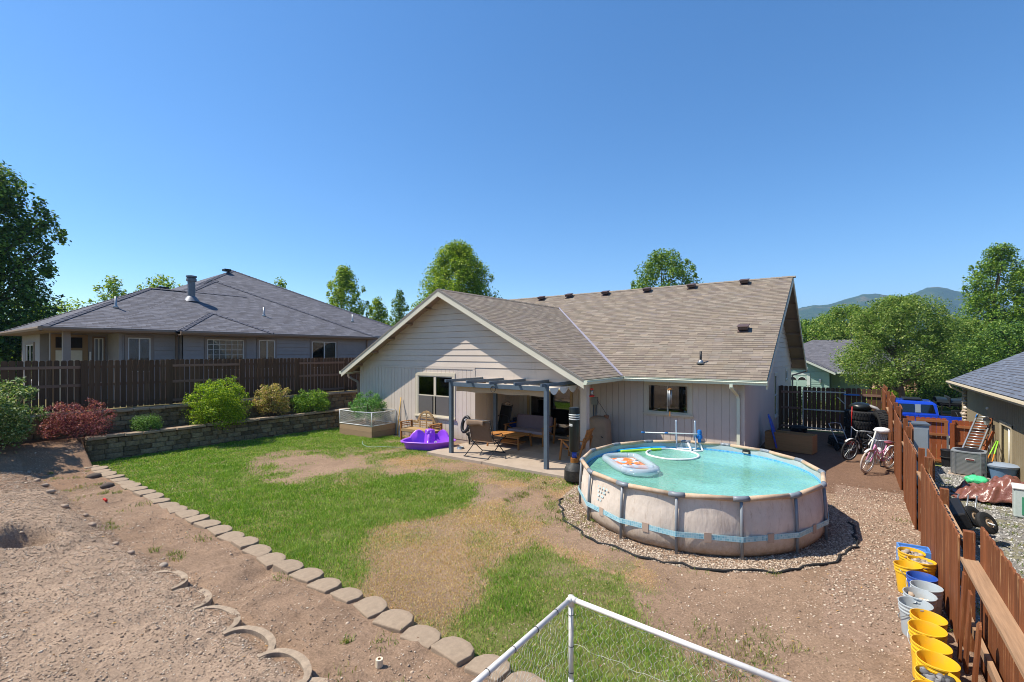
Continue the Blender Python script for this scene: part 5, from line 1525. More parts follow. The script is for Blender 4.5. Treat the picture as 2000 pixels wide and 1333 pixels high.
MB().grid(lambda u, v: (-hw + 0.02 + 0.62 * u, -0.345 - 0.012 * math.sin(v * 3), 1.12 - (0.16 + 0.02 * math.sin(u * 7)) * v), 10, 4).build('head_flap', mat('tan_flap', '#87705c', 0.85, 0.1, 6), rc, smooth=True, solid=0.006)
for s_ in (-1, 1):
    MB().beam((s_ * (hw + 0.03), -0.3, 0.68), (s_ * (hw + 0.03), 0.3, 0.66), 0.05, 0.025).build('armrest', M['black'], rc, bevel=0.008)
ls = MB()
for k in range(14):
    for s_ in (-1, 1):
        v = k / 13; ls.beam((s_ * (hw - 0.04), -0.1 - 0.2 * v, 0.45 + 0.63 * v), (s_ * hw, -0.105 - 0.205 * v, 0.46 + 0.63 * v), 0.006, 0.006)
ls.build('lacing', M['white'], rc)
# second recliner, folded
bc = thing('reclining_chair', 'black folded reclining chair leaning against the patio side wall', 'lawn chair', (-10.3, 13.62, 0.085), -0.25)
MB().tube(smooth_path([(-0.3, -0.1, 0.03), (-0.31, 0.05, 0.6), (-0.3, 0.2, 1.2), (-0.25, 0.22, 1.26), (0.25, 0.22, 1.26), (0.3, 0.2, 1.2), (0.31, 0.05, 0.6), (0.3, -0.1, 0.03)], 4), 0.015, 8).build('frame', frame_d, bc, smooth=True)
MB().grid(lambda u, v: ((u - 0.5) * 0.56, -0.07 + 0.28 * v, 0.1 + 1.12 * v), 4, 8).build('sling', mat('black_sling', '#1b191a', 0.8, 0.15, 6), bc, smooth=True, solid=0.02)
MB().tube(smooth_path([(-0.31, -0.18, 0.03), (-0.32, -0.06, 0.5), (-0.3, 0.04, 0.85), (0.3, 0.04, 0.85), (0.32, -0.06, 0.5), (0.31, -0.18, 0.03)], 4), 0.013, 8).build('leg_frame', frame_d, bc, smooth=True)
MB().beam((-0.3, -0.1, 0.95), (-0.33, -0.16, 0.55), 0.03, 0.04).build('armrest', M['galv'], bc)
cap_ = MB()
for k in range(5): cap_.sph((0.03 * k - 0.02, 0.2 + 0.02 * (k % 2), 1.29 + 0.03 * (k % 3)), (0.06, 0.06, 0.04), 9, 6, 0.1)
o = cap_.build('rag_bundle', mat('rag', '#a5958a', 0.9, 0.3, 18), smooth=True); o.location = (-10.25, 13.6, 0.085)
tag(o, 'crumpled grey and cream rags on top of the folded black chair', 'rags')
hp = thing('hoop_bag', 'black oval hoop with white lining standing against the house wall by the recliner', 'hoop', (-10.86, 12.22, 0.16))
MB().tube([(0.15 * math.cos(a), 0.08 * math.sin(a), 0.6 + 0.25 * math.sin(a)) for a in [2 * PI * k / 20 for k in range(20)]], 0.06, 8, closed=True).build('hoop', M['black'], hp, smooth=True)
MB().tube([(0.09 * math.cos(a) + 0.0, 0.08 * math.sin(a) - 0.045, 0.6 + 0.19 * math.sin(a)) for a in [0.5 + 2.0 * k / 20 for k in range(20)]], 0.018, 8).build('lining', M['white'], hp, smooth=True)
MB().tube([(0.08, 0.02, 0.3), (0.16, 0.02, 0.05), (0.17, 0.0, -0.17)], 0.03, 8).build('strap', M['black'], hp, smooth=True)

def slat_seat(x0, x1, y0, y1, z, n, th, along='x'):
    m = MB()
    for k in range(n):
        if along == 'x': y = y0 + (y1 - y0) * k / n; m.bx(x0, x1, y, y + (y1 - y0) / n - 0.012, z, z + th)
        else: x = x0 + (x1 - x0) * k / n; m.bx(x, x + (x1 - x0) / n - 0.012, y0, y1, z, z + th)
    return m
# coffee table
ct = thing('coffee_table', 'low slatted wooden coffee table in the middle of the patio', 'coffee table', (-9.38, 12.78, 0.085), 0.02)
slat_seat(-0.66, 0.66, -0.4, 0.4, 0.42, 9, 0.022).build('tabletop', M['teak'], ct)
for s_ in (-1, 1):
    MB().bx(-0.66, 0.66, s_ * 0.4 - 0.03, s_ * 0.4 + 0.03, 0.37, 0.415).build('apron', M['teak'], ct)
    for q in (-1, 1):
        MB().beam((s_ * 0.6, q * 0.36, 0.41), (s_ * 0.64, q * 0.39, 0), 0.05, 0.05).build('leg', M['teak_z'], ct, bevel=0.004)
slat_seat(-0.5, 0.5, -0.28, 0.28, 0.15, 6, 0.02).build('shelf', M['teak'], ct)
# love seat
mauve = mat('mauve_cushion', '#75656a', 0.9, 0.08, 5, 0.002, 150)
sf = thing('loveseat', 'wooden patio loveseat with mauve cushions against the back wall', 'loveseat', (-9.2, 13.75, 0.085), 0.0)
MB().box((0, 0.3, 0.68), (1.5, 0.14, 0.5), rx=-0.18).build('back_cushion', mauve, sf, bevel=0.05)
MB().box((0, -0.03, 0.41), (1.5, 0.62, 0.11)).build('seat_cushion', mat('faded_cushion', '#94868a', 0.9, 0.1, 4), sf, bevel=0.04)
MB().bx(-0.78, 0.78, -0.36, -0.3, 0.29, 0.37).build('front_rail', M['teak'], sf)
slat_seat(-0.74, 0.74, -0.3, 0.28, 0.32, 6, 0.02).build('seat', M['teak'], sf)
for s_ in (-1, 1):
    MB().beam((s_ * 0.8, -0.34, 0.6), (s_ * 0.8, -0.4, 0), 0.05, 0.05).build('leg', M['teak_z'], sf)
    MB().beam((s_ * 0.8, 0.42, 0.88), (s_ * 0.8, 0.3, 0), 0.05, 0.05).build('leg', M['teak_z'], sf)
    MB().bx(s_ * 0.8 - 0.04, s_ * 0.8 + 0.04, -0.42, 0.36, 0.6, 0.625).build('armrest', M['teak'], sf)
    MB().beam((s_ * 0.8, -0.3, 0.58), (s_ * 0.8, 0.3, 0.3), 0.03, 0.04).build('side_brace', M['teak_z'], sf)
# armchair seen from its left
ac = thing('armchair', 'orange-brown wooden slat armchair beside the punching bag', 'armchair', (-6.62, 12.35, 0.085), -PI / 2 + 0.1)
MB().box((0, 0.0, 0.4), (0.52, 0.52, 0.08)).build('seat_cushion', mauve, ac, bevel=0.03)
slat_seat(-0.28, 0.28, -0.27, 0.27, 0.32, 5, 0.02).build('seat', M['teak'], ac)
bk = MB()
for k in range(6): x = -0.25 + 0.1 * k; bk.beam((x, 0.26, 0.34), (x, 0.46, 0.9), 0.045, 0.016, up=(0, 1, 0.3))
bk.beam((-0.3, 0.47, 0.91), (0.3, 0.47, 0.91), 0.03, 0.06)
bk.build('backrest', M['teak_z'], ac)
for s_ in (-1, 1):
    MB().beam((s_ * 0.31, -0.3, 0.6), (s_ * 0.33, -0.36, 0), 0.05, 0.05).build('leg', M['teak_z'], ac)
    MB().beam((s_ * 0.31, 0.4, 0.7), (s_ * 0.33, 0.22, 0), 0.05, 0.05).build('leg', M['teak_z'], ac)
    MB().beam((s_ * 0.32, -0.4, 0.61), (s_ * 0.32, 0.4, 0.61), 0.07, 0.025).build('armrest', M['teak_z'], ac)
    MB().beam((s_ * 0.31, -0.29, 0.57), (s_ * 0.31, 0.24, 0.12), 0.03, 0.05).build('side_brace', M['teak_z'], ac)
# carved garden bench
bn = thing('garden_bench', 'weathered wooden bench with an arched scroll back under the twin window', 'bench', (-12.85, 11.98, 0.0), 0.0)
slat_seat(-0.8, 0.8, -0.28, 0.24, 0.42, 5, 0.025).build('seat', M['greywood'], bn)
bk = MB()
top = [(-0.8, 0.62), (-0.62, 0.66), (-0.5, 0.62), (-0.42, 0.74), (-0.3, 0.92), (-0.15, 1.02), (0, 1.06), (0.15, 1.02), (0.3, 0.92), (0.42, 0.74), (0.5, 0.62), (0.62, 0.66), (0.8, 0.62)]
for (x0, z0), (x1, z1) in zip(top[:-1], top[1:]): bk.beam((x0, 0.27, z0), (x1, 0.27, z1), 0.035, 0.07, up=(0, 0.001, 1))
bk.build('arched_rail', M['greywood'], bn)
bk = MB()
for z in (0.52, 0.6): bk.bx(-0.78, 0.78, 0.26, 0.285, z - 0.016, z + 0.016)
for z in (0.7, 0.8, 0.9): h = 0.44 - (z - 0.7) * 0.8; bk.bx(-h, h, 0.262, 0.283, z - 0.016, z + 0.016)
for x in (-0.35, 0, 0.35): bk.bx(x - 0.02, x + 0.02, 0.256, 0.289, 0.44, 0.9 if x else 1.03)
bk.build('back_lattice', M['greywood'], bn)
for s_ in (-1, 1):
    for y in (-0.26, 0.26): MB().bx(s_ * 0.79 - 0.03, s_ * 0.79 + 0.03, y - 0.03, y + 0.03, 0, 0.66).build('leg', M['teak_z'], bn)
    m = MB(); m.bx(s_ * 0.79 - 0.035, s_ * 0.79 + 0.035, -0.32, 0.28, 0.662, 0.69)
    m.build('armrest', M['teak'], bn)
    m = MB()
    for z in (0.52, 0.59): m.bx(s_ * 0.79 - 0.015, s_ * 0.79 + 0.015, -0.228, 0.228, z, z + 0.03)
    m.build('arm_slats', M['teak'], bn)
MB().bx(-0.76, 0.76, -0.29, -0.265, 0.34, 0.415).build('apron', M['greywood'], bn)
# toys and bins at the back
tb = thing('toy_bin', 'blue plastic crate on a yellow tub at the left end of the loveseat', 'crate', (-10.22, 14.35, 0.085))
MB().lathe([(0.2, 0), (0.24, 0.2), (0.25, 0.21), (0.22, 0.2), (0.18, 0.03)], (0, 0, 0), 18).build('tub', mat('yellow_tub', '#d8a514', 0.5, 0.08, 4), tb, auto=40)
m = MB()
for s_ in ((-0.2, -0.18, -0.2, 0.2), (0.18, 0.2, -0.2, 0.2), (-0.18, 0.18, -0.2, -0.18), (-0.18, 0.18, 0.18, 0.2)): m.bx(s_[0], s_[1], s_[2], s_[3], 0.22, 0.6)
m.bx(-0.18, 0.18, -0.18, 0.18, 0.22, 0.24); m.build('crate', mat('blue_crate', '#2c4fb0', 0.45, 0.08, 4), tb, bevel=0.01)
m = MB()
for k in range(6): m.sph((random.uniform(-.1, .1), random.uniform(-.1, .1), 0.6 + random.uniform(0, .08)), random.uniform(0.05, 0.09), 9, 6, 0.1)
m.build('toys', mat('dark_toys', '#2f3a55', 0.6, 0.4, 9), tb, smooth=True)
o = thing('speaker_tower', 'narrow dark blue box standing behind the rear pergola post', 'box', (-10.12, 14.75, 0.085))
MB().box((0, 0, 0.4), (0.16, 0.2, 0.8)).build('cabinet', mat('navy_box', '#26304a', 0.6, 0.15, 6), o, bevel=0.01); MB().box((0, -0.103, 0.42), (0.12, 0.006, 0.66)).build('front_panel', M['black'], o)
bw = MB().lathe([(0.09, 0), (0.13, 0.0), (0.1, 0.06), (0.105, 0.062), (0.085, 0.05), (0.08, 0.015), (0.0, 0.012)], (0, 0, 0), 20).build('pet_bowl', M['galv'], auto=40); bw.location = (-10.45, 11.5, 0.082)
tag(bw, 'small steel pet bowl on the patio beside the recliner', 'bowl')
# punching bag
pb = thing('punching_bag', 'black free-standing punching bag with white stripes at the patio corner', 'punching bag', (-5.62, 10.42, 0.06))
drk = mat('black_vinyl', '#1c201e', 0.32, 0.15, 5)
MB().lathe([(0.0, 0), (0.24, 0), (0.255, 0.03), (0.25, 0.24), (0.255, 0.26), (0.245, 0.28), (0.2, 0.37), (0.11, 0.42), (0.1, 0.44)], (0, 0, 0), 28).build('base_tank', mat('black_tank', '#2b2c2b', 0.6, 0.12, 8, dirt=('#6d675e', 0.5, 5)), pb, auto=40)
MB().lathe([(0.095, 0.44), (0.095, 0.55)], (0, 0, 0), 20).build('collar', mat('brown_collar', '#8a5a24', 0.5, 0.2, 8), pb, auto=40)
MB().lathe([(0.06, 0.55), (0.06, 0.74)], (0, 0, 0), 16).build('neck', mat('blue_neck', '#2446a8', 0.5, 0.08, 4), pb, smooth=True)
bg_ = MB().lathe([(0.0, 0.72), (0.12, 0.72), (0.135, 0.75), (0.135, 1.78), (0.125, 1.82), (0.0, 1.84)], (0, 0, 0), 28).build('bag', drk, pb, auto=40)
for z in (1.52, 1.575, 1.63): MB().lathe([(0.1362, z), (0.1362, z + 0.028)], (0, 0, 0), 28).build('stripe', M['white'], bg_, smooth=True)
m = MB(); a0 = math.radians(-86)
m.grid(lambda u, v: (0.137 * math.cos(a0 + 0.75 * (u - 0.9)), 0.137 * math.sin(a0 + 0.75 * (u - 0.9)), 1.36 + 0.06 * v), 8, 1); m.build('label_patch', M['white'], bg_, smooth=True)
m = MB()
for k, wd_ in enumerate((0.10, 0.07, 0.11, 0.08, 0.1)):
    u0 = 0.08 + k * 0.17
    m.grid(lambda u, v: (0.1378 * math.cos(a0 + 0.75 * (u0 + wd_ * u - 0.9)), 0.1378 * math.sin(a0 + 0.75 * (u0 + wd_ * u - 0.9)), 1.378 + 0.022 * v), 3, 1)
m.build('label_print', M['black'], bg_, smooth=True)
# covered grill
gr = thing('covered_grill', 'barbecue grill under a tan fabric cover against the house wall', 'grill', (-6.95, 14.42, 0.06), 0.12)
cvr = mat('tan_grill_cover', '#a88a6e', 0.75, 0.12, 4, 0.006, 14); cv2 = mat('sunlit_grill_cover', '#c2a27e', 0.75, 0.1, 4, 0.006, 14)  # side lobe paler: sun on the left part put into its colour
def shell(w_, d_, h_, top, cx=0.0, wob=0.02):
    def fn(u, v):
        a = 2 * PI * u; e = 0.55
        x = math.copysign(abs(math.cos(a)) ** e, math.cos(a)) * w_ / 2; y = math.copysign(abs(math.sin(a)) ** e, math.sin(a)) * d_ / 2
        if v < 0.7: k = 1 + wob * math.sin(a * 7 + v * 3) * (1 - v) * 2.2; z = h_ * v / 0.7; return (cx + x * k * (1.06 - 0.06 * v), y * k * (1.06 - 0.06 * v), z)
        t_ = (v - 0.7) / 0.3; k = max(math.cos(t_ * PI / 2), 0.0)
        return (cx + x * (k ** 0.7), y * (k ** 0.7), h_ + top * math.sin(t_ * PI / 2))
    return MB().grid(fn, 44, 16)
shell(0.72, 0.56, 0.86, 0.22, 0.12).build('cover', cvr, gr, smooth=True)
shell(0.42, 0.5, 0.72, 0.1, -0.34).build('cover_side', cv2, gr, smooth=True)
MB().beam((-0.32, -0.27, 0.78), (-0.12, -0.31, 0.1), 0.06, 0.008, up=(0, 1, 0)).build('cover_strap', mat('brown_strap', '#63503f', 0.8, 0.1, 5), gr)
MB().box((0.36, 0.0, 1.06), (0.14, 0.16, 0.13)).build('cover_knob', mat('grill_knob', '#8b5f45', 0.6, 0.2, 9), gr, bevel=0.03)
MB().box((0.3, -0.295, 0.42), (0.07, 0.01, 0.03), ry=0.4).build('cover_tag', M['black'], gr)
eb = thing('electrical_box', 'grey electrical box with conduits on the house wall above the covered grill', 'electrical box', (-7.3, 15.05, 1.4))
MB().box((0, -0.01, 0.16), (0.22, 0.1, 0.26)).build('box', mat('grey_box', '#8d9089', 0.5, 0.05, 4), eb, bevel=0.008)
for dx in (-0.06, 0.01, 0.07): MB().tube([(dx, 0, 0.04), (dx, 0.01, -1.3)], 0.014, 8).build('conduit', M['galv'] if dx != -0.06 else M['steel'], eb, smooth=True)
MB().tube(smooth_path([(0.1, -0.03, 0.2), (0.3, -0.1, -0.0), (0.55, -0.3, -0.2), (0.73, -0.55, -0.32)]), 0.007, 6).build('cable', M['black'], eb, smooth=True)
hb = thing('hummingbird_feeder', 'red and clear hummingbird feeder hanging from the corner gutter', 'bird feeder', (-6.06, 12.3, 1.98))
red = mat('red_plastic', '#c92a22', 0.35, 0.06, 4)
MB().lathe([(0.0, 0), (0.075, 0.005), (0.085, 0.03), (0.06, 0.05), (0, 0.052)], (0, 0, 0), 18).build('base_tray', red, hb, auto=40)
MB().lathe([(0.045, 0.05), (0.05, 0.12), (0.045, 0.2)], (0, 0, 0), 16).build('bottle', glassmat('feeder_glass', (0.85, 0.85, 0.85), 0.12), hb, smooth=True)
MB().lathe([(0.05, 0.2), (0.052, 0.24), (0.0, 0.26)], (0, 0, 0), 16).build('cap', red, hb, auto=40)
MB().tube([(0, 0, 0.26), (0, 0, 0.44)], 0.004, 6).build('hanger', M['black'], hb)
wc = thing('wind_chime', 'silver tube wind chime hanging in front of the kitchen window', 'wind chime', (-4.5, 14.5, 1.3))
MB().lathe([(0.0, 0.86), (0.07, 0.84), (0.07, 0.81), (0, 0.81)], (0, 0, 0), 16).build('top_disc', M['teak'], wc, auto=40)
for k in range(5):
    a = 2 * PI * k / 5; MB().tube([(0.055 * math.cos(a), 0.055 * math.sin(a), 0.8), (0.055 * math.cos(a), 0.055 * math.sin(a), 0.3 - 0.04 * k + 0.1)], 0.014, 8).build('chime_tube', M['galv'], wc, smooth=True)
MB().tube([(0, 0, 1.06), (0, 0, 0.12)], 0.003, 5).build('cord', M['black'], wc)
MB().box((0, 0, 0.07), (0.035, 0.01, 0.14)).build('wind_sail', M['teak'], wc)
# pot plant behind the kitchen window
pt = thing('potted_plant', 'spiky leaved plant in a pale pot behind the kitchen window', 'plant', (-4.25, 15.42, 1.26))
MB().lathe([(0.0, 0), (0.06, 0), (0.085, 0.13), (0.075, 0.13), (0.055, 0.02)], (0, 0, 0), 16).build('pot', mat('pale_pot', '#b9c3c0', 0.5, 0.05, 4), pt, auto=40)
m = MB()
for k in range(22):
    a = random.uniform(0, 2 * PI); l = random.uniform(0.18, 0.32); up = random.uniform(0.2, 1.0)
    p = [Vector((0, 0, 0.12)), Vector((math.cos(a) * l * 0.5, math.sin(a) * l * 0.35, 0.12 + l * up * 0.8)), Vector((math.cos(a) * l, math.sin(a) * l * 0.7, 0.12 + l * up * 0.75))]
    s_ = Vector((-math.sin(a), math.cos(a), 0)) * 0.013
    m.add([p[0] - s_, p[0] + s_, p[1] + s_, p[1] - s_, p[2]], [(0, 1, 2, 3), (3, 2, 4)])
m.build('leaves', leafmat('spider_leaves', '#4f7a2c', '#8aa84c', '#b0c470', 0.3), pt)
bl = MB().lathe([(0.0, 0), (0.05, 0), (0.085, 0.06), (0.075, 0.06), (0.04, 0.012)], (0, 0, 0), 16).build('dish', M['white'], auto=40); bl.location = (-4.98, 15.4, 1.262)
tag(bl, 'small white dish on the kitchen window sill', 'dish')
MB().bx(-5.4, -4.1, 15.13, 15.6, 1.2, 1.258).build('inner_sill', M['vinyl_tan'], w2, world=True)

# ------------------------------------------------------------------ purple wading pool with an elephant-shaped back
wp = thing('wading_pool', 'purple plastic wading pool with a moulded animal slide, on the grass by the patio', 'wading pool', (-11.72, 11.25, 0.0), YAW)
pur = mat('purple_plastic', '#9a52d8', 0.3, 0.05, 3, spec=0.5)
def rimz(a):
    s_ = math.sin(a)
    z = 0.27
    for c, w_, h_ in ((PI / 2 + 0.55, 0.36, 0.25), (PI / 2 - 0.55, 0.36, 0.25), (PI / 2, 0.25, 0.2)):
        d = abs((a - c + PI) % (2 * PI) - PI)
        z += h_ * max(0.0, math.cos(min(d / w_, 1) * PI / 2)) ** 0.8
    return min(z, 0.55)
def rad_(a):
    return 0.78 * (1 + 0.06 * math.cos(2 * a) + 0.035 * math.cos(5 * a + 0.4))
def basin(u, v):
    a = 2 * PI * u; R_ = rad_(a); zr = rimz(a)
    prof = [(0.84, 0.0), (0.86, 0.02), (0.97, zr - 0.035), (1.06, zr - 0.03), (1.07, zr), (1.03, zr + 0.018), (0.97, zr), (0.88, 0.05), (0.8, 0.03), (0.0, 0.03)]
    r_, z = prof[round(v * 9)]
    return (R_ * r_ * math.cos(a) * 1.06, R_ * r_ * math.sin(a) * 0.8, z)
MB().grid(basin, 96, 9).build('basin', pur, wp, auto=50)
hd = MB()
hd.grid(lambda u, v: ((0.17 + 0.03 * (1 - v)) * math.cos(PI * 2 * u), 0.36 + (0.13 + 0.1 * (1 - v) ** 2) * math.sin(PI * 2 * u), 0.04 + 0.5 * v if v < 0.95 else 0.555), 24, 12)
hd.sph((0, 0.36, 0.52), (0.17, 0.13, 0.08), 20, 10)
hd.build('animal_head', pur, wp, smooth=True)
for s_ in (-1, 1):
    e_ = MB().sph((s_ * 0.065, 0.232, 0.47), (0.045, 0.03, 0.05), 12, 8).build('eye', mat('pale_purple', '#a46ad4', 0.3, 0.03, 3), wp, smooth=True)
MB().tube(smooth_path([(0, 0.22, 0.38), (0, 0.15, 0.3), (0, 0.08, 0.2), (0.0, -0.02, 0.12), (0.02, -0.14, 0.05)]), [0.075 - 0.0013 * i for i in range(25)], 12).build('trunk', pur, wp, smooth=True)
MB().lathe([(0.03, 0), (0.045, 0.16), (0.04, 0.16), (0.027, 0.01)], (0, 0, 0), 12).build('cup', M['white'], None, auto=40)
cu = bpy.data.objects['cup']; cu.location = (-11.36, 11.33, 0.16); cu.rotation_euler = (0.9, 0.5, 0); tag(cu, 'white plastic scoop lying inside the purple wading pool', 'scoop')
pts = smooth_path([(-14.3, 10.5, 0.06), (-13.9, 10.2, 0.05), (-13.3, 10.0, 0.05), (-12.9, 10.25, 0.06), (-12.5, 10.5, 0.05), (-12.2, 10.75, 0.05)])
o = MB().tube(pts, 0.009, 8).build('garden_hose', mat('green_hose', '#8aa88c', 0.5, 0.06, 5), smooth=True); tag(o, 'thin pale green garden hose lying on the lawn', 'hose')

# ------------------------------------------------------------------ raised bed with netting
rb = thing('raised_bed', 'raised wooden planter with a white pipe and net enclosure by the house wall', 'planter', (-15.7, 11.75, 0.0), 0.06)
a_, b_ = 0.95, 0.6
for q in ((-a_, a_, -b_, -b_ + 0.05), (-a_, a_, b_ - 0.05, b_), (-a_, -a_ + 0.05, -b_ + 0.051, b_ - 0.051), (a_ - 0.05, a_, -b_ + 0.051, b_ - 0.051)):
    m = MB()
    for z in (0.0, 0.225): m.bx(q[0], q[1], q[2], q[3], z, z + 0.22)
    m.build('side_board', M['bedwood'], rb, bevel=0.005)
MB().grid(lambda u, v: (-a_ + 0.05 + (2 * a_ - 0.1) * u, -b_ + 0.05 + (2 * b_ - 0.1) * v, 0.38 + 0.03 * math.sin(u * 9) * math.sin(v * 7)), 12, 8).build('soil', mat('potting_soil', '#4a3526', 0.95, 0.3, 20), rb)
pv = MB(); zt = 0.98
fr_pts = [(-a_, -b_), (a_, -b_), (a_, b_), (-a_, b_)]
for i, (x, y) in enumerate(fr_pts):
    MB().tube([(x, y, 0.42), (x, y, zt)], 0.017, 8).build('pipe_post', M['white'], rb, smooth=True)
    x2, y2 = fr_pts[(i + 1) % 4]
    MB().tube([(x, y, zt), ((x + x2) / 2, (y + y2) / 2, zt - 0.03), (x2, y2, zt)], 0.017, 8).build('pipe_rail', M['white'], rb, smooth=True)
    MB().tube([(x, y, 0.46), (x2, y2, 0.46)], 0.014, 8).build('pipe_rail', M['white'], rb, smooth=True)
netm = mat('net_string', '#c9c7bf', 0.8, 0.05, 4)
def net_panel(p, q, z0, z1, step=0.075, r=0.0022):
    m = MB(); p, q = Vector((*p, 0)), Vector((*q, 0)); L = (q - p).length; u = (q - p) / L; h = z1 - z0
    k = -h
    while k < L:
        for s_ in (0, 1):
            a0, a1 = max(k, 0), min(k + h, L)
            if a1 - a0 > 0.01:
                za, zb = (a0 - k), (a1 - k)
                if s_: za, zb = h - za, h - zb
                m.beam(p + u * a0 + Vector((0, 0, z0 + za)), p + u * a1 + Vector((0, 0, z0 + zb)), r * 2, r * 2)
        k += step
    return m
for i in range(4):
    net_panel(fr_pts[i], fr_pts[(i + 1) % 4], 0.47, zt - 0.02).build('netting', netm, rb)
# tools against the wall
for nm, lab, p, q, c, hd_ in (('rake', 'yellow handled rake leaning on the wall beside the planter', (-14.3, 12.08, 0.02), (-14.42, 12.38, 1.5), '#c79a3a', 0), ('shovel', 'dark handled shovel leaning on the wall next to the yellow rake', (-13.95, 11.95, 0.05), (-14.4, 12.36, 1.35), '#3d352f', 1)):
    t_ = thing(nm, lab, nm, p)
    MB().tube([p, q], 0.016, 8).build('handle', mat(nm + '_handle', c, 0.6, 0.1, 5), t_, world=True, smooth=True)
    m = MB()
    if hd_:
        m.grid(lambda u, v: (p[0] - 0.1 + 0.2 * u, p[1] - 0.02 + 0.02 * math.cos(u * PI), 0.28 - 0.26 * v + 0.04 * abs(u - 0.5)), 6, 3)
        m.build('blade', M['steel'], t_, world=True, solid=0.004)
    else:
        m.beam((p[0] - 0.18, p[1], 0.06), (p[0] + 0.18, p[1], 0.06), 0.025, 0.02)
        for k in range(12): x = p[0] - 0.17 + 0.031 * k; m.beam((x, p[1], 0.06), (x, p[1] - 0.06, 0.01), 0.006, 0.006)
        m.build('rake_head', M['black'], t_, world=True)

# ------------------------------------------------------------------ along the right side
bxo = thing('plywood_box', 'open plywood box standing by the far right corner of the house', 'box', (-1.6, 18.0, 0.0), -0.19)
for q in ((-0.7, 0.7, -0.28, -0.26), (-0.7, 0.7, 0.26, 0.28), (-0.7, -0.68, -0.259, 0.259), (0.68, 0.7, -0.259, 0.259)):
    MB().bx(*q, 0.02, 0.6).build('side_panel', M['ply'], bxo)
MB().bx(-0.68, 0.68, -0.26, 0.26, 0.02, 0.04).build('bottom_panel', M['ply'], bxo)
bb = thing('body_board', 'blue body board with red flecks leaning in the plywood box', 'body board', (-2.02, 17.95, 0.05))
m = MB().ext([(-0.02, 0, 0), (0.02, -0.22, 0.02), (-0.12, -0.26, 0.7), (-0.22, -0.16, 1.06), (-0.26, 0.02, 1.12), (-0.22, 0.16, 1.0), (-0.1, 0.24, 0.6)], (0.05, 0.01, 0.01))
m.build('board', mat('blue_board', '#1f5fc0', 0.35, 0.08, 4, dirt=('#b02a3a', 0.6, 7)), bb, bevel=0.012)
MB().tube([(-0.16, -0.1, 0.9), (-0.1, -0.3, 0.6)], 0.006, 6).build('leash', M['black'], bb)
tc = thing('trash_bin', 'black trash bin with a domed lid behind the plywood box', 'trash bin', (-1.5, 19.6, 0.0))
MB().lathe([(0.22, 0), (0.27, 0.55), (0.28, 0.56)], (0, 0, 0), 20).build('bin', M['black'], tc, auto=40)
MB().lathe([(0.29, 0.56), (0.29, 0.59), (0.2, 0.64), (0.0, 0.66)], (0, 0, 0), 20).build('lid', M['rubber'], tc, auto=40)
# tyres
def tyre(name='tyre', R_=0.46, W_=0.29):
    prof = [(0.24, -W_ / 2 + 0.03), (0.30, -W_ / 2), (R_ - 0.06, -W_ / 2 + 0.005), (R_ - 0.01, -W_ / 2 + 0.04), (R_, -W_ / 4), (R_, W_ / 4), (R_ - 0.01, W_ / 2 - 0.04), (R_ - 0.06, W_ / 2 - 0.005), (0.30, W_ / 2), (0.24, W_ / 2 - 0.03), (0.25, 0)]
    m = MB().lathe(prof, (0, 0, 0), 36, closed=True)
    for k in range(36):
        a = 2 * PI * k / 36
        for s_ in (-1, 1):
            m.box((math.cos(a + s_ * 0.04) * (R_ + 0.004), math.sin(a + s_ * 0.04) * (R_ + 0.004), s_ * W_ / 4.2), (0.03, 0.045, W_ / 2.6), rz=a)
    return m
T0 = tyre().build('tyre', M['rubber'], auto=35)
T0.location = (0.3, 20.25, 0.2); tag(T0, 'large black off-road tyre at the bottom of the stack by the gate', 'tyre', 'stacked off-road tyres')
for loc, rot, lab in (((0.34, 20.3, 0.5), (0.02, 0.03, 1), 'large black off-road tyre second from the bottom of the stack by the gate'), ((0.3, 20.28, 0.8), (0.0, -0.04, 2), 'large black off-road tyre third up in the stack by the gate'), ((0.32, 20.3, 1.1), (0.03, 0.02, 0.4), 'large black off-road tyre on top of the stack, under the black bag'), ((0.86, 19.9, 0.86), (0, PI / 2 - 0.1, 0.2), 'black tyre standing on edge against the redwood fence, tread towards the lawn'), ((-0.15, 19.75, 0.16), (0.12, 0.1, 0.7), 'large black tyre lying tilted in front of the tyre stack')):
    o = T0.copy(); COL.objects.link(o); o.location = loc; o.rotation_euler = rot; o['label'] = lab
ts = thing('tyre_support', 'low dark wooden crate under the standing tyre', 'crate', (0.86, 19.9, 0.0))
MB().box((0, 0, 0.2), (0.3, 0.6, 0.4)).build('crate', M['fence_dark'], ts)
bg2 = thing('black_bag', 'black plastic bag and pump on top of the tyre stack', 'bag', (0.35, 20.3, 1.25))
MB().sph((-0.05, 0, 0.12), (0.34, 0.3, 0.16), 18, 10, 0.07).build('bag', drk, bg2, smooth=True)
MB().tube([(0.2, -0.1, 0.18), (0.38, -0.2, 0.12), (0.5, -0.2, 0.0)], 0.05, 8).build('pump', mat('grey_pump', '#8d8a88', 0.5, 0.2, 9), bg2, smooth=True)
tp = MB().box((0, 0, 0), (0.5, 0.06, 0.05)).build('level_rail', blue); tp.location = (0.05, 22.5, 1.62); tag(tp, 'pale blue bar hooked on the top of the dark board fence', 'bar')
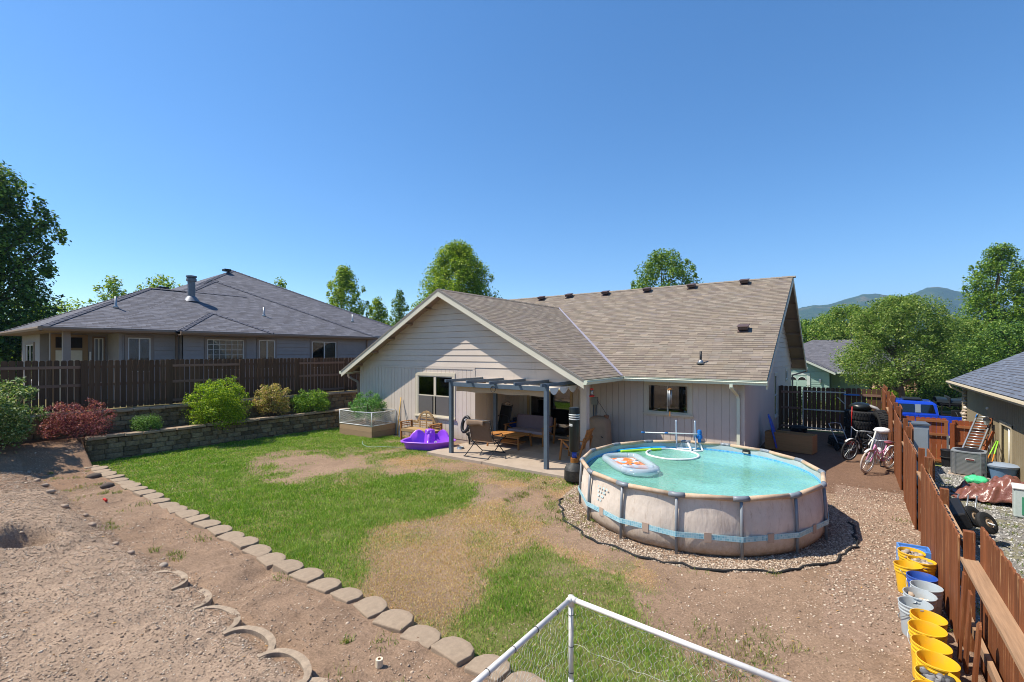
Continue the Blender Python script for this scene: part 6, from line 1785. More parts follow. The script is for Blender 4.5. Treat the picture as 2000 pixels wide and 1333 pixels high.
# bicycles
def bicycle(name, label, fcol, tcol, loc, rz, lean, R_=0.33, wb=1.06):
    b = thing(name, label, 'bicycle', loc, rz)
    b.rotation_euler = (lean, 0, rz)
    fm = mat(name + fcol, fcol, 0.35, 0.06, 5); tm = mat(name + tcol, tcol, 0.8, 0.12, 8)
    for nm, x in (('rear_wheel', 0), ('front_wheel', wb)):
        wh = MB().tube([(x + (R_ - 0.05) * math.cos(a), 0, R_ + (R_ - 0.05) * math.sin(a)) for a in [2 * PI * k / 40 for k in range(40)]], 0.012, 6, closed=True).build(nm, M['galv'], b, smooth=True)
        MB().tube([(x + (R_ - 0.025) * math.cos(a), 0, R_ + (R_ - 0.025) * math.sin(a)) for a in [2 * PI * k / 40 for k in range(40)]], 0.025, 8, closed=True).build('tyre', tm, wh, smooth=True)
        sp_ = MB()
        for k in range(24):
            a = 2 * PI * k / 24; sp_.beam((x + 0.03 * math.cos(a + 0.6), 0.02 * (-1) ** k, R_ + 0.03 * math.sin(a + 0.6)), (x + (R_ - 0.055) * math.cos(a), 0, R_ + (R_ - 0.055) * math.sin(a)), 0.0035, 0.0035)
        sp_.build('spokes', M['galv'], wh)
        MB().tube([(x, -0.06, R_), (x, 0.06, R_)], 0.02, 8).build('hub', M['galv'], wh, smooth=True)
        fd = MB(); a0 = 0.3 if x == 0 else 0.9
        fd.grid(lambda u, v: (x + (R_ + 0.02) * math.cos(a0 + 2.2 * u), -0.03 + 0.06 * v, R_ + (R_ + 0.02) * math.sin(a0 + 2.2 * u)), 20, 2)
        fd.build('fender', M['white'], b, smooth=True, solid=0.004)
    bbk = (0.44, 0, R_ - 0.04); st = (0.3, 0, 0.72); hs = (wb - 0.2, 0, 0.78); hl = (wb - 0.15, 0, 0.62)
    f = MB()
    for p, q, r_ in ((bbk, st, 0.016), ((0.41, 0, 0.45), (wb - 0.28, 0, 0.5), 0.0), (bbk, hl, 0.02), ((0.35, 0, 0.58), (0.62, 0, 0.5), 0.016), ((0.62, 0, 0.5), hs, 0.018), (hs, hl, 0.022)):
        if r_: f.tube([p, q], r_, 8)
    for s_ in (-1, 1):
        f.tube([(0, s_ * 0.055, R_), (bbk[0], s_ * 0.03, bbk[2])], 0.009, 6); f.tube([(0, s_ * 0.055, R_), (0.34, s_ * 0.02, 0.6)], 0.009, 6)
        f.tube(smooth_path([(wb - 0.15, s_ * 0.05, 0.62), (wb - 0.08, s_ * 0.055, 0.5), (wb, s_ * 0.055, R_)], 4), 0.012, 6)
    f.build('frame', fm, b, smooth=True)
    MB().tube(smooth_path([(wb - 0.42, -0.32, 0.93), (wb - 0.3, -0.27, 0.96), (wb - 0.2, -0.1, 0.93), (wb - 0.2, 0, 0.9), (wb - 0.2, 0.1, 0.93), (wb - 0.3, 0.27, 0.96), (wb - 0.42, 0.32, 0.93)], 4), 0.012, 8).build('handlebar', M['galv'], b, smooth=True)
    MB().tube([(wb - 0.2, 0, 0.78), (wb - 0.21, 0, 0.92)], 0.014, 8).build('stem', M['galv'], b, smooth=True)
    MB().sph((0.24, 0, 0.8), (0.14, 0.09, 0.045), 14, 8).build('saddle', mat(name + 'saddle', '#8e4a5a' if fcol != '#2a2a2c' else '#1d1d1f', 0.6, 0.1, 5), b, smooth=True)
    MB().tube([(0.3, 0, 0.7), (0.27, 0, 0.79)], 0.012, 8).build('seat_post', M['galv'], b, smooth=True)
    MB().lathe([(0.0, -0.01), (0.09, -0.01), (0.09, 0.01), (0, 0.01)], bbk, 20, axis=(0, 1, 0)).build('chainring', M['galv'], b)
    c = MB(); c.tube([bbk, (bbk[0] + 0.12, 0.07, bbk[2] - 0.11)], 0.01, 6); c.tube([bbk, (bbk[0] - 0.12, -0.07, bbk[2] + 0.11)], 0.01, 6)
    c.box((bbk[0] + 0.12, 0.12, bbk[2] - 0.11), (0.09, 0.08, 0.02)); c.box((bbk[0] - 0.12, -0.12, bbk[2] + 0.11), (0.09, 0.08, 0.02)); c.build('crank', M['black'], b)
    return b
pk = bicycle('bicycle', 'pink cruiser bicycle with white fenders leaning on the redwood fence', '#d48bb0', '#b8aa9c', (0.86, 16.66, 0.02), math.atan2(-0.94, -0.52), -0.16)
MB().tube([(0.36, -0.06, 0.32), (0.52, -0.06, 0.62)], 0.05, 10).build('chain_guard', M['white'], pk, smooth=True)
bicycle('bicycle', 'dark mountain bicycle standing behind the pink bicycle', '#2a2a2c', '#2a2a2a', (0.62, 18.1, 0.02), math.atan2(-0.8, -0.62), -0.12)
# scooter-like black engine thing: push mower
mw = thing('lawn_mower', 'small black and red push mower in front of the stacked tyres', 'mower', (-0.02, 18.75, 0.02), -0.9)
MB().box((0, 0, 0.2), (0.52, 0.42, 0.14)).build('deck', M['black'], mw, bevel=0.04)
MB().lathe([(0.15, 0.27), (0.15, 0.38), (0.1, 0.42), (0, 0.43)], (0.02, 0, 0), 16).build('engine', mat('red_engine', '#8f1f1c', 0.4, 0.15, 6), mw, auto=40)
for sx_ in (-0.22, 0.22):
    for sy_ in (-0.25, 0.25): MB().lathe([(0.0, -0.025), (0.05, -0.025), (0.1, -0.02), (0.1, 0.02), (0.05, 0.025), (0, 0.025)], (sx_, sy_, 0.1), 16, axis=(0, 1, 0)).build('wheel', M['rubber'], mw, auto=40)
MB().tube(smooth_path([(-0.24, -0.18, 0.22), (-0.6, -0.2, 0.75), (-0.66, -0.16, 0.84), (-0.66, 0.16, 0.84), (-0.6, 0.2, 0.75), (-0.24, 0.18, 0.22)], 4), 0.013, 8).build('handle', M['galv'], mw, smooth=True)
# thin red-white post (tall flag pole of a bicycle trailer) beside the tyres
fp = thing('marker_pole', 'thin red and grey pole standing in front of the tyres', 'pole', (0.02, 19.4, 0.0))
MB().tube([(0, 0, 0), (0.02, 0, 0.75)], 0.014, 8).build('lower_pole', M['galv'], fp, smooth=True); MB().tube([(0.02, 0, 0.75), (0.04, 0, 1.45)], 0.012, 8).build('upper_pole', red, fp, smooth=True)
# folded canopy frame under a white cap
cf = thing('folded_canopy', 'bundle of pale canopy poles with a white cover leaning on the redwood fence', 'canopy', (0.68, 17.3, 0.0))
for k in range(8):
    q = (k - 3.5) * 0.05
    MB().tube([(-0.12 + q * 0.81 * 1.25, q * 0.59 * 1.25 - 0.1, 0.02), (0.08 + q * 0.81, q * 0.59 + 0.06, 0.98)], 0.022, 8).build('pole', mat('pale_pole', '#c3c3ba', 0.5, 0.08, 6) if k == 0 else bpy.data.materials['pale_pole'], cf, smooth=True)
MB().sph((0.08, 0.06, 0.99), (0.2, 0.19, 0.09), 18, 10, 0.09).build('cover', mat('white_cloth', '#d9d8d6', 0.85, 0.05, 5), cf, smooth=True)

# ------------------------------------------------------------------ row of buckets
def bucket(col, label, x, y, fill=None, z=0.0, tilt=0.0, nm='bucket'):
    b = thing(nm, label, 'bucket', (x, y, float(H(x, y)) + 0.005), random.uniform(0, 3), 'buckets along the redwood fence')
    b.rotation_euler = (random.uniform(-0.04, 0.04) + tilt, random.uniform(-0.04, 0.04), random.uniform(0, 6))
    mname = 'bucket_' + col
    m_ = bpy.data.materials.get(mname) or mat(mname, col, 0.38, 0.05, 4, dirt=('#9b8466', 0.25, 9), spec=0.45)
    MB().lathe([(0.0, 0.0), (0.128, 0.0), (0.130, 0.01), (0.145, 0.27), (0.152, 0.272), (0.152, 0.285), (0.147, 0.288), (0.149, 0.31), (0.155, 0.312), (0.155, 0.325), (0.15, 0.328), (0.152, 0.352), (0.158, 0.355), (0.158, 0.368), (0.150, 0.37), (0.146, 0.36), (0.125, 0.02), (0, 0.018)], (0, 0, 0), 32).build('pail', m_, b, auto=35)
    hdl = MB().tube([(0.158 * math.cos(a), 0.158 * math.sin(a) * 1.0, 0.33 - 0.16 * math.sin((a) % PI)) for a in [PI * k / 14 for k in range(15)]], 0.0035, 6); hdl.build('handle', M['galv'], b, smooth=True)
    if fill:
        fc, fz, rs = fill
        n = 26 if rs > 0.02 else 60
        P = []
        for _ in range(n):
            a, r_ = random.uniform(0, 2 * PI), 0.115 * math.sqrt(random.random()); P.append((r_ * math.cos(a), r_ * math.sin(a), fz + random.uniform(-0.01, 0.025)))
        mm = bpy.data.materials.get('fill_' + fc[1]) or islandmat('fill_' + fc[1], [(0, fc[0]), (0.5, fc[1]), (1, fc[2])])
        S_ = np.array([random.uniform(0.7, 1.3) * rs for _ in P])
        o = scatter_stones('rocks', np.array(P), S_, mm, 0.8, b)
        dk_ = MB().lathe([(0.0, fz - 0.02), (0.125, fz - 0.02)], (0, 0, 0), 24).build('fill_bed', mm, b)
    return b
YEL, BLU, GRY = '#e3b021', '#2d55a8', '#a9b1b3'
rk = (('#6b6258', '#92877a', '#b5a898'), 0.31, 0.035); pale = (('#a38f7b', '#c9b8a4', '#ddd0c0'), 0.27, 0.035); blk = (('#2f2f31', '#5b5a5c', '#8a8886'), 0.32, 0.035); sand = (('#8b7a66', '#9f8d78', '#b39f88'), 0.2, 0.012)
bucket(YEL, 'yellow bucket of brown rocks, the one next to the blue crate', 0.72, 8.88, rk)
bucket(YEL, 'yellow bucket filled with dark and blue-grey rocks, second from the blue crate', 0.80, 8.56, rk)
bucket(YEL, 'tilted yellow bucket between a rock-filled yellow bucket and the blue bucket', 0.66, 8.28, sand, tilt=0.1)
bucket(BLU, 'blue bucket with a little sand, between a yellow and an empty grey bucket', 0.76, 7.98, sand)
bucket(GRY, 'empty grey bucket tucked against the fence next to the blue bucket', 0.77, 7.66)
bucket(GRY, 'grey bucket with pale stones, middle one of the three grey buckets', 0.67, 7.38, pale)
bucket(GRY, 'grey bucket with brown residue, nearest of the grey ones', 0.62, 7.09, (('#8a8078', '#9c948c', '#a8a098'), 0.1, 0.012))
bucket(YEL, 'clean empty yellow bucket right in front of the grey buckets', 0.68, 6.80)
bucket(YEL, 'empty yellow bucket, second in front of the grey buckets', 0.66, 6.50)
bucket(YEL, 'yellow bucket with brown crumbs inside, third in front of the grey buckets', 0.64, 6.19, (('#7b5f42', '#9c7c58', '#b08a5a'), 0.06, 0.012))
bucket(YEL, 'empty yellow bucket with a split rim, just behind the bucket of black stones', 0.66, 5.88, None)
bucket(YEL, 'yellow bucket heaped with black and grey stones', 0.64, 5.60, blk)
bucket(YEL, 'nearest yellow bucket, cut by the bottom edge of the picture', 0.58, 5.31)
cr = thing('storage_crate', 'light blue plastic crate at the far end of the bucket row', 'crate', (0.79, 9.3, 0.0), 0.1)
m = MB()
for q in ((-0.19, 0.19, -0.14, -0.125), (-0.19, 0.19, 0.125, 0.14), (-0.19, -0.175, -0.124, 0.124), (0.175, 0.19, -0.124, 0.124)): m.bx(*q, 0.0, 0.3)
m.bx(-0.175, 0.175, -0.125, 0.125, 0.01, 0.03)
m.build('crate', mat('sky_blue_plastic', '#5a8fd0', 0.45, 0.05, 4), cr, bevel=0.005)
MB().box((0, 0, 0.26), (0.3, 0.2, 0.03)).build('contents', mat('blue_rag', '#3f6fb5', 0.9, 0.2, 12), cr, bevel=0.01)

# ------------------------------------------------------------------ near: white pipe frame with netting
wf = thing('pipe_frame', 'white plastic pipe frame with wire netting standing on the grass in the foreground', 'frame', (-2.16, 3.94, 0.0))
fx0, fx1, fy0, fy1, fz = -2.16, -0.22, 1.75, 3.94, 0.9
wh = mat('white_pipe', '#dcd8d0', 0.42, 0.03, 6, dirt=('#b0a698', 0.3, 14))
FP = [(fx0, fy1), (fx1, fy1 - 0.12), (fx1, fy0), (fx0, fy0)]
for i, (x, y) in enumerate(FP):
    x2, y2 = FP[(i + 1) % 4]
    MB().tube([(x, y, 0.0), (x, y, fz)], 0.0235, 14).build('post', wh, wf, world=True, smooth=True)
    d = (Vector((x2, y2, 0)) - Vector((x, y, 0))).normalized() * 0.06
    MB().tube([(x + d.x * 0.3, y + d.y * 0.3, fz), (x2 - d.x * 0.3, y2 - d.y * 0.3, fz)], 0.0235, 14).build('top_rail', wh, wf, world=True, smooth=True)
    MB().tube([(x + d.x * 0.3, y + d.y * 0.3, 0.03), (x2 - d.x * 0.3, y2 - d.y * 0.3, 0.03)], 0.0235, 14).build('bottom_rail', wh, wf, world=True, smooth=True)
    m = MB(); m.tube([(x, y, fz + 0.001), (x + d.x, y + d.y, fz + 0.001)], 0.028, 14); x0, y0 = FP[i - 1]
    d2 = (Vector((x0, y0, 0)) - Vector((x, y, 0))).normalized() * 0.06
    m.tube([(x, y, fz), (x + d2.x, y + d2.y, fz)], 0.028, 14); m.tube([(x, y, fz + 0.028), (x, y, fz - 0.07)], 0.028, 14); m.tube([(x, y, 0.0), (x, y, 0.14)], 0.0285, 14); m.sph((x, y, fz), 0.0285, 12, 8)
    m.build('corner_fitting', wh, wf, world=True, smooth=True)
def chicken(p, q, z0, z1, cell=0.05, seed=0):
    rr = random.Random(seed)
    m = MB(); p, q = Vector((*p, 0)), Vector((*q, 0)); L = (q - p).length; u = (q - p) / L; nn = Vector((-u.y, u.x, 0))
    k = 0; a = 0.02
    def P(a, z):
        f = min(max((z1 - z) / (z1 - z0), 0), 1)
        sag = 0.05 * math.sin(math.pi * a / L) * math.sin(PI * f)
        return p + u * a + nn * (sag + 0.012 * math.sin(a * 31 + z * 23)) + Vector((0, 0, z + 0.012 * math.sin(a * 17)))
    while a < L - 0.02:
        pts_ = []; z = z0; j = 0
        while z < z1:
            s_ = (0.012 if (j // 2 + k) % 2 else -0.012)
            pts_.append(P(a + s_ + rr.uniform(-0.004, 0.004), z)); z += cell * 0.5; j += 1
        m.tube(pts_, 0.0013, 4, caps=False)
        a += cell; k += 1
    for z in (z1 - 0.02, (z0 + z1) / 2, z0 + 0.05): m.tube([P(L * t_ / 30, z) for t_ in range(31)], 0.0015, 4, caps=False)
    return m
wire = mat('net_wire', '#c9cabf', 0.5, 0.1, 8)
chicken(FP[3], FP[0], 0.06, fz - 0.02, seed=1).build('netting', wire, wf, world=True)
chicken(FP[0], FP[1], 0.06, fz - 0.02, seed=2).build('netting', wire, wf, world=True)
tie = MB()
for k in range(6):
    t_ = 0.12 + 0.15 * k
    for (p, q) in ((FP[3], FP[0]),):
        c = Vector((*lerp(p, q, t_), fz)); tie.tube([(c.x + 0.026 * math.cos(a), c.y, c.z + 0.026 * math.sin(a)) for a in [2 * PI * i / 12 for i in range(12)]], 0.003, 5, closed=True)
for z in (0.2, 0.45, 0.75): tie.tube([(fx0 + 0.026 * math.cos(a), fy1 + 0.026 * math.sin(a), z) for a in [2 * PI * i / 12 for i in range(12)]], 0.003, 5, closed=True)
tie.build('cable_ties', M['black'], wf, world=True)
sp_ = thing('spool', 'small cream cardboard spool lying on the dirt terrace', 'spool', (-3.82, 3.0, float(H(-3.82, 3.0)) + 0.0), 0.4)
MB().lathe([(0.016, 0), (0.036, 0), (0.036, 0.075), (0.016, 0.075)], (0, 0, 0), 18, closed=True).build('roll', mat('cream_card', '#d9c9ac', 0.8, 0.06, 9), sp_, auto=40)
MB().lathe([(0.011, 0.002), (0.0155, 0.002), (0.0155, 0.08), (0.011, 0.08)], (0, 0, 0), 14, closed=True).build('core', mat('brown_card', '#9a7550', 0.8, 0.06, 9), sp_, auto=40)
rt = MB().tube([(-0.07, 0, 0.03), (-0.03, 0.01, 0.03), (0.03, -0.01, 0.03), (0.07, 0, 0.03)], [0.028, 0.014, 0.014, 0.028], 10).build('dog_toy', red, smooth=True)
rt.location = (-12.85, 2.95, float(H(-12.85, 2.95))); tag(rt, 'small red dog toy lying on the dirt terrace', 'toy')

# ------------------------------------------------------------------ trees and shrubs
def leaf_quads(P, Nrm, size, aspect=0.55):
    """rhombic leaves at P facing roughly along Nrm"""
    n = len(P)
    Nrm = Nrm + RNG.normal(0, 0.55, (n, 3)); Nrm /= np.linalg.norm(Nrm, axis=1)[:, None] + 1e-9
    r = RNG.normal(0, 1, (n, 3)); A = np.cross(Nrm, r); A /= np.linalg.norm(A, axis=1)[:, None] + 1e-9
    B = np.cross(Nrm, A)
    s = (size * RNG.uniform(0.6, 1.35, n))[:, None]
    a = A * s * 0.5; b = B * s * 0.5 * aspect
    fold = Nrm * s * 0.12
    V = np.stack([P - a, P + b + fold, P + a, P - b + fold], 1).reshape(-1, 3)
    return V, np.arange(n * 4).reshape(-1, 4)

def crown_points(clumps, per, squash=0.8):
    """leaf positions gathered in clumps; clumps = (centre, radius)"""
    Ps, Ns = [], []
    rmax = max(r for c, r in clumps)
    for c, r in clumps:
        n = max(8, int(per * random.uniform(0.7, 1.3) * min(1.0, (r / rmax) ** 1.6 * 1.6 + 0.06)))
        d = RNG.normal(0, 1, (n, 3)); d /= np.linalg.norm(d, axis=1)[:, None]
        rad = r * (0.35 + 0.75 * RNG.random(n) ** 0.6)
        # a few twigs reach out
        rad = np.where(RNG.random(n) < 0.06, rad * 1.35, rad)
        p = d * rad[:, None]; p[:, 2] *= squash
        Ps.append(p + np.array(c)); Ns.append(d * 0.5 + np.array([0, 0, 0.7]))
    return np.vstack(Ps), np.vstack(Ns)

bark = mat('bark', '#5f5145', 0.95, 0.3, 12, 0.01, 30)
bark_d = mat('dark_bark', '#3f352c', 0.95, 0.3, 12, 0.01, 30)
def tree(name, label, cat, loc, h, radius, base, prof, m, nclump=70, per=110, leaf=0.14, clump=0.17, trunk=0.16, bk=bark, group=None, lean=(0, 0), top_r=0.0, multi=1, squash=0.85, spikes=26):
    """prof(t): relative radius at height t of the crown (0 bottom .. 1 top)"""
    t_ = thing(name, label, cat, loc, 0, group)
    ch = h - base
    cl = []
    for i in range(nclump):
        t = (i + random.random()) / nclump
        R_ = radius * prof(t)
        a = i * 2.39996 + random.uniform(-0.5, 0.5)
        q = random.random() ** 0.45
        rc = clump * radius * random.uniform(0.7, 1.35) * (0.65 + 0.5 * prof(t))
        rr_ = max(0.0, R_ - rc * 0.75) * q
        z = base + ch * t * 0.97
        z = min(z, h - rc * 0.7)
        cl.append(((rr_ * math.cos(a) + lean[0] * t, rr_ * math.sin(a) + lean[1] * t, z), rc))
    for i in range(spikes):
        t = 0.2 + 0.66 * random.random() ** 0.8; a = random.uniform(0, 2 * PI); R_ = radius * prof(min(t, 0.97))
        o = random.uniform(0.8, 1.05); rc = clump * radius * random.uniform(0.22, 0.42)
        z = base + ch * t * 0.97 + random.uniform(0.0, 0.05) * ch
        for q in range(2): cl.append(((R_ * o * math.cos(a) + lean[0] * t, R_ * o * math.sin(a) + lean[1] * t, z + q * rc * 1.1), rc * (1 - 0.22 * q)))
    tr = MB()
    wob = lambda f: (lean[0] * max(0, (f * h - base) / ch) + 0.06 * radius * math.sin(f * 5 + h), lean[1] * max(0, (f * h - base) / ch) + 0.06 * radius * math.cos(f * 4 + h), f * h)
    for q in range(multi):
        o = (q - (multi - 1) / 2) * trunk * 2.2
        tr.tube([(wob(f)[0] + o * (0.6 + f * 2), wob(f)[1], wob(f)[2]) for f in (0, 0.06, 0.25, 0.45, 0.65, 0.85)], [trunk * 1.25, trunk, trunk * 0.85, trunk * 0.6, trunk * 0.35, trunk * 0.12], 9)
    tk = tr.build('trunk', bk, t_, smooth=True)
    for c, r in random.sample(cl, min(len(cl), 16)):
        f = max(0.12, (c[2] / h) * 0.62); s_ = wob(f)
        mid = [(s_[k] + c[k]) / 2 for k in range(3)]; mid[2] += 0.08 * h * random.uniform(-0.3, 0.6)
        MB().tube(smooth_path([s_, mid, c], 4), [trunk * 0.42 * (1 - 0.85 * i / 8) for i in range(9)], 6).build('limb', bk, tk, smooth=True)
    P, Nn = crown_points(cl, per, squash)
    V, F = leaf_quads(P, Nn, leaf)
    np_mesh('crown', V, F, m, t_)
    return t_

G1 = leafmat('maple_leaves', '#3f5c1e', '#688a32', '#a3b454', 0.34)
G2 = leafmat('bright_leaves', '#4a6a1c', '#84a02c', '#c4cc4c', 0.4)
G3 = leafmat('dark_leaves', '#2f4a1e', '#4f7030', '#86a044', 0.3)
G4 = leafmat('birch_leaves', '#456426', '#759042', '#b0b86a', 0.4)
egg = lambda t: max(0.05, math.sqrt(max(0.0, 1 - ((t - 0.36) / 0.66) ** 2))) * (0.9 + 0.1 * math.sin(t * 9))
ovl = lambda t: max(0.12, math.sqrt(max(0.0, 1 - ((t - 0.5) / 0.52) ** 2)))
cone = lambda t: max(0.06, (0.75 + 0.8 * t) if t < 0.3 else 1.0 * (1 - (t - 0.3) / 0.74) ** 0.62)
col_ = lambda t: max(0.08, min(1.0, 0.6 + t * 1.6) * (1 - max(0, t - 0.3) / 0.74) ** 0.55)

tree('tree', 'big dark leafy tree at the left edge of the picture, next to the grey house', 'tree', (-38.1, 2.9, 1.2), 12.6, 4.7, 1.0, egg, G3, 150, 330, 0.22, 0.2, 0.28, bark_d)
tree('tree', 'pale green bushy tree showing between the big dark tree and the grey roof', 'tree', (-45.6, 7.6, 1.0), 6.0, 4.8, 0.4, egg, G2, 60, 150, 0.2, 0.22, 0.12)
tree('tree', 'low bushy tree behind the porch end of the grey roof', 'tree', (-48.0, 3.6, 1.0), 5.2, 3.8, 0.4, egg, G1, 50, 130, 0.2, 0.24, 0.12)
tree('tree', 'yellow-green treetop showing above the left hip of the grey roof', 'tree', (-61.5, 14.7, -0.4), 11.6, 3.0, 3.2, cone, G2, 44, 80, 0.26, 0.24, 0.14)
tree('tree', 'flat yellow-green treetop just left of the metal flue on the grey roof', 'tree', (-57.4, 17.6, -0.4), 11.8, 3.0, 4.2, egg, G2, 44, 80, 0.26, 0.24, 0.14)
tree('tree', 'small treetop peeping over the right slope of the grey roof', 'tree', (-49.5, 25.9, -0.8), 12.2, 2.3, 4.5, cone, G2, 34, 80, 0.24, 0.24, 0.12)
tree('tree', 'tall yellow-green tree in full view over the right end of the grey roof', 'tree', (-45.7, 31.1, -1.0), 14.0, 3.6, 1.8, col_, G2, 120, 150, 0.24, 0.19, 0.16)
tree('tree', 'lower yellow-green tree at the foot of the tall tree by the grey roof end', 'tree', (-45.0, 35.1, -1.0), 10.8, 2.6, 1.5, cone, G2, 66, 120, 0.24, 0.22, 0.13)
tree('tree', 'slim two-pronged dark green tree left of the house gable', 'tree', (-40.7, 34.7, -1.0), 11.4, 1.7, 1.5, col_, G1, 60, 120, 0.2, 0.3, 0.11)
tree('tree', 'broad dense tree rising behind the peak of the house gable', 'tree', (-30.7, 33.4, -1.0), 15.0, 5.7, 2.0, col_, G2, 300, 330, 0.18, 0.14, 0.24, spikes=4)
tree('tree', 'round-topped tree behind the middle of the house ridge', 'tree', (-16.3, 49.9, -1.0), 15.4, 3.9, 4.0, ovl, G1, 130, 170, 0.24, 0.19, 0.2)
tree('tree', 'large spreading green tree in front of the stone porch across the street', 'tree', (2.9, 43.0, -1.0), 8.3, 4.2, 2.2, egg, G4, 230, 260, 0.135, 0.15, 0.2, spikes=20)
tree('tree', 'taller tree with a ragged top behind the large spreading tree', 'tree', (-0.4, 59.0, -1.0), 9.2, 4.2, 2.0, egg, G4, 120, 160, 0.22, 0.18, 0.18)
tree('tree', 'green tree beside the house corner, above the green house roof', 'tree', (-2.6, 74.0, -1.0), 9.2, 4.6, 1.5, egg, G1, 90, 140, 0.26, 0.2, 0.18)
tree('tree', 'grey-green bushy tree at the foot of the hill, right beside the house gable', 'tree', (-5.4, 76.0, -1.0), 8.9, 4.4, 1.0, egg, G3, 80, 130, 0.26, 0.2, 0.18)
tree('tree', 'olive tree between the spreading tree and the tall right-hand trees', 'tree', (8.4, 57.0, -1.0), 7.2, 4.4, 1.2, egg, G4, 130, 160, 0.2, 0.18, 0.18)
tree('tree', 'tall pointed tree rising above the tan neighbour’s roof', 'tree', (11.0, 63.0, -1.0), 14.8, 4.2, 1.0, col_, G1, 170, 180, 0.22, 0.17, 0.22, lean=(0.6, 0.4))
tree('tree', 'tall tree cut by the right edge of the picture', 'tree', (14.6, 62.0, -1.0), 13.6, 4.2, 1.0, col_, G1, 160, 180, 0.22, 0.17, 0.22)
tree('tree', 'bushy tree directly behind the tan neighbour’s roof end', 'tree', (9.8, 50.0, -1.0), 6.6, 4.4, 0.4, egg, G3, 90, 140, 0.2, 0.2, 0.16)
tree('tree', 'dark low tree far behind the blue pickup truck', 'tree', (6.6, 48.0, -1.0), 4.6, 3.0, 0.3, egg, G3, 60, 120, 0.2, 0.22, 0.12)

def gz(x, y): return float(H(x, y))
def shrub(name, label, loc, h, r, m, n=30, per=90, leaf=0.06, stems=7, flat=0.9, clump=0.3, group=None, spiky=0.0):
    s = thing(name, label, 'shrub', loc, 0, group)
    cl = []
    for i in range(n):
        a = i * 2.4 + random.uniform(-.4, .4); t = (i + 0.5) / n
        el_ = math.asin(min(1, t)); q = random.uniform(0.55, 0.95)
        cl.append(((r * (1 - clump * 0.6) * q * math.cos(el_) ** 0.7 * math.cos(a), r * (1 - clump * 0.6) * q * math.cos(el_) ** 0.7 * math.sin(a), h * 0.22 + (h * 0.66) * t * q), r * clump * random.uniform(0.75, 1.3)))
    if spiky:
        for i in range(int(n * 1.2)):
            a = random.uniform(0, 2 * PI); e = random.uniform(0.2, 1.2); L = random.uniform(0.85, 1.12)
            cl.append(((r * L * math.cos(e) * math.cos(a), r * L * math.cos(e) * math.sin(a), h * 0.3 + h * 0.72 * L * math.sin(e)), r * spiky))
    st = MB()
    for i in range(stems):
        c, _ = random.choice(cl); st.tube(smooth_path([(random.uniform(-.06, .06), random.uniform(-.06, .06), -0.03), (c[0] * 0.4, c[1] * 0.4, c[2] * 0.5), c], 3), 0.012, 6)
    st.build('stems', bark, s, smooth=True)
    P, Nn = crown_points(cl, per, flat)
    P = P[P[:, 2] > 0.0]; Nn = Nn[:len(P)]
    V, F = leaf_quads(P, Nn, leaf)
    np_mesh('foliage', V, F, m, s)
    return s
bz = 0.72
YG = leafmat('yellow_green_leaves', '#4f7216', '#86a424', '#c2cc48', 0.42)
RD = leafmat('barberry_leaves', '#57252e', '#94505a', '#c0827f', 0.38)
DG = leafmat('boxwood_leaves', '#3a5c24', '#5f8638', '#8cac54', 0.28)
PKL = leafmat('nandina_leaves', '#6f7e36', '#b0a463', '#dcae86', 0.38)
NG = leafmat('nandina_green', '#426824', '#6f9238', '#a8c054', 0.38)
WH = leafmat('variegated_leaves', '#3f5a2a', '#6f8a4c', '#c4ca96', 0.32)
shrub('shrub', 'large pale variegated shrub at the left edge, in front of the dark fence', (-18.3, 1.9, bz - 0.08), 1.9, 0.98, WH, 56, 170, 0.075, 9, spiky=0.12)
shrub('shrub', 'dark red barberry shrub between the pale shrub and the small round bush', (-18.72, 3.66, bz - 0.08), 1.12, 0.92, RD, 50, 130, 0.045, 12, 0.8, 0.24, spiky=0.09)
shrub('shrub', 'small round green bush between the red and the yellow-green shrubs', (-18.6, 5.32, bz - 0.08), 0.66, 0.46, DG, 50, 130, 0.035, 6, clump=0.3)
shrub('shrub', 'big yellow-green shrub spilling over the low retaining wall', (-18.5, 7.45, bz - 0.3), 1.85, 0.98, YG, 70, 180, 0.06, 10, spiky=0.12)
shrub('shrub', 'pinkish airy nandina shrub behind the low wall, right of the big yellow-green shrub', (-18.85, 9.5, bz - 0.08), 1.3, 0.75, PKL, 40, 90, 0.06, 12, clump=0.24, spiky=0.16)
shrub('shrub', 'glossy green shrub at the right end of the raised bed near the planter', (-18.75, 11.1, bz - 0.08), 0.95, 0.85, NG, 46, 110, 0.06, 10, clump=0.26, spiky=0.12)
tom = shrub('tomato_plant', 'leafy green vegetable plant growing inside the netted planter', (-15.75, 11.8, 0.42), 1.2, 0.74, leafmat('tomato_leaves', '#3d6b34', '#5f9148', '#8fb56a', 0.35), 44, 110, 0.05, 10, clump=0.24, spiky=0.14)
tom['category'] = 'plant'
HG = leafmat('hedge_leaves', '#54721a', '#8aa626', '#c0c840', 0.4)
for i, (x, y, r_) in enumerate([(-3.4, 28.2, 0.95), (-1.9, 28.6, 0.95), (-0.4, 29.0, 0.9), (0.9, 29.2, 0.85)]):
    shrub('hedge_shrub', ['yellow-green hedge shrub showing over the gate fence, nearest the house', 'yellow-green hedge shrub over the middle of the gate', 'yellow-green hedge shrub over the right post of the gate', 'yellow-green hedge shrub at the corner where the two fences meet'][i], (x, y, gz(x, y) - 0.02), 2.75 + 0.1 * (i % 2), r_ * 1.1, HG, 40, 90, 0.09, 6, clump=0.3)
shrub('shrub', 'bright green low bush in front of the stone pillars across the street', (3.2, 47.2, -1.0), 1.6, 1.4, YG, 26, 70, 0.12, 6)
shrub('shrub', 'dark bush right of the spreading tree trunk across the street', (5.0, 46.5, -1.0), 1.9, 1.6, G3, 26, 80, 0.12, 6)

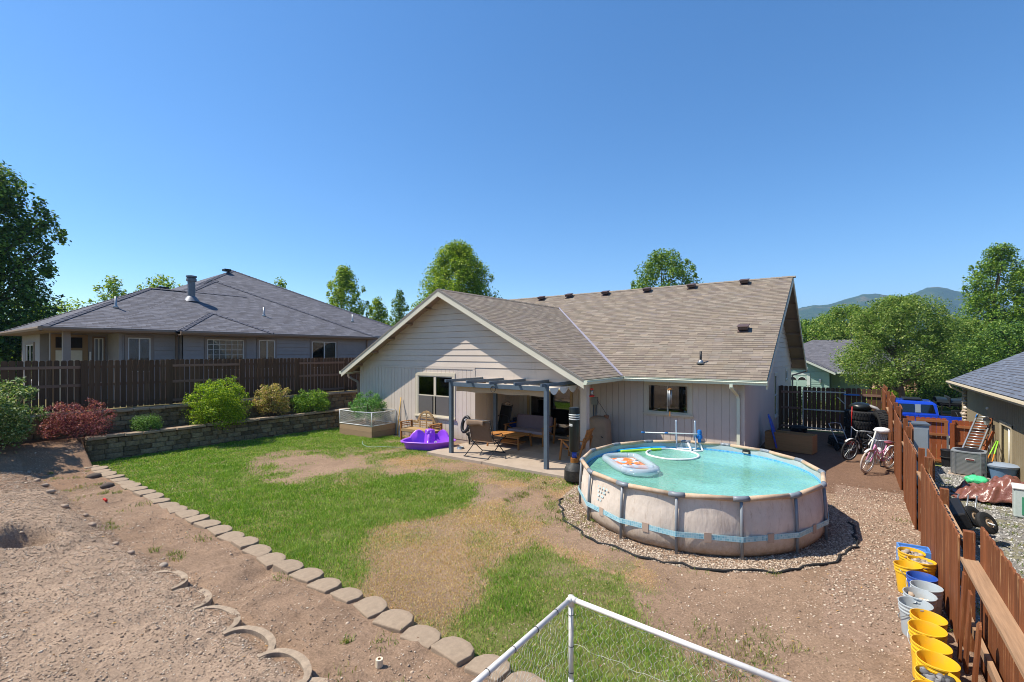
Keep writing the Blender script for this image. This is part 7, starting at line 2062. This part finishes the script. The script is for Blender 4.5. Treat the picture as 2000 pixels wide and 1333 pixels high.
# ------------------------------------------------------------------ tan house on the right
rh = thing('house', 'tan neighbouring house with a blue-grey shingle roof at the right edge', 'house', (7, 18, -0.5))
TN = mat('tan_panel_siding', '#8b7d62', 0.75, 0.05, 3)
EV, EVX, RWX, FY = 2.06, 3.55, 4.0, 27.5
kx = 0.55
rpol = [([(EVX, FY + 0.5, EV), (EVX, 2, EV), (EVX + 6, 2, EV + 6 * kx), (EVX + 6, FY + 0.5, EV + 6 * kx)], (EVX, FY, EV), (0, 1, 0), (1, 0, kx)),
        ([(EVX + 12, FY + 0.5, EV), (EVX + 12, 2, EV), (EVX + 6, 2, EV + 6 * kx), (EVX + 6, FY + 0.5, EV + 6 * kx)], (EVX + 12, FY, EV), (0, 1, 0), (-1, 0, kx))]
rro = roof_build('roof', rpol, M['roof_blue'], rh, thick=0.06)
b = MB()
RDOOR = (20.3, 21.7, -0.55, 1.05)
back_wall(b, 'x', RWX, -1, 2.5, FY, -0.7, EV + 0.1, [(20.38, 21.62, -0.5, 0.98)])
b.bx(RWX + 0.02, 15, FY - 0.12, FY, -0.8, EV + 0.1)
b.ext([(RWX, FY - 0.12, EV), (15.1, FY - 0.12, EV), (EVX + 6, FY - 0.12, EV + 6 * kx - 0.12)], (0, 0.1, 0))
rw = b.build('wall', TN, rh, world=True)
g = MB(); groove_wall(g, 'x', RWX, -1, 2.5, FY - 0.3, -0.6, EV, [RDOOR], 0.2)
g.build('panel_siding', TN, rw, world=True)
tr_m = mat('cream_trim', '#b8aa8d', 0.65, 0.05, 3)
m = MB(); m.bx(RWX - 0.04, RWX - 0.016, 20.3, 20.42, -0.5, 1.05); m.bx(RWX - 0.04, RWX - 0.016, 21.58, 21.7, -0.5, 1.05); m.bx(RWX - 0.041, RWX - 0.016, 20.3, 21.7, 0.94, 1.06)
rd = m.build('side_door', tr_m, rw, world=True)
MB().bx(RWX + 0.04, RWX + 0.08, 20.43, 21.57, -0.5, 0.94).build('door_panel', mat('cream_door_panel', '#b3a57f', 0.6, 0.05, 4), rd, world=True)
MB().tube([(RWX + 0.0, 20.75, -0.5), (RWX + 0.0, 20.75, 0.9)], 0.02, 8).build('white_pipe', M['white'], rd, world=True, smooth=True)
m = MB()
random.seed(3)
z = -0.5
stm = islandmat('river_stone', [(0, '#7c6c5c'), (0.5, '#a89786'), (1, '#cfc4b6')], 0.9, 0.01)
P, S = [], []
while z < EV:
    for yy in np.arange(FY - 0.35, FY + 0.05, 0.14): P.append((RWX - 0.05 + random.uniform(-.02, .02), yy, z)); S.append(random.uniform(0.075, 0.11))
    for xx in np.arange(RWX + 0.05, RWX + 0.5, 0.14): P.append((xx, FY + 0.03, z)); S.append(random.uniform(0.075, 0.11))
    z += 0.13
scatter_stones('stone_corner', np.array(P) - np.array([7, 18, -0.5]), np.array(S), stm, 0.9, rh)
m = MB()
m.ext([(EVX - 0.003, FY + 0.5, EV - 0.03), (EVX - 0.1, FY + 0.5, EV - 0.03), (EVX - 0.12, FY + 0.5, EV - 0.08), (EVX - 0.08, FY + 0.5, EV - 0.15), (EVX - 0.003, FY + 0.5, EV - 0.15)], (0, -26, 0))
m.build('gutter', tr_m, rro, world=True)
MB().bx(EVX, RWX, 2.5, FY + 0.4, EV - 0.16, EV - 0.13).build('soffit', tr_m, rro, world=True)
MB().ext([(EVX, FY + 0.52, EV - 0.05), (EVX + 6, FY + 0.52, EV + 6 * kx - 0.05), (EVX + 6, FY + 0.52, EV + 6 * kx - 0.22), (EVX, FY + 0.52, EV - 0.22)], (0, 0.03, 0)).build('rake_board', tr_m, rro, world=True)
m = MB()
for p, q in zip([(EVX - 0.05, FY - 0.1, EV - 0.15), (EVX - 0.05, FY - 0.1, EV - 0.25), (RWX - 0.1, FY - 0.2, EV - 0.5)], [(EVX - 0.05, FY - 0.1, EV - 0.25), (RWX - 0.1, FY - 0.2, EV - 0.5), (RWX - 0.1, FY - 0.2, -0.6)]): m.beam(p, q, 0.07, 0.06, up=(0, 1, 0.001))
m.build('downspout', tr_m, rh, world=True)
wlmp = MB().box((RWX - 0.03, 22.5, 0.72), (0.04, 0.1, 0.16)).build('wall_lamp', M['black'], rw, world=True)
MB().tube(smooth_path([(RWX - 0.03, 22.5, 0.72), (RWX - 0.14, 22.5, 0.68), (RWX - 0.2, 22.5, 0.78)], 4), 0.012, 8).build('bracket', M['black'], wlmp, world=True, smooth=True)
MB().lathe([(0.05, 0), (0.1, 0.16), (0.1, 0.17)], (RWX - 0.2, 22.5, 0.78), 6).build('lantern_glass', mat('lantern_glass', '#a9aca6', 0.3, 0.1, 5), wlmp, world=True)
MB().lathe([(0.115, 0.17), (0.08, 0.23), (0.02, 0.26), (0, 0.3)], (RWX - 0.2, 22.5, 0.78), 6).build('lantern_cap', M['black'], wlmp, world=True)
m = MB().box((RWX - 0.05, 23.05, 0.27), (0.08, 0.16, 0.24)).build('meter_box', M['galv'], rw, world=True, bevel=0.01)
MB().tube([(RWX - 0.05, 23.05, 0.15), (RWX - 0.05, 23.05, -0.55)], 0.025, 8).build('conduit', M['galv'], rw, world=True, smooth=True)
MB().box((RWX - 0.03, 22.05, 0.25), (0.05, 0.14, 0.2)).build('outlet_box', M['black'], rw, world=True)
MB().tube(smooth_path([(RWX - 0.04, 22.0, 0.2), (RWX - 0.08, 21.9, -0.2), (RWX - 0.05, 22.1, -0.45)], 4), 0.008, 6).build('cable', M['black'], rw, world=True, smooth=True)
o = MB().sph((RWX - 0.03, 23.4, 1.28), 0.05, 10, 8).build('vent_cap', M['white'], rw, world=True, smooth=True)

# things in the neighbour's side yard
acu = thing('air_conditioner', 'square grey air conditioner with a dark top grille in front of the tan house', 'air conditioner', (2.98, 19.95, -0.5), -0.22)
t = NT('louvred_metal')
pos = t.n('ShaderNodeTexCoord').outputs['Object']
sp = t.n('ShaderNodeSeparateXYZ'); t.l(pos, sp.inputs[0])
f = t.math('FRACT', t.math('MULTIPLY', sp.outputs[2], 26))
t.set(t.ramp(f, [(0.0, lin('#9a9ea0')), (0.6, lin('#b0b4b6')), (0.8, lin('#7a7d80'))]), 0.5, 0.4, 0.4); t.bump(f, 0.01)
c_ = [(-0.38, -0.28), (-0.28, -0.38), (0.28, -0.38), (0.38, -0.28), (0.38, 0.28), (0.28, 0.38), (-0.28, 0.38), (-0.38, 0.28)]
MB().ext([(x * 0.99, y * 0.99, 0.05) for x, y in c_], (0, 0, 0.65)).build('cabinet', t.m, acu)
for x, y in c_[1::2] + c_[0::2]: MB().bx(x - 0.012, x + 0.012, y - 0.012, y + 0.012, 0.02, 0.72).build('corner_post', M['galv'], acu)
MB().ext([(x * 1.03, y * 1.03, 0.70) for x, y in c_], (0, 0, 0.05)).build('top_cover', mat('grey_cover', '#7f8487', 0.5, 0.06, 4), acu, bevel=0.01)
MB().lathe([(0.0, 0.752), (0.3, 0.752), (0.32, 0.762), (0.33, 0.755)], (0, 0, 0), 28).build('fan_grille', M['black'], acu, auto=40)
MB().box((0.05, -0.395, 0.52), (0.2, 0.02, 0.06)).build('badge_plate', mat('badge_plate', '#c9c5c2', 0.4, 0.05, 4), acu, bevel=0.01)
MB().box((0.05, -0.407, 0.52), (0.17, 0.006, 0.04)).build('badge_band', mat('badge_red', '#6b2a2a', 0.4, 0.05, 4), acu)
MB().bx(-0.45, 0.45, -0.45, 0.45, -0.05, 0.02).build('pad', M['concrete'], acu)
ld_ = thing('ladder', 'aluminium extension ladder leaning against the tan house wall behind the air conditioner', 'ladder', (3.1, 21.0, -0.5))
pa, pb_ = Vector((2.95, 20.75, -0.5)), Vector((3.9, 23.25, 1.05))
sd = Vector((0.9, -0.28, 0)).normalized() * 0.2
alu = mat('aluminium', '#b4b6b6', 0.35, 0.05, 5, metal=0.7)
for s_ in (-1, 1): MB().beam(pa + sd * s_, pb_ + sd * s_, 0.035, 0.09).build('rail', alu, ld_, world=True)
for k in range(20):
    f = (k + 0.7) / 20.5; c = pa.lerp(pb_, f); MB().tube([c - sd, c + sd], 0.018, 8).build('rung', alu, ld_, world=True, smooth=True)
c = pa.lerp(pb_, 0.93); MB().beam(c - sd + Vector((-0.02, -0.05, 0)), c + (pb_ - pa) * 0.05 - sd + Vector((-0.02, -0.05, 0)), 0.02, 0.1).build('blue_sticker', blue, ld_, world=True)
bd = thing('board', 'tall weathered board leaning on the tan house next to the ladder', 'board', (3.7, 23.0, -0.5))
MB().beam((3.55, 22.3, -0.5), (3.94, 22.75, 1.0), 0.12, 0.03).build('plank', M['fence_red'], bd, world=True); MB().beam((3.5, 21.95, -0.5), (3.93, 22.3, 0.6), 0.03, 0.1).build('batten', M['fence_orange'], bd, world=True)
for i, (a_, b_, lab) in enumerate((((3.12, 19.6, -0.5), (3.93, 21.9, 0.34), 'orange handled broom leaning on the tan wall, longest of the two'), ((3.35, 19.75, -0.5), (3.94, 21.75, 0.36), 'orange and green broom standing close to the blue tub'))):
    br = thing('broom', lab, 'broom', a_)
    MB().tube([a_, lerp(a_, b_, 0.62)], 0.017, 8).build('handle', mat('orange_handle%d' % i, '#d98a2a', 0.5, 0.06, 4), br, world=True, smooth=True)
    MB().tube([lerp(a_, b_, 0.62), b_], 0.018, 8).build('grip', mat('lime_grip%d' % i, '#8fd13a', 0.5, 0.06, 4), br, world=True, smooth=True)
    MB().box((a_[0], a_[1] - 0.02, -0.44), (0.26, 0.06, 0.12)).build('brush', M['black'], br, world=True)
tub = thing('plastic_tub', 'blue plastic tub with its lid on beside the tan wall', 'tub', (3.66, 19.75, -0.5), 0.3)
lbl = mat('grey_blue_plastic', '#62809f', 0.45, 0.06, 4)
MB().lathe([(0.0, 0.0), (0.26, 0.0), (0.33, 0.36), (0.36, 0.36), (0.36, 0.39), (0.0, 0.4)], (0, 0, 0), 28).build('tub', lbl, tub, auto=35)
MB().lathe([(0.37, 0.38), (0.38, 0.43), (0.3, 0.46), (0.0, 0.48)], (0, 0, 0), 28).build('lid', mat('pale_blue_lid', '#8794a3', 0.5, 0.06, 4), tub, auto=35)
bbn = thing('trash_bin', 'dark wheeled bin behind the grey air conditioner', 'trash bin', (2.75, 21.9, -0.75))
MB().lathe([(0.16, 0), (0.2, 0.62), (0.21, 0.63), (0.2, 0.66), (0.0, 0.67)], (0, 0, 0), 18).build('bin', M['black'], bbn, auto=40); MB().lathe([(0.215, 0.38), (0.22, 0.41), (0.2, 0.42)], (0, 0, 0), 18).build('band', M['rubber'], bbn, smooth=True)
gb = MB().sph((0, 0, 0.08), (0.26, 0.2, 0.13), 20, 10, 0.2).build('green_bag', mat('green_film', '#4fc98a', 0.25, 0.12, 8, 0.02, 9), smooth=True); gb.location = (2.95, 18.75, -0.5); tag(gb, 'crumpled bright green plastic bag on the gravel by the air conditioner', 'bag')
tp_ = thing('tarp_heap', 'shiny brown tarp draped over a low heap on the neighbour’s gravel', 'tarp', (2.95, 16.75, -0.5), -0.1)
def tarp(u, v):
    x = -0.75 + 1.7 * u; y = -0.55 + 1.1 * v
    hgt = 0.62 * math.exp(-((x - 0.3) / 0.55) ** 2) * (1 - 0.5 * (2 * v - 1) ** 4) + 0.2 * math.exp(-((x + 0.5) / 0.25) ** 2)
    e = 0.05 * math.sin(x * 17 + y * 9) * math.sin(y * 13 - x * 5) + 0.03 * math.sin(x * 31 - y * 22)
    k = min(1, 6 * min(u, 1 - u, v * 1.3, (1 - v) * 1.3))
    return (x + 0.04 * math.sin(y * 12), y + 0.04 * math.sin(x * 11), max(0.02, hgt * (0.35 + 0.65 * k) + e * (0.4 + 0.6 * k)))
MB().grid(tarp, 60, 40).build('tarp', mat('brown_tarp', '#7a4e42', 0.3, 0.12, 9, 0.012, 16, spec=0.6), tp_, smooth=True, solid=0.006)
MB().box((0.35, 0.05, 0.2), (0.8, 0.7, 0.4)).build('covered_crate', M['dark'], tp_)
cl_ = thing('cooler', 'white and green cabinet at the right edge behind the overturned cart', 'cabinet', (3.3, 15.5, -0.5), -0.15)
MB().box((0, 0, 0.34), (0.5, 0.5, 0.64)).build('cabinet', mat('grey_white_cabinet', '#b9c4c1', 0.5, 0.05, 4, dirt=('#8fa39a', 0.5, 6)), cl_, bevel=0.03)
MB().box((0, 0, 0.68), (0.54, 0.54, 0.05)).build('lid', M['white'], cl_, bevel=0.02)
MB().box((0.05, -0.255, 0.3), (0.34, 0.012, 0.4)).build('front_panel', mat('green_panel', '#3f8a6a', 0.5, 0.08, 5), cl_)
ct_ = thing('garden_cart', 'overturned black garden cart with two tyres beside the redwood fence', 'cart', (1.75, 13.1, -0.5), 0.0)
MB().ext([(-0.55, -0.5, 0.05), (0.2, -0.55, 0.35), (0.25, 0.55, 0.4), (-0.5, 0.6, 0.1)], (-0.12, 0.0, 0.28)).build('tray', M['black'], ct_, bevel=0.03)
def wheel_(c, ax, nm='wheel'):
    wv2 = MB().lathe([(0.1, -0.05), (0.15, -0.06), (0.2, -0.04), (0.215, 0.0), (0.2, 0.04), (0.15, 0.06), (0.1, 0.05)], c, 28, axis=ax, closed=True).build(nm, M['rubber'], ct_, auto=40)
    MB().lathe([(0.02, -0.03), (0.05, -0.05), (0.09, -0.03), (0.105, -0.05), (0.105, 0.05), (0.09, 0.03), (0.05, 0.05), (0.02, 0.03)], c, 20, axis=ax, closed=True).build('rim', mat('rusty_cream_rim', '#9c8468', 0.6, 0.2, 9), wv2, auto=40)
ax = Vector((0.62, -0.52, 0.45))
wheel_((0.42, -0.25, 0.42), ax); wheel_((0.28, 0.1, 0.42), ax)
MB().tube([(0.2, 0.28, 0.38), (0.5, -0.46, 0.45)], 0.018, 8).build('axle', M['galv'], ct_, smooth=True)
MB().tube(smooth_path([(0.1, 0.4, 0.42), (0.15, 0.8, 0.62), (0.2, 1.15, 0.6), (-0.12, 1.2, 0.55), (-0.15, 0.8, 0.5), (-0.1, 0.45, 0.36)], 4), 0.016, 8).build('handle', M['galv'], ct_, smooth=True)
for s_ in (-0.05, 0.08): MB().tube([(0.25 + s_, 0.3, 0.4), (0.33 + s_, 0.55, 0.75)], 0.014, 8).build('leg', M['galv'], ct_, smooth=True)
uc = thing('utility_cabinet', 'plain grey metal cabinet standing between the redwood fence and the orange gate', 'cabinet', (1.42, 16.6, -0.5), 0.06)
MB().box((0, 0, 0.92), (0.5, 0.6, 1.84)).build('cabinet', mat('grey_cabinet', '#87919a', 0.5, 0.06, 3), uc, bevel=0.01); MB().box((0.0, 0.0, 1.86), (0.54, 0.64, 0.04)).build('cabinet_top', mat('dark_cabinet_top', '#555d66', 0.6, 0.06, 3), uc)
MB().box((0, -0.305, 0.9), (0.44, 0.012, 1.7)).build('door', mat('grey_cabinet_door', '#8e989f', 0.5, 0.06, 3), uc); 

# ------------------------------------------------------------------ blue pickup truck on the neighbour's drive
tk = thing('pickup_truck', 'bright blue pickup truck with a loaded bed rack parked beyond the fences', 'truck', (3.35, 30.1, -0.98), PI)
pb2 = NT('truck_paint'); pb2.set(lin('#0d3fc0'), 0.28, 0.0, 0.6); pb2.b.inputs['Coat Weight'].default_value = 0.8; paint = pb2.m
gl2 = mat('tinted_glass', '#10161c', 0.06, 0.05, 2, spec=0.8)
# local: x forward from the cab's rear edge, y left
def side(poly, y0, y1): return [(x, y0, z) for x, z in poly], (0, y1 - y0, 0)
body = [(-1.95, 0.55), (-1.95, 1.32), (-0.02, 1.32), (-0.02, 1.36), (2.35, 1.32), (2.5, 1.24), (3.75, 1.18), (3.85, 1.0), (3.88, 0.5), (3.3, 0.42), (-1.2, 0.42)]
mb = MB(); p, v = side(body, -0.98, 0.98); mb.ext(p, v)
bd2 = mb.build('body', paint, tk, bevel=0.05)
mb = MB()
cabp = [(0.0, 1.34), (0.06, 1.82), (0.2, 1.93), (1.55, 1.95), (1.75, 1.9), (2.4, 1.34)]
lo, hi = 0.95, 0.78
vs = [(x, -(lo if z < 1.5 else hi + (0.06 if z < 1.9 else 0)), z) for x, z in cabp] + [(x, (lo if z < 1.5 else hi + (0.06 if z < 1.9 else 0)), z) for x, z in cabp]
n = len(cabp)
mb.add(vs, [tuple(range(n - 1, -1, -1)), tuple(range(n, 2 * n))] + [(i, (i + 1) % n, n + (i + 1) % n, n + i) for i in range(n)])
cab_ = mb.build('cab', paint, tk, bevel=0.03)
def sidewin(x0, x1, x2, x3, s_, nm='side_window'):
    yb, yt = 0.962 * s_, 0.868 * s_
    MB().add([(x0, yb - 0.012 * s_, 1.42), (x1, yb - 0.012 * s_, 1.42), (x2, yt, 1.80), (x3, yt, 1.80)], [(0, 1, 2, 3)]).build(nm, gl2, tk, solid=0.008)
for s_ in (-1, 1):
    sidewin(0.12, 0.62, 0.62, 0.2, s_); sidewin(0.86, 1.95, 1.62, 0.86, s_)
    MB().add([(0.64, 0.956 * s_, 1.42), (0.84, 0.956 * s_, 1.42), (0.84, 0.872 * s_, 1.8), (0.64, 0.872 * s_, 1.8)], [(0, 1, 2, 3)]).build('door_pillar', mat('grey_pillar', '#7c8794', 0.35, 0.04, 3) if s_ == -1 else bpy.data.materials['grey_pillar'], tk, solid=0.006)
    MB().box((0.95, 0.99 * s_, 1.2), (0.2, 0.03, 0.05)).build('door_handle', M['black'], tk, bevel=0.01)
    for x in (0.02, 0.72, 2.02): MB().box((x, 0.982 * s_, 0.95), (0.012, 0.004, 0.75)).build('door_seam', M['black'], tk)
    for x in (-1.15, 2.75):
        w_ = MB().lathe([(0.0, -0.13), (0.26, -0.13), (0.4, -0.12), (0.42, -0.06), (0.42, 0.06), (0.4, 0.12), (0.26, 0.13), (0, 0.13)], (x, 0.88 * s_, 0.42), 28, axis=(0, 1, 0)).build('wheel', M['rubber'], tk, auto=40)
        MB().lathe([(0.0, -0.14), (0.24, -0.14), (0.25, 0.0), (0.24, 0.14), (0, 0.14)], (x, 0.885 * s_, 0.42), 20, axis=(0, 1, 0)).build('rim', M['galv'], w_, auto=40)
        MB().tube([(x + 0.52 * math.cos(a), 0.985 * s_, 0.48 + 0.52 * math.sin(a)) for a in [PI * k / 16 for k in range(17)]], 0.06, 8).build('fender_flare', mat('grey_flare', '#9aa3ab', 0.5, 0.05, 4) if (s_ == -1 and x < 0) else bpy.data.materials['grey_flare'], tk, smooth=True)
rk_ = MB()
for x in (-1.85, -0.95, -0.1):
    for y in (-0.85, 0.85): rk_.beam((x, y, 1.32), (x, y, 1.86), 0.045, 0.045)
    rk_.beam((x, -0.86, 1.86), (x, 0.86, 1.86), 0.045, 0.05)
for y in (-0.85, 0.85): rk_.beam((-1.9, y, 1.86), (-0.05, y, 1.86), 0.045, 0.05)
rk_.build('bed_rack', M['black'], tk)
MB().box((-1.0, 0, 1.35), (1.85, 1.8, 0.05)).build('bed_cover', M['black'], tk)
MB().box((0.9, 0, 2.0), (0.7, 1.1, 0.07)).build('roof_rack', M['black'], tk, bevel=0.02)
fd = thing('roof_tent', 'long black covered load lying on top of the blue truck’s bed rack', 'load', (4.25, 30.1, 0.72), PI)
MB().grid(lambda u, v: (0.95 - 2.1 * u, 0.75 * math.cos(2 * PI * v), 0.24 + 0.24 * math.sin(2 * PI * v) * (0.85 + 0.1 * math.sin(u * 15)) - 0.03 * math.sin(u * 6)), 20, 16).build('cover', drk, fd, smooth=True)
MB().box((-0.1, 0.757, 0.26), (0.32, 0.012, 0.06)).build('printed_tag', M['white'], fd)
for x in (0.5, -0.6): MB().box((x, 0.0, 0.24), (0.05, 1.54, 0.5)).build('strap', M['black'], fd, bevel=0.05)
sb = thing('recovery_boards', 'black ribbed traction board strapped to the side of the truck rack', 'board', (4.4, 29.15, 0.46), PI)
m = MB(); m.box((0, 0, 0.0), (1.3, 0.05, 0.34)); 
m.build('board', M['black'], sb, bevel=0.02)
m = MB()
for k in range(8): m.beam((-0.5 + 0.13 * k, 0.03, -0.1), (-0.42 + 0.13 * k, 0.03, 0.1), 0.02, 0.02)
m.build('ribs', M['galv'], sb)

# ------------------------------------------------------------------ green house across the street
gh = thing('house', 'pale green house with an arched-window garage door and slate roof beyond the gate', 'house', (-2, 52, -1))
GN = mat('pale_green_siding', '#8fa89c', 0.75, 0.05, 3)
b = MB(); b.bx(-8.5, -1.45, 48.9, 58, -1, 1.62); b.bx(-1.4, 7.5, 52.0, 58, -1, 1.62)
b.ext([(-8.5, 48.92, 1.6), (-1.45, 48.92, 1.6), (-4.97, 48.92, 3.35)], (0, 0.3, 0))
gw = b.build('wall', GN, gh, world=True)
lp = MB()
lap_gable(lp, 'y', 48.9, -1, -0.9, 1.62, lambda z: -8.5, lambda z: -1.45, 0.2)
lap_gable(lp, 'y', 48.9, -1, 1.64, 3.3, lambda z: -8.5 + (z - 1.6) * 2.0, lambda z: -1.45 - (z - 1.6) * 2.0, 0.2)
lp.build('lap_siding', GN, gw, world=True)
kk = 0.5
gp = [([(-1.0, 48.3, 1.62), (-1.0, 58.5, 1.62), (-4.97, 58.5, 3.62), (-4.97, 48.3, 3.62)], (-1, 48.3, 1.62), (0, 1, 0), (-1, 0, kk)),
      ([(-9.0, 48.3, 1.62), (-9.0, 58.5, 1.62), (-4.97, 58.5, 3.62), (-4.97, 48.3, 3.62)], (-9, 48.3, 1.62), (0, 1, 0), (1, 0, kk))]
hp1, _ = hip(-8.8, 8.2, 50.6, 62.0, 1.6, 0.52)
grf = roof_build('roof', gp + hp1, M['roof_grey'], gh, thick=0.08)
m = MB()
for x0 in (-9.0, -1.0): m.ext([(x0, 48.26, 1.55), (-4.97, 48.26, 3.55), (-4.97, 48.26, 3.36), (x0, 48.26, 1.36)], (0, 0.05, 0))
m.bx(-1.02, -0.98, 48.3, 51, 1.42, 1.56)
m.bx(-0.98, 8.2, 50.52, 50.6, 1.4, 1.58)
m.build('fascia', mat('pale_fascia', '#c5cabc', 0.6, 0.05, 3), grf, world=True)
m = MB().bx(-6.1, -3.1, 48.84, 48.875, -1, 1.3)
gd = m.build('garage_door', mat('sage_garage_door', '#a3b8aa', 0.6, 0.04, 3), gw, world=True)
m = MB()
for z in (-0.7, -0.2, 0.3):
    for k in range(4): x = -5.95 + 0.73 * k; m.bx(x, x + 0.6, 48.825, 48.839, z, z + 0.38)
m.build('panels', bpy.data.materials['sage_garage_door'], gd, world=True)
for k in range(4):
    x = -5.95 + 0.73 * k
    MB().ext([(x + 0.3 + 0.3 * math.cos(a), 48.83, 0.85 + 0.26 * math.sin(a)) for a in [PI * q / 12 for q in range(13)]], (0, 0.012, 0)).build('arched_pane', M['dark'], gd, world=True)
    MB().tube([(x + 0.3 + 0.31 * math.cos(a), 48.825, 0.85 + 0.27 * math.sin(a)) for a in [PI * q / 12 for q in range(13)]] , 0.022, 6).build('arch_trim', M['white'], gd, world=True)
m = MB(); m.bx(-3.1, -2.85, 48.82, 48.87, -1, 1.3); m.bx(-6.3, -2.85, 48.818, 48.872, 1.3, 1.48); m.build('door_trim', mat('pale_trim', '#c9cfc6', 0.6, 0.04, 3), gd, world=True)
sl = MB().box((-2.1, 48.78, 0.8), (0.14, 0.12, 0.3)).build('wall_lamp', M['galv'], gw, world=True, bevel=0.02)
for i, (x, y, lab) in enumerate(((1.95, 48.3, 'left stone pillar of the porch across the street'), (3.95, 49.4, 'right stone pillar of the porch, beside the tree trunk'))):
    p_ = thing('stone_pillar', lab, 'pillar', (x, y, -1.0))
    P, S = [], []
    for z in np.arange(0.05, 2.6, 0.17):
        for a in np.arange(-0.32, 0.33, 0.2):
            for q in ((a, -0.32), (a, 0.32), (-0.32, a), (0.32, a)): P.append((q[0] + random.uniform(-.03, .03), q[1] + random.uniform(-.03, .03), z + random.uniform(-.03, .03))); S.append(random.uniform(0.1, 0.15))
    MB().box((0, 0, 1.3), (0.6, 0.6, 2.6)).build('core', bark_d, p_)
    scatter_stones('stones', np.array(P), np.array(S), islandmat('porch_stone%d' % i, [(0, '#6f5543'), (0.5, '#9a7b62'), (1, '#b89c84')], 0.9), 0.7, p_)
MB().bx(1.4, 7.0, 52.0 - 0.05, 52.0, -1, 1.3).build('porch_shade_panel', M['dark'], gw, world=True)  # flat dark panel: shade inside the porch painted on the wall
